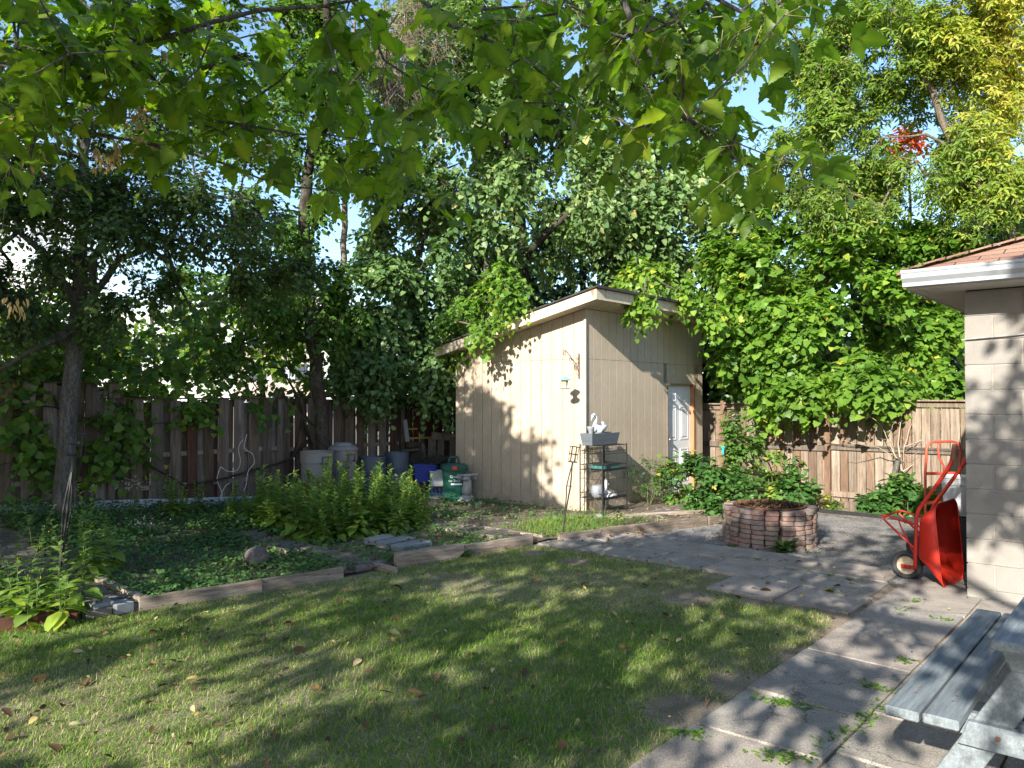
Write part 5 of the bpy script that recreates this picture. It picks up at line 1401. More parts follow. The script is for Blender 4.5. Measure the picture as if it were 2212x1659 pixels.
for i, (p, q, lb) in enumerate((((945, 220), (815, 880), "leftmost dark stake in the climbing rose"), ((1020, 250), (900, 700), "second dark stake in the climbing rose"), ((1130, 250), (960, 900), "third dark stake in the climbing rose"), ((1195, 280), (990, 920), "rightmost dark stake in the climbing rose"))):
    P_ = lambda x, y: at(1411 + .1823 * x, 864 + .1823 * y, 11.5 + .05 * i)
    cord("plant_stake", lb, [P_(*p), P_(*q)], .009, m_bark, "stake", "stakes in the climbing rose")
for i, (px, py, lb) in enumerate(((1562, 972, "turquoise tube clipped to the climbing rose stake"), (1530, 1061, "turquoise tag low in the big bush by the shed door"))):
    x, y, z = at(px, py, 11.0); m = MB(); m.lathe([(.012, -.06), (.016, -.05), (.016, .03), (.022, .035), (.022, .05), (0, .055)], n=12); o = m.build("garden_marker", m_cyan); o.location = (x, y, z); o.rotation_euler = (.3, .5 * i, 0); tag(o, lb, "garden marker")
m = MB(); m.box((0, 0, .01), (.012, 1.9, .06)); m.tube([(0, -.95, .042), (0, .95, .042)], .010, 6); o = m.build("garden_edging", m_black); o.location = ab(11.35, 3.3, -.01); o.rotation_euler = (0, 0, YAW); tag(o, "black plastic edging between the patio and the bed along the sunny fence", "edging")
m = MB(); m.box((0, 0, .01), (.012, 3.5, .06)); m.tube([(0, -1.75, .042), (0, 1.75, .042)], .010, 6); o = m.build("garden_edging", m_black); o.location = ab(11.36, .58, -.01); o.rotation_euler = (0, 0, YAW); tag(o, "black plastic edging running on behind the wheelbarrow", "edging")

# ------------------------------------------------------------------ leaf colours
lm_apple = leaf_mat("apple_leaf", [(.04, .085, .022), (.075, .14, .03), (.13, .20, .045), (.36, .26, .05)], [0, .5, .9, 1], .3)
lm_vine = leaf_mat("vine_leaf", [(.05, .115, .02), (.10, .20, .03), (.19, .29, .045), (.36, .30, .06)], [0, .5, .88, 1], .45)
lm_linden = leaf_mat("linden_leaf", [(.07, .14, .05), (.14, .24, .08), (.26, .34, .14), (.42, .38, .14)], [0, .45, .86, 1], .3, .38, .5)
lm_maple = leaf_mat("bright_leaf", [(.06, .14, .022), (.12, .24, .03), (.21, .33, .045), (.42, .40, .06)], [0, .45, .85, 1], .42)
lm_boxel = leaf_mat("yellowing_leaf", [(.08, .16, .028), (.18, .28, .04), (.36, .38, .06), (.55, .46, .10)], [0, .4, .75, 1], .42)
lm_near = leaf_mat("near_leaf", [(.05, .11, .012), (.13, .23, .018), (.27, .35, .028), (.40, .33, .04)], [0, .5, .92, 1], .6, .4, .4)
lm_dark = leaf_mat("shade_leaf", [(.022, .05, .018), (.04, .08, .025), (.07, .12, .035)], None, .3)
lm_rose = leaf_mat("rose_leaf", [(.05, .12, .03), (.10, .20, .04), (.20, .30, .06), (.40, .38, .08)], [0, .5, .88, 1], .35)
lm_rasp = leaf_mat("raspberry_leaf", [(.035, .10, .03), (.07, .165, .04), (.12, .23, .05), (.35, .35, .07)], [0, .5, .92, 1], .35)
lm_gold = leaf_mat("goldenrod_leaf", [(.075, .16, .055), (.15, .27, .075), (.28, .38, .055), (.40, .38, .05)], [0, .35, .8, 1], .4)
lm_cover = leaf_mat("ground_cover_leaf", [(.04, .10, .035), (.08, .17, .05), (.16, .24, .06)], None, .3)
lm_flower = leaf_mat("yellow_flower", [(.55, .38, .03), (.65, .48, .05)], None, .2, .7, .1, 1.0)
lm_white = leaf_mat("white_flower", [(.6, .6, .58), (.72, .72, .70)], None, .2, .7, .1, 1.0)
lm_red = leaf_mat("red_leaf", [(.45, .07, .03), (.55, .13, .05)], None, .35)
lm_grass = leaf_mat("grass_blade", [(.07, .16, .022), (.135, .25, .032), (.25, .34, .065), (.40, .36, .17), (.52, .45, .27)], [0, .4, .66, .84, 1], .35, .6, .2)
lm_fallen = leaf_mat("fallen_leaf", [(.05, .03, .02), (.14, .08, .045), (.30, .18, .08), (.50, .38, .14), (.45, .36, .24), (.16, .22, .05)], [0, .3, .55, .75, .9, 1], .15, .7, .2, 1.1)
lm_samara = leaf_mat("samara", [(.42, .27, .16), (.60, .44, .28)], None, .45, .7, .1, 1.0)

def in_view(P, margin=.05, zt=.56):
    """true for points inside the camera's pyramid (used only to keep the boughs behind the photographer out of the picture)"""
    P = np.asarray(P); Y = P[:, 1]
    return (Y > .15) & (np.abs(P[:, 0]) < (.70 + margin) * Y + .25) & (P[:, 2] < EYE + zt * Y + .35)
def pix(P):
    P = np.asarray(P); y = P[:, 1]; z = P[:, 2] - EYE
    yy = y * math.cos(PITCH) + z * math.sin(PITCH); zz = -y * math.sin(PITCH) + z * math.cos(PITCH)
    return 1106 + P[:, 0] / yy * 1660, 829.5 - zz / yy * 1660
def E(px, py, Y, rx, rz, n, ry=None):
    """crown lobe given where its centre stands"""
    x, y, z = at(px, py, Y); k = Y / 1660; return (x, y, z, rx * k, ry if ry else rx * k * .8, rz * k, n)
def gaps(*G):
    def f(P):
        u, v = pix(P); bad = np.zeros(len(P), bool)
        for (cx, cy, rx, ry) in G: bad |= ((u - cx) / rx) ** 2 + ((v - cy) / ry) ** 2 < 1
        return bad
    return f
def TR(pts, Y):
    return [(*at(px, py, Y + (p[3] if len(p) > 3 else 0)), p[2]) for p in pts for px, py in [p[:2]]]

# ---- grey-trunked fruit tree at left
x0, y0, _ = at(135, 1150, 8.75)
t1 = [(x0, y0, gz(x0, y0) - .05, .12)] + TR([(137, 1060, .102), (146, 930, .095), (158, 800, .092), (165, 715, .09), (174, 600, .075), (178, 470, .06), (182, 330, .045), (200, 200, .03)], 8.75)
tree("fruit_tree", "shaded fruit tree with a stout grey trunk standing before the left fence", t1,
     [E(180, 470, 8.7, 270, 170, 230), E(60, 590, 8.5, 190, 90, 170), E(110, 680, 8.6, 150, 50, 50), E(40, 420, 8.7, 120, 100, 90), E(430, 500, 8.6, 230, 120, 190), E(300, 300, 8.7, 330, 130, 170), E(80, 230, 8.7, 180, 180, 120), E(560, 600, 8.9, 120, 90, 60), E(330, 640, 8.4, 120, 50, 40)],
     11, lm_apple, m_bark, leaf=.062, twigs=4, per=7, L=.30, droop=.45, zmin=1.9, tmpl=T_OVATE, rt=.005,
     limbs=[TR([(165, 700, .05), (200, 640, .04), (257, 560, .035), (321, 535, .03), (369, 568, .022), (390, 622, .017), (413, 666, .012)], 8.6),
            TR([(168, 660, .05), (110, 560, .04), (40, 500, .03), (-60, 470, .02)], 8.6), TR([(172, 620, .05), (240, 500, .04), (330, 440, .03), (430, 420, .022), (520, 430, .015)], 8.6),
            TR([(160, 735, .04), (80, 750, .03), (0, 800, .024), (-80, 840, .02)], 8.4), TR([(162, 720, .03), (190, 705, .022), (202, 690, .012)], 8.6)],
     drop=gaps((225, 590, 40, 40), (640, 430, 40, 60)), tint=(.42, .2), shell=.15)

# ---- second trunk, by the barrels
x0, y0, _ = at(703, 1000, 11.75)
t2 = [(x0, y0, -.05, .14)] + TR([(700, 980, .12), (690, 860, .105), (675, 740, .10), (664, 600, .095), (656, 460, .09), (672, 330, .08), (700, 200, .065), (705, 60, .05), (700, -120, .035)], 11.75)
tree("ivy_clad_tree", "slender leaning tree rising behind the garbage cans with ivy on its trunk", t2,
     [E(590, 640, 11.6, 170, 120, 110), E(720, 640, 11.9, 70, 130, 90), E(520, 760, 11.6, 110, 60, 40), E(560, 330, 11.8, 140, 160, 90), E(620, 100, 11.9, 150, 150, 110), E(480, 120, 12.2, 180, 140, 120), E(690, 240, 11.9, 70, 150, 70), E(680, 60, 12, 100, 90, 80), E(640, 500, 11.8, 60, 100, 60), E(690, 350, 11.7, 55, 110, 60), E(760, 330, 12.2, 50, 60, 30), E(740, 180, 12.0, 80, 120, 80), E(330, 80, 12.6, 240, 130, 170), E(420, 300, 12.6, 150, 90, 70), E(830, 300, 12.4, 60, 60, 30), E(560, 480, 11.9, 110, 90, 70)],
     12, lm_vine, m_bark_d, leaf=.085, twigs=3, per=6, L=.32, droop=.5, zmin=1.6, rt=.006,
     limbs=[TR([(664, 620, .06), (610, 600, .045), (560, 590, .03), (500, 600, .02)], 11.6), TR([(672, 330, .05), (740, 220, .035), (800, 120, .025), (860, 30, .015)], 11.7), TR([(700, 200, .04), (640, 100, .03), (600, 0, .02)], 11.8)],
     drop=gaps((745, 460, 45, 60), (590, 430, 50, 35), (450, 600, 45, 40), (560, 790, 50, 40)), tint=(.35, .2), shell=.15)

# ---- dead twigs beside it
def dead_twigs():
    rng = np.random.default_rng(31); base = np.array([*at(745, 1000, 13.2)[:2], 0.0])
    r = thing("dead_tree", "bare tree full of fine dead brown twigs between the leafy crowns", "tree", tuple(base))
    g = Grower(rng); tr = [(x - base[0], y - base[1], z, rr) for x, y, z, rr in TR([(745, 1000, .08), (740, 700, .06), (745, 420, .05), (760, 200, .035), (770, 0, .02)], 13.2)]
    tr[0] = (0, 0, -.1, .09)
    g.stem([p[:3] for p in tr], [p[3] for p in tr])
    T = clump_pts([E(770, 160, 13.2, 150, 230, 210), E(860, 90, 13.2, 120, 150, 110), E(680, 60, 13.2, 120, 150, 90), E(790, 330, 13.2, 70, 90, 40)], rng, .1) - base
    g.grow(T, seg=.18, bow=.06, jit=.04, zmin=2); g.build("trunk", m_twig, r, rt=.0035, ex=.42, sides=4)
    P, ld, nor, tw = sprays(g.tips, rng, 5, .42, 2, .3); twig_tubes("twigs", tw, m_twig, r, r=.007, droop=.3)
m_twig = basic("dead_twig", [(.12, .09, .065), (.24, .19, .14)], 20, .9, bstr=0)
dead_twigs()

# ---- big crowns behind the shed
tree("linden_tree", "large dense green tree towering directly behind the shed", [(*at(1131, 1000, 15.6)[:2], -.1, .24)] + TR([(1131, 800, .2), (1128, 620, .17), (1120, 450, .14), (1100, 280, .1), (1080, 80, .07), (1070, -120, .04)], 15.6),
     [E(1010, 240, 15.3, 240, 250, 420), E(1180, 90, 15.4, 260, 230, 360), E(1130, 470, 14.9, 270, 110, 330), E(900, 450, 14.6, 170, 110, 190), E(1240, 300, 15.0, 220, 170, 330), E(1150, -120, 15.4, 330, 160, 170), E(930, 60, 15.5, 130, 160, 110), E(1090, 600, 14.6, 160, 60, 120)],
     13, lm_linden, m_bark_d, tmpl=T_HEART, cl=20, sp=.115, szj=.35, leaf=.098, twigs=3, per=8, L=.55, droop=.62, zmin=2.2, rt=.008,
     limbs=[TR([(1120, 450, .09), (1000, 420, .07), (900, 400, .045), (830, 380, .03)], 15.2), TR([(1125, 560, .08), (1220, 470, .06), (1290, 380, .04)], 15.2), TR([(1000, 560, .05), (960, 610, .04), (1020, 700, .03)], 14.4)],
     drop=gaps((745, 440, 75, 90), (1215, 510, 26, 22), (800, 300, 45, 35)), tint=(.47, .22))
tree("linden_tree", "tall green tree behind the shed roof's right end, left of the sky gap", [(*at(1385, 1000, 16.2)[:2], -.1, .2)] + TR([(1380, 800, .17), (1400, 600, .15), (1440, 430, .12), (1480, 280, .09), (1500, 120, .06), (1510, -60, .04)], 16.2),
     [E(1440, 480, 15.0, 190, 110, 260), E(1400, 330, 15.6, 150, 120, 200), E(1500, 330, 15.4, 110, 130, 170), E(1450, 150, 15.8, 120, 150, 180), E(1570, 60, 15.8, 120, 70, 70), E(1470, 590, 14.6, 120, 60, 110), E(1420, 0, 15.8, 170, 90, 110)],
     14, lm_linden, m_bark_d, tmpl=T_HEART, cl=18, sp=.115, szj=.35, leaf=.095, twigs=3, per=8, L=.5, droop=.6, zmin=2.2, rt=.008,
     limbs=[TR([(1380, 640, .07), (1330, 560, .05), (1290, 470, .035)], 15.4), TR([(1330, 380, .06), (1345, 300, .05), (1330, 250, .04)], 15.4)],
     drop=gaps((1640, 185, 95, 75), (1200, 490, 20, 18), (1570, 520, 18, 16)), tint=(.5, .22))
def tufts():
    """drooping sprays over the roof edge and the dark corner"""
    tree("linden_tree", "small leafy tree drooping over the dark corner left of the shed", [(*at(905, 1000, 14.6)[:2], -.05, .1)] + TR([(905, 850, .08), (890, 700, .07), (900, 560, .05), (930, 480, .03)], 14.4),
         [E(800, 640, 13.0, 120, 90, 190), E(830, 780, 12.7, 110, 70, 150), E(930, 800, 12.9, 55, 55, 60), E(905, 620, 13.3, 110, 110, 150), E(760, 720, 13.0, 70, 60, 60)],
         15, lm_linden, m_bark_d, tmpl=T_HEART, leaf=.09, twigs=3, per=7, L=.4, droop=.75, zmin=1.4, tint=(.3, .18))
    tree("linden_tree", "leafy saplings drooping over the left slope of the shed roof", [(*at(1060, 1000, 13.9)[:2], -.05, .07)] + TR([(1050, 850, .06), (1045, 730, .05), (1040, 640, .04), (1050, 560, .03)], 13.9),
         [E(1092, 650, 11.25, 36, 44, 26), E(1035, 690, 11.6, 26, 24, 12), E(985, 690, 12.4, 44, 50, 26), E(1080, 590, 12.6, 60, 40, 34), E(1010, 640, 12.6, 50, 40, 24)],
         16, lm_maple, m_bark_l, tmpl=T_HEART, leaf=.08, twigs=3, per=7, L=.34, droop=.8, zmin=1.6, tint=(.45, .2), rt=.005)
    tree("linden_tree", "leafy branch end hanging over the middle of the shed's front eave", [(*at(1400, 1000, 15.2)[:2], -.05, .08)] + TR([(1395, 800, .06), (1380, 620, .05), (1375, 560, .035)], 15.0) + TR([(1374, 560, .02)], 12.2),
         [E(1384, 650, 11.2, 18, 30, 15), E(1376, 590, 11.8, 30, 24, 14), E(1480, 625, 12.1, 30, 22, 16), E(1530, 650, 12.4, 32, 36, 30), E(1420, 580, 12.8, 60, 24, 24)],
         17, lm_maple, m_bark_l, tmpl=T_HEART, leaf=.085, twigs=3, per=7, L=.3, droop=.8, zmin=1.6, tint=(.6, .2), rt=.005)
tufts()

# ---- bright trees on the right
def yell(P, tn, rng):
    u, v = pix(P); k = np.clip((u - 1950) / 220, 0, 1) * np.clip((520 - v) / 300, 0, 1); return tn + .5 * k
tree("maple_tree", "bright sunlit green tree overhanging the right-hand fence", [(*at(1795, 1000, 14.6)[:2], -.2, .12)] + TR([(1795, 820, .1), (1790, 700, .09), (1780, 560, .07), (1790, 430, .05)], 14.4),
     [E(1740, 560, 14.0, 230, 110, 260), E(1920, 620, 13.8, 190, 130, 250), E(1640, 690, 13.4, 130, 110, 170), E(1800, 740, 13.2, 190, 90, 190), E(2010, 760, 13.6, 100, 80, 90), E(1680, 815, 12.55, 100, 50, 70), E(1850, 810, 12.8, 80, 30, 30), E(1610, 760, 13.0, 50, 60, 36), E(2040, 520, 14.2, 120, 90, 100), E(1990, 830, 12.3, 110, 36, 80), E(1870, 800, 12.3, 120, 40, 80), E(1740, 800, 12.4, 90, 50, 60)],
     18, lm_maple, m_bark_d, tmpl=T_GRAPE, cl=24, sp=.11, szj=.4, leaf=.105, twigs=3, per=7, L=.45, droop=.6, zmin=1.3, tint=(.48, .2), rt=.006, drop=gaps((1950, 925, 230, 40), (1680, 965, 230, 85)))
tree("box_elder_tree", "leaning yellow-green tree with pale forked trunks beyond the garage", [(*at(2245, 1000, 13.4)[:2], -.1, .17)] + TR([(2235, 800, .12), (2215, 620, .105), (2180, 500, .09), (2120, 410, .075), (2062, 320, .065), (2036, 265, .057), (2015, 200, .048), (1965, 125, .04), (1935, 40, .03), (1920, -60, .02)], 12.8),
     [E(1900, 120, 13.2, 190, 120, 290), E(2040, 90, 12.9, 160, 110, 70), E(1700, 60, 13.5, 80, 60, 50), E(2100, 160, 13.4, 130, 170, 240), E(1790, 250, 13.4, 120, 70, 110), E(2000, 340, 13.5, 170, 110, 190), E(1850, 420, 13.6, 190, 80, 170), E(2150, 400, 12.8, 90, 100, 110), E(1960, -30, 13.2, 260, 70, 150), E(1750, 110, 13.6, 90, 60, 60), E(2180, 40, 13, 90, 120, 90), E(1700, 370, 14.0, 80, 60, 60)],
     19, lm_boxel, m_bark_l, tmpl=T_LANCE3, leaf=.15, twigs=3, per=5, L=.42, droop=.8, zmin=2.5, tint=(.30, .16), rt=.006, patch=yell,
     limbs=[TR([(2215, 620, .10), (2190, 470, .09), (2150, 380, .07), (2110, 330, .06), (2085, 270, .05), (2060, 180, .035), (2040, 60, .025)], 13.6), TR([(2150, 455, .035), (2085, 395, .03), (2000, 380, .02)], 12.9), TR([(2062, 320, .03), (2000, 290, .022), (1900, 300, .015)], 13.0)],
     drop=gaps((1640, 190, 90, 80), (1705, 215, 50, 40), (1880, 90, 22, 18)))
tree("red_leaf_shrub", "far shrub with red autumn leaves glimpsed through the bright tree", [(*at(1965, 1000, 17.5)[:2], -.1, .05)] + TR([(1965, 600, .04), (1965, 330, .02)], 17.5),
     [E(1962, 285, 17.5, 40, 28, 16), E(1935, 335, 17.5, 34, 22, 14)], 20, lm_red, m_bark_d, leaf=.12, twigs=3, per=6, L=.3, zmin=2, cat="shrub")
# ---- darker growth beyond the lot
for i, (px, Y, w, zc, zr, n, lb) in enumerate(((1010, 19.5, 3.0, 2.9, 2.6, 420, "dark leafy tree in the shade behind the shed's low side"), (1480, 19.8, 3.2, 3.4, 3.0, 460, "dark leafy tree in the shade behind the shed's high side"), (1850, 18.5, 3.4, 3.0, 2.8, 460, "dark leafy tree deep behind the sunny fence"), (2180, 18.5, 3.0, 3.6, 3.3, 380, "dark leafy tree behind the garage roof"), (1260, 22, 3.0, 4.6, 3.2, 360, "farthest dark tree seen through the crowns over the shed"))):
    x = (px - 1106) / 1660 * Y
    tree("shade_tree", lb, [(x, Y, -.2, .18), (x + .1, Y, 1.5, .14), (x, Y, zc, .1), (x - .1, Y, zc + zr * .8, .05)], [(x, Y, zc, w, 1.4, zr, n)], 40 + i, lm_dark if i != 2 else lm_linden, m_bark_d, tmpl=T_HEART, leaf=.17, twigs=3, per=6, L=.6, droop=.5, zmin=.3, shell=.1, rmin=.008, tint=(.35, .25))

for i, (px, Y, w, zc, zr, n, lb) in enumerate(((60, 14.5, 2.0, 3.0, 1.3, 130, "pale green tree beyond the fence behind the grey trunk"), (330, 15.5, 2.0, 2.9, 1.3, 130, "loose light green tree beyond the middle of the dark fence"), (560, 16.5, 1.8, 3.3, 1.7, 140, "light green tree beyond the fence behind the garbage cans"))):
    x = (px - 1106) / 1660 * Y
    tree("hedge_tree", lb, [(x, Y, -.2, .08), (x + .1, Y, 1.5, .06), (x, Y, zc, .04), (x - .1, Y, zc + zr * .8, .02)], [(x, Y, zc, w, .9, zr, n)], 50 + i, lm_vine, m_bark_d, tmpl=T_GRAPE, leaf=.12, twigs=3, per=6, L=.5, droop=.5, zmin=.3, shell=.05, rmin=.006, tint=(.6, .2))
def far_building():
    x, y, _ = at(598, 700, 72)
    r = thing("apartment_building", "distant pale pink building glimpsed through the leaves beyond the left fence", "building", (x, y, -1), .35)
    m = MB(); m.box((0, 0, 6.2), (7, 6, 12.4)); m.build("wall", m_pink, r); m = MB(); m.box((0, 0, 12.55), (7.4, 6.4, .3)); m.build("roof", m_kick, r)
    for k in range(4):
        for j in (-2, 0, 2): m = MB(); m.box((j, -3.02, 2 + 2.9 * k), (1.1, .06, 1.5)); w = m.build("window", m_glass, r); m = MB(); m.box((j - .75, -3.03, 2 + 2.9 * k), (.38, .05, 1.5)); m.box((j + .75, -3.03, 2 + 2.9 * k), (.38, .05, 1.5)); m.build("shutter", m_kick, w)
m_pink = basic("pink_render", [(.46, .36, .31), (.52, .42, .36)], 1, .9, bstr=0)
m_glass = basic("window_glass", [(.05, .06, .08), (.08, .09, .11)], 1, .15, bstr=0)
far_building()

# ---- grapevine along and over the dark fence
def grapevine():
    rng = np.random.default_rng(51); base = np.array([*fence_pt(690, 1040)[:2], 0.0])
    r = thing("grapevine", "rambling grapevine with broad leaves climbing over the dark fence", "vine", tuple(base))
    g = Grower(rng); fp = lambda x, y, o=.1: np.array(fence_pt(x, y, o)) - base
    g.stem([(0, 0, 0), fp(690, 1000), fp(668, 950), fp(655, 900), (fp(640, 850)), fp(610, 800)], [.035, .03, .028, .024, .02, .014])
    g.stem([fp(668, 950), fp(630, 990, .13), fp(560, 1012, .12), fp(480, 1035, .12), fp(400, 1050, .13), fp(330, 1010, .12), fp(260, 960, .1), fp(190, 905, .1), fp(120, 880, .12), fp(30, 870, .1)], [.02, .02, .018, .016, .015, .014, .013, .012, .01, .008], parent=g.nearest(fp(668, 950)))
    g.stem([fp(655, 900), fp(690, 930, .16), fp(720, 1000, .2), fp(708, 1030, .15)], [.018, .016, .014, .01], parent=g.nearest(fp(655, 900)))
    g.stem([fp(655, 900), fp(640, 960, .16), fp(620, 1040, .12)], [.016, .014, .01], parent=g.nearest(fp(655, 900)))
    T = []
    def box(n, x0, x1, y0, y1, off0, off1):
        for _ in range(n): T.append(fp(rng.uniform(x0, x1), rng.uniform(y0, y1), rng.uniform(off0, off1)))
    box(120, 0, 700, 770, 870, -.5, .1); box(120, 60, 660, 650, 790, -.9, -.1); box(24, 0, 110, 870, 1010, .08, .2); box(30, 200, 310, 880, 1000, .08, .2)
    box(16, 400, 470, 860, 930, .06, .16); box(10, 560, 640, 840, 900, 0, .1); box(40, 720, 930, 780, 850, -.3, .2); box(6, 60, 140, 990, 1030, .1, .18); box(110, -200, 220, 690, 870, -.8, 0); box(60, 380, 660, 600, 740, -.9, -.2)
    T = [t for t in T if t[2] < 4]
    g.grow(np.array(T), seg=.25, bow=.05, jit=.04); g.build("vine_stem", m_bark_d, r, rt=.004, ex=.32, sides=5)
    P, ld, nor, tw = sprays(g.tips, rng, 2, .28, 5, .7)
    nor = nor * .4 + np.array([.25, -.8, .45])
    scatter("foliage", T_GRAPE, P, ld, nor + rng.normal(0, .3, nor.shape), .105 * rng.uniform(.5, 1.25, len(P)), lm_vine, r, np.clip(rng.normal(.45, .22, len(P)), 0, 1)); twig_tubes("twigs", tw, m_bark_d, r, r=.003, droop=.7)
grapevine()

# ---- tree the photographer stands under: boughs reach into the top of the picture
def near_tree():
    rng = np.random.default_rng(61); base = np.array([1.25, -2.3, 0.0])
    r = thing("box_elder_tree", "overhanging tree whose leafy boughs fill the top of the view", "tree", tuple(base))
    L_ = lambda p: np.array(p) - base
    g = Grower(rng); g.stem([L_((1.25, -2.3, -.05)), L_((1.2, -2.25, 1.6)), L_((1.0, -2.2, 2.9)), L_((.7, -2.1, 3.6)), L_((.5, -2.1, 4.6))], [.2, .17, .15, .12, .07]); g.stem([L_((.75, -2.1, 3.4)), L_((-.6, -1.6, 3.95)), L_((-2.0, -1.1, 4.2)), L_((-3.4, -.8, 4.4)), L_((-4.8, -.4, 4.7))], [.09, .075, .06, .045, .03], parent=g.nearest(L_((.75, -2.1, 3.4)))); g.stem([L_((.7, -2.1, 3.5)), L_((.2, -.8, 3.9)), L_((0, .2, 4.0))], [.07, .05, .03], parent=g.nearest(L_((.7, -2.1, 3.5))))
    def bough(pts, r0, r1, via=()):
        P = [L_(v) for v in via] + [L_(at(*p)) for p in pts]; j = g.nearest(P[0]); n = len(P)
        g.stem([g.P[j]] + P, list(np.linspace(r0 * 1.7, r1, n + 1)), parent=j, step=.12)
    bough([(-150, 130, 3.3), (0, 118, 3.2), (150, 108, 3.1), (300, 90, 3.0), (450, 50, 2.9), (560, 22, 2.9), (700, 14, 2.8), (820, -12, 2.8)], .011, .005, [(-2.6, .3, 3.5), (-2.8, 1.9, 3.45)])
    bough([(-100, 150, 3.5), (100, 180, 3.4), (230, 212, 3.3), (400, 255, 3.2), (520, 268, 3.2), (640, 290, 3.3), (770, 300, 3.4), (870, 330, 3.4)], .008, .002, [(-2.9, 1.0, 3.4), (-2.9, 2.2, 3.3)])
    bough([(-60, 245, 3.1), (100, 262, 3.1), (300, 305, 3.1), (430, 335, 3.2), (560, 385, 3.3), (700, 410, 3.4), (850, 420, 3.4)], .007, .002, [(-2.8, 1.6, 3.0)])
    bough([(-60, 330, 2.6), (60, 370, 2.7), (160, 420, 2.8)], .005, .002, [(-2.3, 1.8, 2.7)])
    bough([(870, -30, 2.7), (960, 50, 2.6), (1050, 85, 2.6), (1130, 125, 2.5), (1210, 190, 2.5), (1300, 260, 2.5)], .007, .002, [(-1.4, .2, 3.9), (-.5, 1.8, 3.6), (-.4, 2.4, 3.2)])
    bough([(700, -40, 3.0), (800, 60, 3.0), (830, 130, 3.1), (920, 190, 3.2), (1010, 250, 3.2), (1080, 285, 3.2)], .006, .002, [(-1.3, 1.0, 3.8), (-.8, 2.5, 3.5)])
    bough([(1240, -40, 2.3), (1290, 40, 2.25), (1340, 100, 2.2), (1410, 160, 2.15), (1450, 230, 2.1), (1480, 300, 2.05)], .007, .002, [(-1.0, -.1, 3.9), (-.1, 1.0, 3.5), (.2, 1.9, 3.0)])
    bough([(1330, -40, 2.1), (1370, 60, 2.05), (1420, 140, 2.0), (1480, 250, 1.95), (1560, 330, 1.9), (1640, 365, 1.85), (1700, 382, 1.8)], .007, .002, [(.2, 1.2, 3.2), (.35, 1.8, 2.8)])
    bough([(1480, -40, 1.9), (1600, 25, 1.85), (1700, 55, 1.8), (1760, 70, 1.8)], .006, .002, [(.3, .9, 3.1), (.45, 1.6, 2.8)])
    nearN = len(g.P)
    T = []; S = []
    def reg(cx, cy, rx, ry, Y, n):
        for _ in range(n):
            a = rng.uniform(0, 6.28); q = rng.uniform(0, 1) ** .5; T.append(L_(at(cx + rx * q * math.cos(a), cy + ry * q * math.sin(a), Y + rng.normal(0, .22))))
    reg(170, 30, 260, 90, 3.0, 40); reg(60, 70, 130, 110, 2.6, 18); reg(330, 150, 200, 70, 3.1, 24); reg(90, 200, 120, 70, 3.0, 10); reg(40, 320, 90, 80, 2.5, 9); reg(560, 150, 170, 90, 3.2, 11); reg(480, 60, 120, 50, 3.2, 8)
    reg(450, 290, 170, 50, 3.2, 10); reg(700, 330, 190, 70, 3.5, 11); reg(830, 190, 150, 70, 3.3, 14); reg(760, 60, 110, 60, 3.1, 8); reg(900, 400, 70, 40, 3.5, 3)
    reg(1050, 30, 130, 50, 2.6, 10); reg(1120, 110, 110, 60, 2.7, 7); reg(1020, 210, 100, 50, 3.1, 6); reg(1200, 200, 80, 50, 2.5, 6)
    reg(1340, 60, 130, 70, 2.2, 14); reg(1440, 40, 140, 60, 2.0, 10); reg(1400, 170, 100, 60, 2.1, 8); reg(1390, 260, 60, 40, 2.1, 5); reg(1470, 250, 60, 40, 2.0, 5)
    reg(1560, 30, 130, 40, 1.9, 8); reg(1690, 20, 80, 30, 1.8, 4); reg(1580, 300, 70, 30, 1.85, 5); reg(1680, 345, 40, 12, 1.8, 2); reg(1740, 355, 40, 12, 1.85, 3); reg(1540, 230, 80, 50, 1.95, 4); reg(1200, 40, 100, 50, 2.4, 6)
    g.grow(np.array(T), seg=.12, bow=.04, jit=.012); near = list(g.tips)
    # the crown proper, behind and above the photographer: it casts the dapple on lawn and patio
    C = clump_pts([(-4.6, -.4, 4.6, 2.9, 2.4, 1.25, 180), (-2.4, -1.6, 4.3, 2.4, 1.6, 1.1, 100), (-5.4, -3.0, 4.2, 2.3, 1.6, 1.1, 80), (-3.2, -3.4, 4.3, 1.8, 1.4, 1.0, 34), (-.2, -2.0, 4.2, 2.2, 1.4, 1.1, 62), (1.6, -2.2, 4.1, 1.6, 1.2, 1.0, 34), (-6.6, .6, 5.0, 2.0, 2.0, 1.5, 170), (.3, -.1, 5.1, 1.3, .9, 1.0, 74), (-1.3, -.1, 4.8, .9, .8, .8, 42)], rng, .1)
    C = C[~in_view(C)]
    g.grow(C - base, seg=.4, bow=.1); far = list(g.tips)
    g.build("trunk", m_bark, r, rt=.0035, ex=.40, sides=7)
    P, ld, nor, tw = sprays(near, rng, 2, .15, 3, .55)
    sz = .086 * rng.uniform(.5, 1.35, len(P)) * np.clip((P[:, 1] + base[1]) / 2.7, .62, 1.1); tn = np.clip(rng.normal(.42, .2, len(P)), 0, .8); tn[rng.random(len(P)) < .012] = .8
    k = rng.random(len(P)) < .55
    scatter("leaves", T_BOX3, P[k], ld[k], nor[k], sz[k] * 1.25, lm_near, r, tn[k] * .85, width=1.0, smooth=True, rib=.3)
    scatter("leaves", T_BOXELDER, P[~k], ld[~k], nor[~k], sz[~k], lm_near, r, tn[~k] * .85, width=1.25, smooth=True, rib=.3)
    twig_tubes("twigs", tw, m_greentwig, r, r=.0016, droop=.55)
    P, ld, nor, tw = sprays(far, rng, 3, .5, 7, .5)
    P, ld, nor = [q[~in_view(P + base, 0, .545)] for q in (P, ld, nor)]
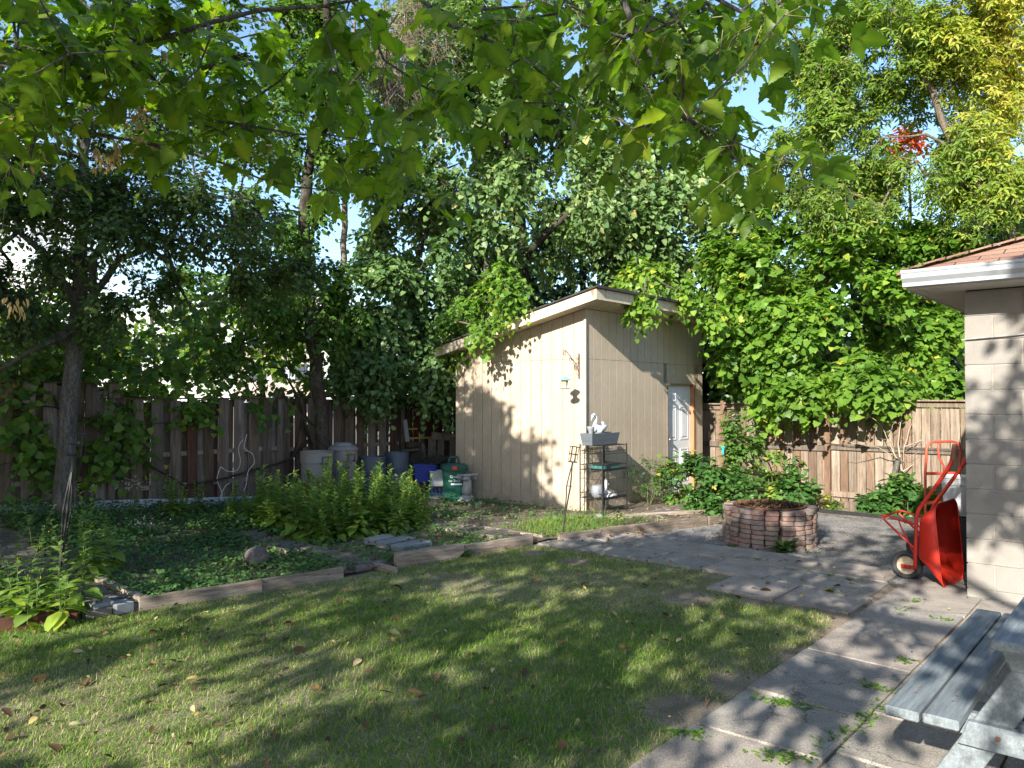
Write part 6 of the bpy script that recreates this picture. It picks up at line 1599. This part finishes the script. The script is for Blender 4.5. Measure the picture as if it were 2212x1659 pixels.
    scatter("crown", T_OVATE, P, ld, nor, .125 * rng.uniform(.7, 1.3, len(P)), lm_maple, r, np.clip(rng.normal(.4, .2, len(P)), 0, 1), width=1.2)
    # hanging bunches of dry winged seeds
    for (px, py, Y, n) in ((525 * .575, 225, 3.0, 26), (290, 235, 3.0, 18), (250, 300, 2.95, 30), (215, 315, 2.95, 26), (300, 290, 3.0, 26), (330, 300, 3.05, 20), (8, 265, 2.6, 26), (12, 240, 2.6, 16), (38, 640, 3.4, 22), (70, 310, 2.7, 10), (355, 95, 3.3, 14)):
        x, y, z = L_(at(px, py, Y)); d = rng.normal(0, .018, (n, 3)); d[:, 2] = -rng.uniform(0, .09, n); Q = np.array([x, y, z]) + d * [1, 1, 1]
        scatter("seed_cluster", T_LANCE, Q, np.tile([0, 0, -1.], (n, 1)) + rng.normal(0, .35, (n, 3)), rng.normal(0, 1, (n, 3)), rng.uniform(.028, .042, n), lm_samara, r, rng.uniform(0, 1, n), width=1.1)
m_greentwig = basic("leaf_stalk", [(.16, .15, .06), (.24, .20, .09)], 20, .7, bstr=0)
near_tree()
def out_tree():
    tree("shade_tree", "spreading tree standing left of the yard out in the sun", [(-9.6, 2.2, 0, .25), (-9.4, 2.3, 2, .2), (-9.2, 2.4, 4, .15), (-9.0, 2.5, 6, .08)],
         [(-9.0, 2.6, 4.9, 2.9, 2.9, 2.6, 640), (-7.8, 4.6, 5.0, 1.8, 1.7, 1.4, 260), (-10.5, 5.4, 4.4, 2.2, 2.0, 2.4, 300), (-4.75, 4.0, 5.4, .95, 1.0, 1.1, 110), (-4.0, 3.0, 5.0, .7, .8, .35, 20), (-4.2, 3.6, 5.4, .7, .7, .7, 30), (-5.4, 5.2, 4.7, .9, .8, .7, 60), (-6.2, 4.6, 5.6, 1.0, 1.0, 1.0, 90)], 62, lm_maple, m_bark, leaf=.15, twigs=3, per=7, L=.5, zmin=1.6, shell=.05, drop=lambda P: in_view(P, .02, .56), tint=(.4, .2), rmin=.006)
out_tree()

# ------------------------------------------------------------------ shrubs and plants by the shed and the sunny fence
SH = [  # label, px, base py, Y, (rx, ry, h/2), n, leaf mat, template, leaf
 ("fern-like green shrub against the shed front right of the wire shelf", 1402, 1.0, 11.55, (.30, .26, .36), 90, lm_rasp, T_LANCE, .05, (.35, .2)),
 ("pale yellow-green bush in front of the shed door's left jamb", 1447, 1.0, 11.7, (.28, .25, .44), 80, lm_rose, T_GRAPE, .07, (.6, .2)),
 ("large dark raspberry bush hiding the foot of the shed door", 1525, 1.0, 11.0, (.52, .40, .46), 190, lm_rasp, T_RASP, .105, (.5, .25)),
 ("low leafy bush just left of the fire pit top", 1590, 1.0, 10.4, (.42, .35, .30), 130, lm_rasp, T_OVATE, .09, (.5, .2)),
 ("tall climbing rose tied to dark stakes by the fence", 1600, 1.0, 11.45, (.32, .28, .70), 150, lm_rose, T_RASP, .09, (.5, .18)),
 ("light green bush right of the cane trellis", 1672, 1.0, 11.5, (.30, .26, .40), 90, lm_rose, T_GRAPE, .075, (.65, .2)),
 ("bush of rounded leaves behind the fire pit", 1715, 1.0, 11.2, (.28, .25, .28), 80, lm_rasp, T_HEART, .085, (.45, .2)),
 ("small yellowing plant right of the fire pit at the fence foot", 1768, 1.0, 11.7, (.14, .14, .14), 30, lm_boxel, T_LANCE, .07, (.75, .15)),
 ("low bright green weeds beside the black edging", 1800, 1.0, 11.5, (.16, .14, .08), 24, lm_maple, T_LANCE, .08, (.5, .15)),
 ("raspberry bush at the fence left of the red wheelbarrow", 1950, 1.0, 11.1, (.38, .32, .27), 130, lm_rasp, T_RASP, .12, (.5, .2)),
 ("sprawling raspberry shoots nearest the black edging", 1900, 1.0, 11.0, (.26, .22, .16), 40, lm_rasp, T_RASP, .11, (.4, .2)),
 ("light green tips behind the wheelbarrow legs", 1990, 1.0, 10.9, (.18, .2, .22), 40, lm_maple, T_OVATE, .09, (.45, .2)),
]
for i, (lb, px, _, Y, r, n, lm, tm, lf, tn) in enumerate(SH):
    x = (px - 1106) / 1660 * Y
    bush("shrub", lb, (x, Y, gz(x, Y) + .0), r, n, 100 + i, lm, m_stem if i not in (4,) else m_bark_d, tmpl=tm, leaf=lf, twigs=2, per=4, L=.16, tint=tn)
def sapling(name, label, px, Y, h, seed, lm, n=26, spread=.14, leaf=.085):
    x = (px - 1106) / 1660 * Y; z = gz(x, Y)
    rng = np.random.default_rng(seed); r = thing(name, label, "sapling", (x, Y, z)); g = Grower(rng)
    g.stem([(0, 0, -.03), (.01, 0, h * .5), (.03, 0, h)], [.016, .012, .006], step=.1)
    T = np.stack([rng.normal(0, spread, n), rng.normal(0, spread, n), rng.uniform(h * .35, h * 1.05, n)], 1); g.grow(T, seg=.12, jit=.01); g.build("trunk", m_rust, r, rt=.002, ex=.4)
    P, ld, nor, tw = sprays(g.tips, rng, 1, .12, 4, .5); scatter("foliage", T_HEART, P, ld, nor, leaf * rng.uniform(.7, 1.2, len(P)), lm, r, np.clip(rng.normal(.5, .2, len(P)), 0, 1), width=1.1)
sapling("sapling", "thin sapling with rust-brown stem behind the fire pit", 1703, 11.5, .78, 131, lm_rasp)
def bare_canes():
    x, y, z = at(1948, 1080, 11.8); z = -.1
    r = thing("bare_shrub", "bare twiggy shrub of upright pale canes against the sunny fence", "shrub", (x, y, z)); rng = np.random.default_rng(7); g = Grower(rng); c = np.array((x, y, z))
    f = lambda px, py: np.array(at(px, py, 11.8 + rng.normal(0, .1))) - c
    g.stem([(0, 0, 0), f(1948, 1020), f(1940, 960), f(1946, 905), f(1952, 875)], [.02, .016, .012, .008, .004])
    for p in ([(1950, 1040), (1952, 980), (1963, 930), (1970, 915)], [(1946, 1000), (1925, 965), (1905, 920), (1860, 880)], [(1946, 970), (2000, 945), (2050, 930), (2080, 925)], [(1952, 1020), (1990, 985), (2040, 955)], [(1948, 1030), (1935, 990), (1918, 940)], [(1946, 990), (1900, 968), (1860, 960), (1820, 950)]):
        P = [f(*q) for q in p]; g.stem(P, list(np.linspace(.009, .003, len(P))), parent=g.nearest(P[0]), step=.1)
    g.grow(np.array([f(rng.uniform(1860, 2060), rng.uniform(880, 1000)) for _ in range(40)]), seg=.15, jit=.02); g.build("canes", m_bamboo, r, rt=.0025, ex=.35, sides=5)
bare_canes()

# ---- broad-leaved weed at the fire pit, tufts at board ends
def rosette(label, x, y, n, size, seed, lm=lm_rasp, name="weed", z=0.0, cat="weed", up=.5, tm=T_BROAD):
    rng = np.random.default_rng(seed); r = thing(name, label, cat, (x, y, z)); a = np.arange(n) * 2.4
    u = rng.uniform(.1, 1, n) * up * 1.6; d = np.stack([np.cos(a), np.sin(a), u], 1)
    P = np.stack([np.cos(a) * .01, np.sin(a) * .01, rng.uniform(.0, .05, n) * size * 8], 1); P[:, 2] = np.abs(P[:, 2])
    nn = np.stack([-np.cos(a) * u, -np.sin(a) * u, np.ones(n)], 1)
    scatter("foliage", tm, P, d, nn, size * rng.uniform(.6, 1.15, n), lm, r, np.clip(rng.normal(.5, .2, n), 0, 1), width=1.15)
    return r
x, y, _ = gp(1693, 1192); rosette("leafy green weed growing at the front foot of the fire pit", x, y, 30, .17, 141, up=.75)
x, y, _ = gp(1583, 1184); rosette("tiny weed at the left foot of the fire pit", x, y, 12, .07, 142)
x, y, _ = gp(1002, 1195, .04); rosette("spiky weed behind the thick rounded plank", x, y - .0, 22, .10, 143, tm=T_LANCE)

# ---- goldenrod patch
def goldenrods():
    rng = np.random.default_rng(71); protos = []
    for k in range(6):
        p = stem_plant("goldenrod_plant", "tall leafy stem with tiny yellow flower buds in the garden patch", .52 + .045 * k, 200 + k, lm_gold, m_stem, (0, 0, -5), group="goldenrod stems in the middle bed", big=.17, small=.05, flowers=lm_flower, nst=3, spread=.07, dens=1.35, lowtint=.62, hitint=.36)
        protos.append(p)
    n = 0
    spots = []
    for _ in range(120):
        a = rng.uniform(4.85, 6.95); b = rng.uniform(7.0, 9.0)
        x, y, _z = ab(a, b); px = 1106 + x / y * 1660
        if 500 < px < 935 and all((x - q[0]) ** 2 + (y - q[1]) ** 2 > .012 for q in spots): spots.append((x, y, rng.uniform(0, 6.28), rng.uniform(.78, 1.15) * (1.05 if 560 < px < 900 else .8)))
    for px, py, s in ((380, 1130, 1.0), (395, 1140, .8), (430, 1125, .7), (370, 1142, .9), (595, 1152, 1.0), (640, 1165, .95), (700, 1175, .8), (760, 1160, .9), (905, 1130, 1.0), (880, 1140, 1.1)):
        x, y, _z = gp(px, py, .05); spots.append((x, y, rng.uniform(0, 6.28), s))
    for i, (x, y, a, s) in enumerate(spots[:95]):
        o = protos[i] if i < 6 else copy_tree(protos[i % 6])
        o.location = (x, y, gz(x, y) + .02); o.rotation_euler = (rng.normal(0, .07), rng.normal(0, .07), a); o.scale = (s, s, s)
goldenrods()

# ---- broad weeds at far left, each its own plant
LW = [("broad-leaved weed at the left edge of the photo in the front bed", -10, 1290, .62), ("tall fuzzy-stemmed plant with broad leaves behind the left candle stake", 205, 1250, .74), ("bushy grey-green plant just left of the candle stake", 100, 1300, .52),
      ("spreading plant with large yellow-green leaves right of the candle stake", 165, 1318, .52), ("leafy plant with yellow buds low in the front left bed", 45, 1325, .42), ("drooping large-leaved plant hanging over the brown board", 140, 1335, .34), ("thin upright weed near the left end of the back board", 75, 1210, .5), ("small leafy weed at the left frame edge behind the bed", 10, 1180, .45), ("fuzzy plant left of the brick path end", 250, 1225, .45), ("low weed with a single yellow flower at the corner of the brown board", 60, 1345, .30)]
for i, (lb, px, py, h) in enumerate(LW):
    x, y, _ = gp(px, py, .06); stem_plant("broad_leaf_weed", lb, h * 1.28, 300 + i, lm_gold, m_stem, (x, y, .05), big=.20 if i != 6 else .06, small=.04, nst=3 if i in (1, 2, 3, 4) else 2, spread=.09, flowers=lm_flower if i in (4, 9, 2) else None, lowtint=.72, lean=.25, dens=.85)
MW = [("upright stem with round paired leaves in front of the dark fence", 262, 1100, .62, .05), ("slim leafy stem beside the grey trunk", 160, 1120, .6, .05), ("feathery green stem standing before the kickboard", 345, 1125, .5, .05), ("yellow-leaved young shoot left of the goldenrod patch", 430, 1120, .62, .13), ("thin stem with a yellow flower near the left kickboard", 60, 1120, .45, .03), ("ferny seedling before the painted kickboard", 95, 1135, .28, .07)]
for i, (lb, px, py, h, bg) in enumerate(MW):
    x, y, _ = gp(px, py, .08); stem_plant("garden_weed", lb, h, 330 + i, lm_vine, m_stem, (x, y, gz(x, y) + .02), big=bg, small=.03, nst=1 if i in (0, 1, 3, 4) else 3, flowers=lm_flower if i == 4 else None, lean=.1, tmpl=T_ROUND if i == 0 else T_BROAD if i == 3 else T_LANCE, lowtint=.5)
def asters(label, px, py, h, seed):
    x, y, _ = gp(px, py, .1); r = stem_plant("aster", label, h, seed, lm_vine, m_stem, (x, y, gz(x, y) + .02), big=.05, small=.02, nst=7, spread=.08, lean=.3, tmpl=T_LANCE)
    rng = np.random.default_rng(seed); n = 42; P = np.stack([rng.normal(0, .10, n), rng.normal(0, .10, n), h + rng.normal(0, .05, n)], 1); P = np.repeat(P, 5, 0) + rng.normal(0, .004, (n * 5, 3))
    scatter("flowers", T_OVATE, P, rng.normal(0, 1, (n * 5, 3)) * [1, 1, .3], np.tile([0, 0, 1.], (n * 5, 1)), .017, lm_white, r, np.full(n * 5, .5), width=1.3)["kind"] = "stuff"
asters("clump of small white asters in front of the dark fence", 292, 1140, .45, 351)
asters("low clump of white asters nearer the ground cover", 313, 1165, .14, 352)

# ------------------------------------------------------------------ ground cover, grass, fallen leaves
def world_pts(N, a0, a1, b0, b1, rng):
    a = rng.uniform(a0, a1, N); b = rng.uniform(b0, b1, N); return a, b, a * UX - b * UY, a * UY + b * UX
BFv = lambda a: np.interp(a, [p[0] for p in BF], [p[1] for p in BF])
def gzv(x, y):
    a = x * UX + y * UY; b = -x * UY + y * UX
    S = lambda v, lo, hi: (lambda t: t * t * (3 - 2 * t))(np.clip((v - lo) / (hi - lo), 0, 1))
    z = .27 * (1 - np.clip((a - 2.86) / 3.6, 0, 1.15)) * S(b, 6.9, 10.2); z = np.where(a < 7.5, np.maximum(z, 0), 0); return z - .2 * S(a, 11.2, 12.9)
def fbm(x, y, s, seed):
    r = np.random.default_rng(seed); v = 0
    for k in range(7):
        an = r.uniform(0, 6.28); f = s * 1.7 ** (k % 4) * r.uniform(.7, 1.3); v = v + np.sin((x * math.cos(an) + y * math.sin(an)) * f + r.uniform(0, 6.28) + 1.3 * np.sin((x * math.sin(an) - y * math.cos(an)) * f * .6)) / (1.25 ** (k % 4))
    return v / 3.6
def cover():
    rng = np.random.default_rng(81); N = 190000
    a, b, x, y = world_pts(N, .2, 8.8, 5.2, 10.2, rng); den = .40 + .60 * fbm(x, y, 2.2, 1) + .25 * fbm(x, y, 7.0, 2)
    den = den - .1
    path = ((a > 2.24) & (a < 2.68)) | ((a > 4.5) & (a < 4.86)) & (b < 8.2)
    front = (a > 4.86) & (b < 7.0); slabs = (a > 5.0) & (a < 6.2) & (b > 6.0) & (b < 6.95) & (rng.random(N) < .75)
    k = (b > BFv(a) + .06) & (rng.random(N) < np.clip(den + .12, .22, 1) * np.where(front, .5, 1) * np.where(a > 6.9, .28, 1)) & (~path | (rng.random(N) < .1)) & (y < 12) & ~slabs & ~((a > 6.45) & (a < 6.95) & (rng.random(N) < .8))
    x, y, a, b = x[k], y[k], a[k], b[k]; n = len(x); print("cover", n)
    h = rng.uniform(.01, .075, n) * (1 + .8 * np.clip(fbm(x, y, 1.3, 5), 0, 1)) * np.where(b > 8.3, 1.7, 1)
    P = np.stack([x, y, gzv(x, y) + .035 + h], 1); an = rng.uniform(0, 6.28, n)
    N_ = n
    scatter("ground_cover", T_HEART, P, np.stack([np.cos(an), np.sin(an), rng.normal(-.1, .3, n)], 1), np.stack([rng.normal(0, .35, n), rng.normal(0, .35, n) - .15, np.ones(n)], 1), rng.uniform(.014, .040, n) * np.where(rng.random(n) < .07, 1.9, 1), lm_cover, None, np.clip(rng.normal(.45, .22, n) + .15 * fbm(x, y, 1.5, 9), 0, 1))["kind"] = "stuff"
cover()
T_BLADE = (np.array([(-.5, 0, 0), (.5, 0, 0), (.38, .5, .06), (-.38, .5, .06), (.0, 1, .28)]), np.array([(0, 1, 2), (0, 2, 3), (3, 2, 4)]))
def blades(name, x, y, z, hgt, seed, tint, lean=.55, wid=.0034):
    rng = np.random.default_rng(seed); n = len(x); an = rng.uniform(0, 6.28, n); l = rng.gamma(2, lean / 2, n)
    d = np.stack([np.cos(an) * l, np.sin(an) * l, np.ones(n)], 1); d = nrm(d)
    s0 = nrm(np.cross(d, np.stack([-np.sin(an), np.cos(an), np.zeros(n)], 1) + 1e-3)); s = nrm(np.stack([-np.sin(an), np.cos(an), np.zeros(n)], 1))
    nn = np.cross(s, d); nn[:, 2] = np.abs(nn[:, 2]); V0, F = T_BLADE
    outw = np.stack([np.cos(an), np.sin(an), np.full(n, -.6)], 1)
    w = wid * rng.uniform(.6, 1.3, n)
    P = np.stack([x, y, z], 1)[:, None] + V0[None, :, 0, None] * s[:, None] * w[:, None, None] + V0[None, :, 1, None] * d[:, None] * hgt[:, None, None] + V0[None, :, 2, None] * outw[:, None] * hgt[:, None, None]
    FF = (F[None] + (np.arange(n) * 5)[:, None, None]).reshape(-1, 3)
    o = npmesh(name, P.reshape(-1, 3), FF, lm_grass, None, np.repeat(np.clip(tint, 0, 1), 5)); o["kind"] = "stuff"; return o
def lawn():
    rng = np.random.default_rng(91); N = 700000
    a, b, x, y = world_pts(N, -2.2, 7.1, 1.5, 7.2, rng)
    jag = .10 * fbm(x, y, 3.0, 3)
    le = np.interp(b, [1.87, 1.95, 2.57, 3.3, 3.84, 5.2, 6], [5.5, 5.9, 6.45, 6.8, 6.85, 6.68, 6.6])
    edge = np.minimum(b - 1.80, (le - a) ) + jag
    inside = (b < BFv(a) - .03) & (edge > 0) & (y > 3.15) & (np.abs(x) < .95 * y + .1) & ((np.abs(x) < .70 * y + .1) | (rng.random(N) < .6))
    bare = np.zeros(N)
    for (px, py, r) in ((1490, 1293, .30), (1705, 1296, .36), (1640, 1300, .2), (1240, 1215, .22), (1730, 1420, .3), (1480, 1540, .3), (1150, 1196, .2), (1830, 1375, .25), (1600, 1480, .25)):
        gx, gy, _ = gp(px, py); bare = np.maximum(bare, 1 - ((x - gx) ** 2 + (y - gy) ** 2) / r ** 2)
    den = .78 + .45 * fbm(x, y, 1.6, 21) - 1.15 * np.clip(bare, 0, 1); den *= np.clip(.25 + edge * 3.2, 0, 1) * np.clip(9.5 / (y + 2.2), .55, 1.35)
    k = inside & (rng.random(N) < np.clip(den, .04, 1)); x, y, a, b, edge = [q[k] for q in (x, y, a, b, edge)]; n = len(x); print("blades", n)
    lush = fbm(x, y, 1.1, 33); hgt = np.clip(.033 + .014 * lush, .014, .08) * rng.uniform(.6, 1.55, n) * np.where(rng.random(n) < .01, 2.0, 1)
    dry = rng.random(n) < np.clip(.30 - .28 * lush + .25 * np.clip(.4 - edge, 0, .4), .06, .8)
    tint = np.where(dry, rng.uniform(.62, 1, n), rng.normal(.33, .15, n) + .08 * fbm(x, y, .9, 44))
    blades("grass", x, y, np.full(n, -.004), hgt, 92, tint, np.where(dry, 1.5, .75).mean())
    # longer grass inside the small bed before the shed, and round the stones
    N = 60000; a, b, x, y = world_pts(N, 5.0, 9.0, 5.0, 6.9, rng)
    den = np.where(a > 6.98, np.clip(.8 - ((a - 7.75) / .95) ** 2 - ((b - 5.75) / .8) ** 2, 0, 1) + .12, .16) * (.6 + .6 * fbm(x, y, 3, 5))
    k = (b > BFv(a) + .05) & (b < 6.35 + (a < 7) * .5) & (rng.random(N) < den) & ~((a > 6.48) & (a < 6.97) & (rng.random(N) < .85))
    x, y, a = x[k], y[k], a[k]; n = len(x); print("bed grass", n)
    blades("tall_grass", x, y, gzv(x, y) + .03, rng.uniform(.04, .13, n) * np.where(a > 6.98, 1, .7), 93, np.where(rng.random(n) < .22, .75, rng.normal(.34, .18, n)), .6, .004)
lawn()
def fallen():
    rng = np.random.default_rng(95); N = 19000
    a, b, x, y = world_pts(N, -1.5, 11.2, .4, 9.6, rng)
    soil = (b > BFv(a)); lawnm = (~soil) & (a < 6.9) & (b > 1.8); pat = ~soil & ~lawnm
    edge = pat & ((np.abs(a - 11.15) < .35) | (np.abs(b - BFv(a)) < .3) | (np.hypot(x - 2.94, y - 8.8) < .75))
    p = np.where(soil, .8, np.where(lawnm, .24, np.where(edge, .5, .025))) * np.clip(.75 + .6 * fbm(x, y, .8, 66), .1, 1.3)
    p = np.where(lawnm & (a < 3.2), p * 1.5, p)
    k = (rng.random(N) < p) & (y > 3) & (np.abs(x) < .72 * y + .2) & (np.hypot(x - 2.94, y - 8.8) > .56) & ~((a > 8.9) & (b > 6.3)); x, y, soil, lawnm = x[k], y[k], soil[k], lawnm[k]; n = len(x); print("fallen", n)
    an = rng.uniform(0, 6.28, n); z = gzv(x, y) + np.where(soil, .055, np.where(lawnm, .028, .032)) + rng.uniform(0, .008, n)
    tl = rng.normal(0, .5, (n, 3)); tl[:, 2] = 1; t = rng.beta(1.1, 1.2, n); t[rng.random(n) < .35] *= .35
    o = scatter("fallen_leaves", T_BROAD, np.stack([x, y, z], 1), np.stack([np.cos(an), np.sin(an), rng.normal(0, .25, n)], 1), tl, rng.gamma(4, .0095, n) * np.where(y > 7, .85, 1), lm_fallen, None, t, width=1.0); o["kind"] = "stuff"
fallen()
def joint_weeds():
    """tufts growing along the slab joints, nearest the camera"""
    rng = np.random.default_rng(97); X = []; 
    lines = [((1764, 1630), (1918, 1527), 120), ((1640, 1516), (1765, 1546), 60), ((1868, 1488), (1925, 1500), 26), ((1930, 1432), (1985, 1440), 22), ((1400, 1580), (1520, 1600), 40), ((1945, 1327), (1990, 1300), 34), ((2010, 1340), (2060, 1348), 18), ((1640, 1640), (1760, 1650), 30), ((1560, 1208), (1700, 1218), 36), ((1735, 1196), (1780, 1200), 18), ((1280, 1178), (1320, 1180), 10), ((1700, 1232), (1860, 1262), 24), ((1345, 1158), (1390, 1162), 24), ((1560, 1225), (1500, 1240), 16), ((1790, 1285), (1860, 1255), 20), ((1640, 1635), (1700, 1660), 20), ((2120, 1600), (2180, 1625), 30)]
    for (p, q, n) in lines:
        A = np.array(gp(*p)); B = np.array(gp(*q)); f = rng.uniform(0, 1, n); X.append(A + (B - A) * f[:, None] + rng.normal(0, .018, (n, 3)) * [1, 1, 0])
    P = np.concatenate(X); P = P + rng.normal(0, .02, P.shape) * [1, 1, 0]; P = P[rng.random(len(P)) < .8]; P = np.repeat(P, 3, 0) + rng.normal(0, .010, (len(P) * 3, 3)) * [1, 1, 0]; n = len(P); P[:, 2] = .018 + rng.uniform(0, .008, n); an = rng.uniform(0, 6.28, n)
    o = scatter("joint_weeds", T_BROAD, P, np.stack([np.cos(an), np.sin(an), rng.uniform(.0, .8, n)], 1), np.tile([0, 0, 1.], (n, 1)) + rng.normal(0, .3, (n, 3)), rng.uniform(.012, .038, n), lm_maple, None, np.clip(rng.normal(.35, .25, n), 0, 1), width=.8); o["kind"] = "stuff"
joint_weeds()
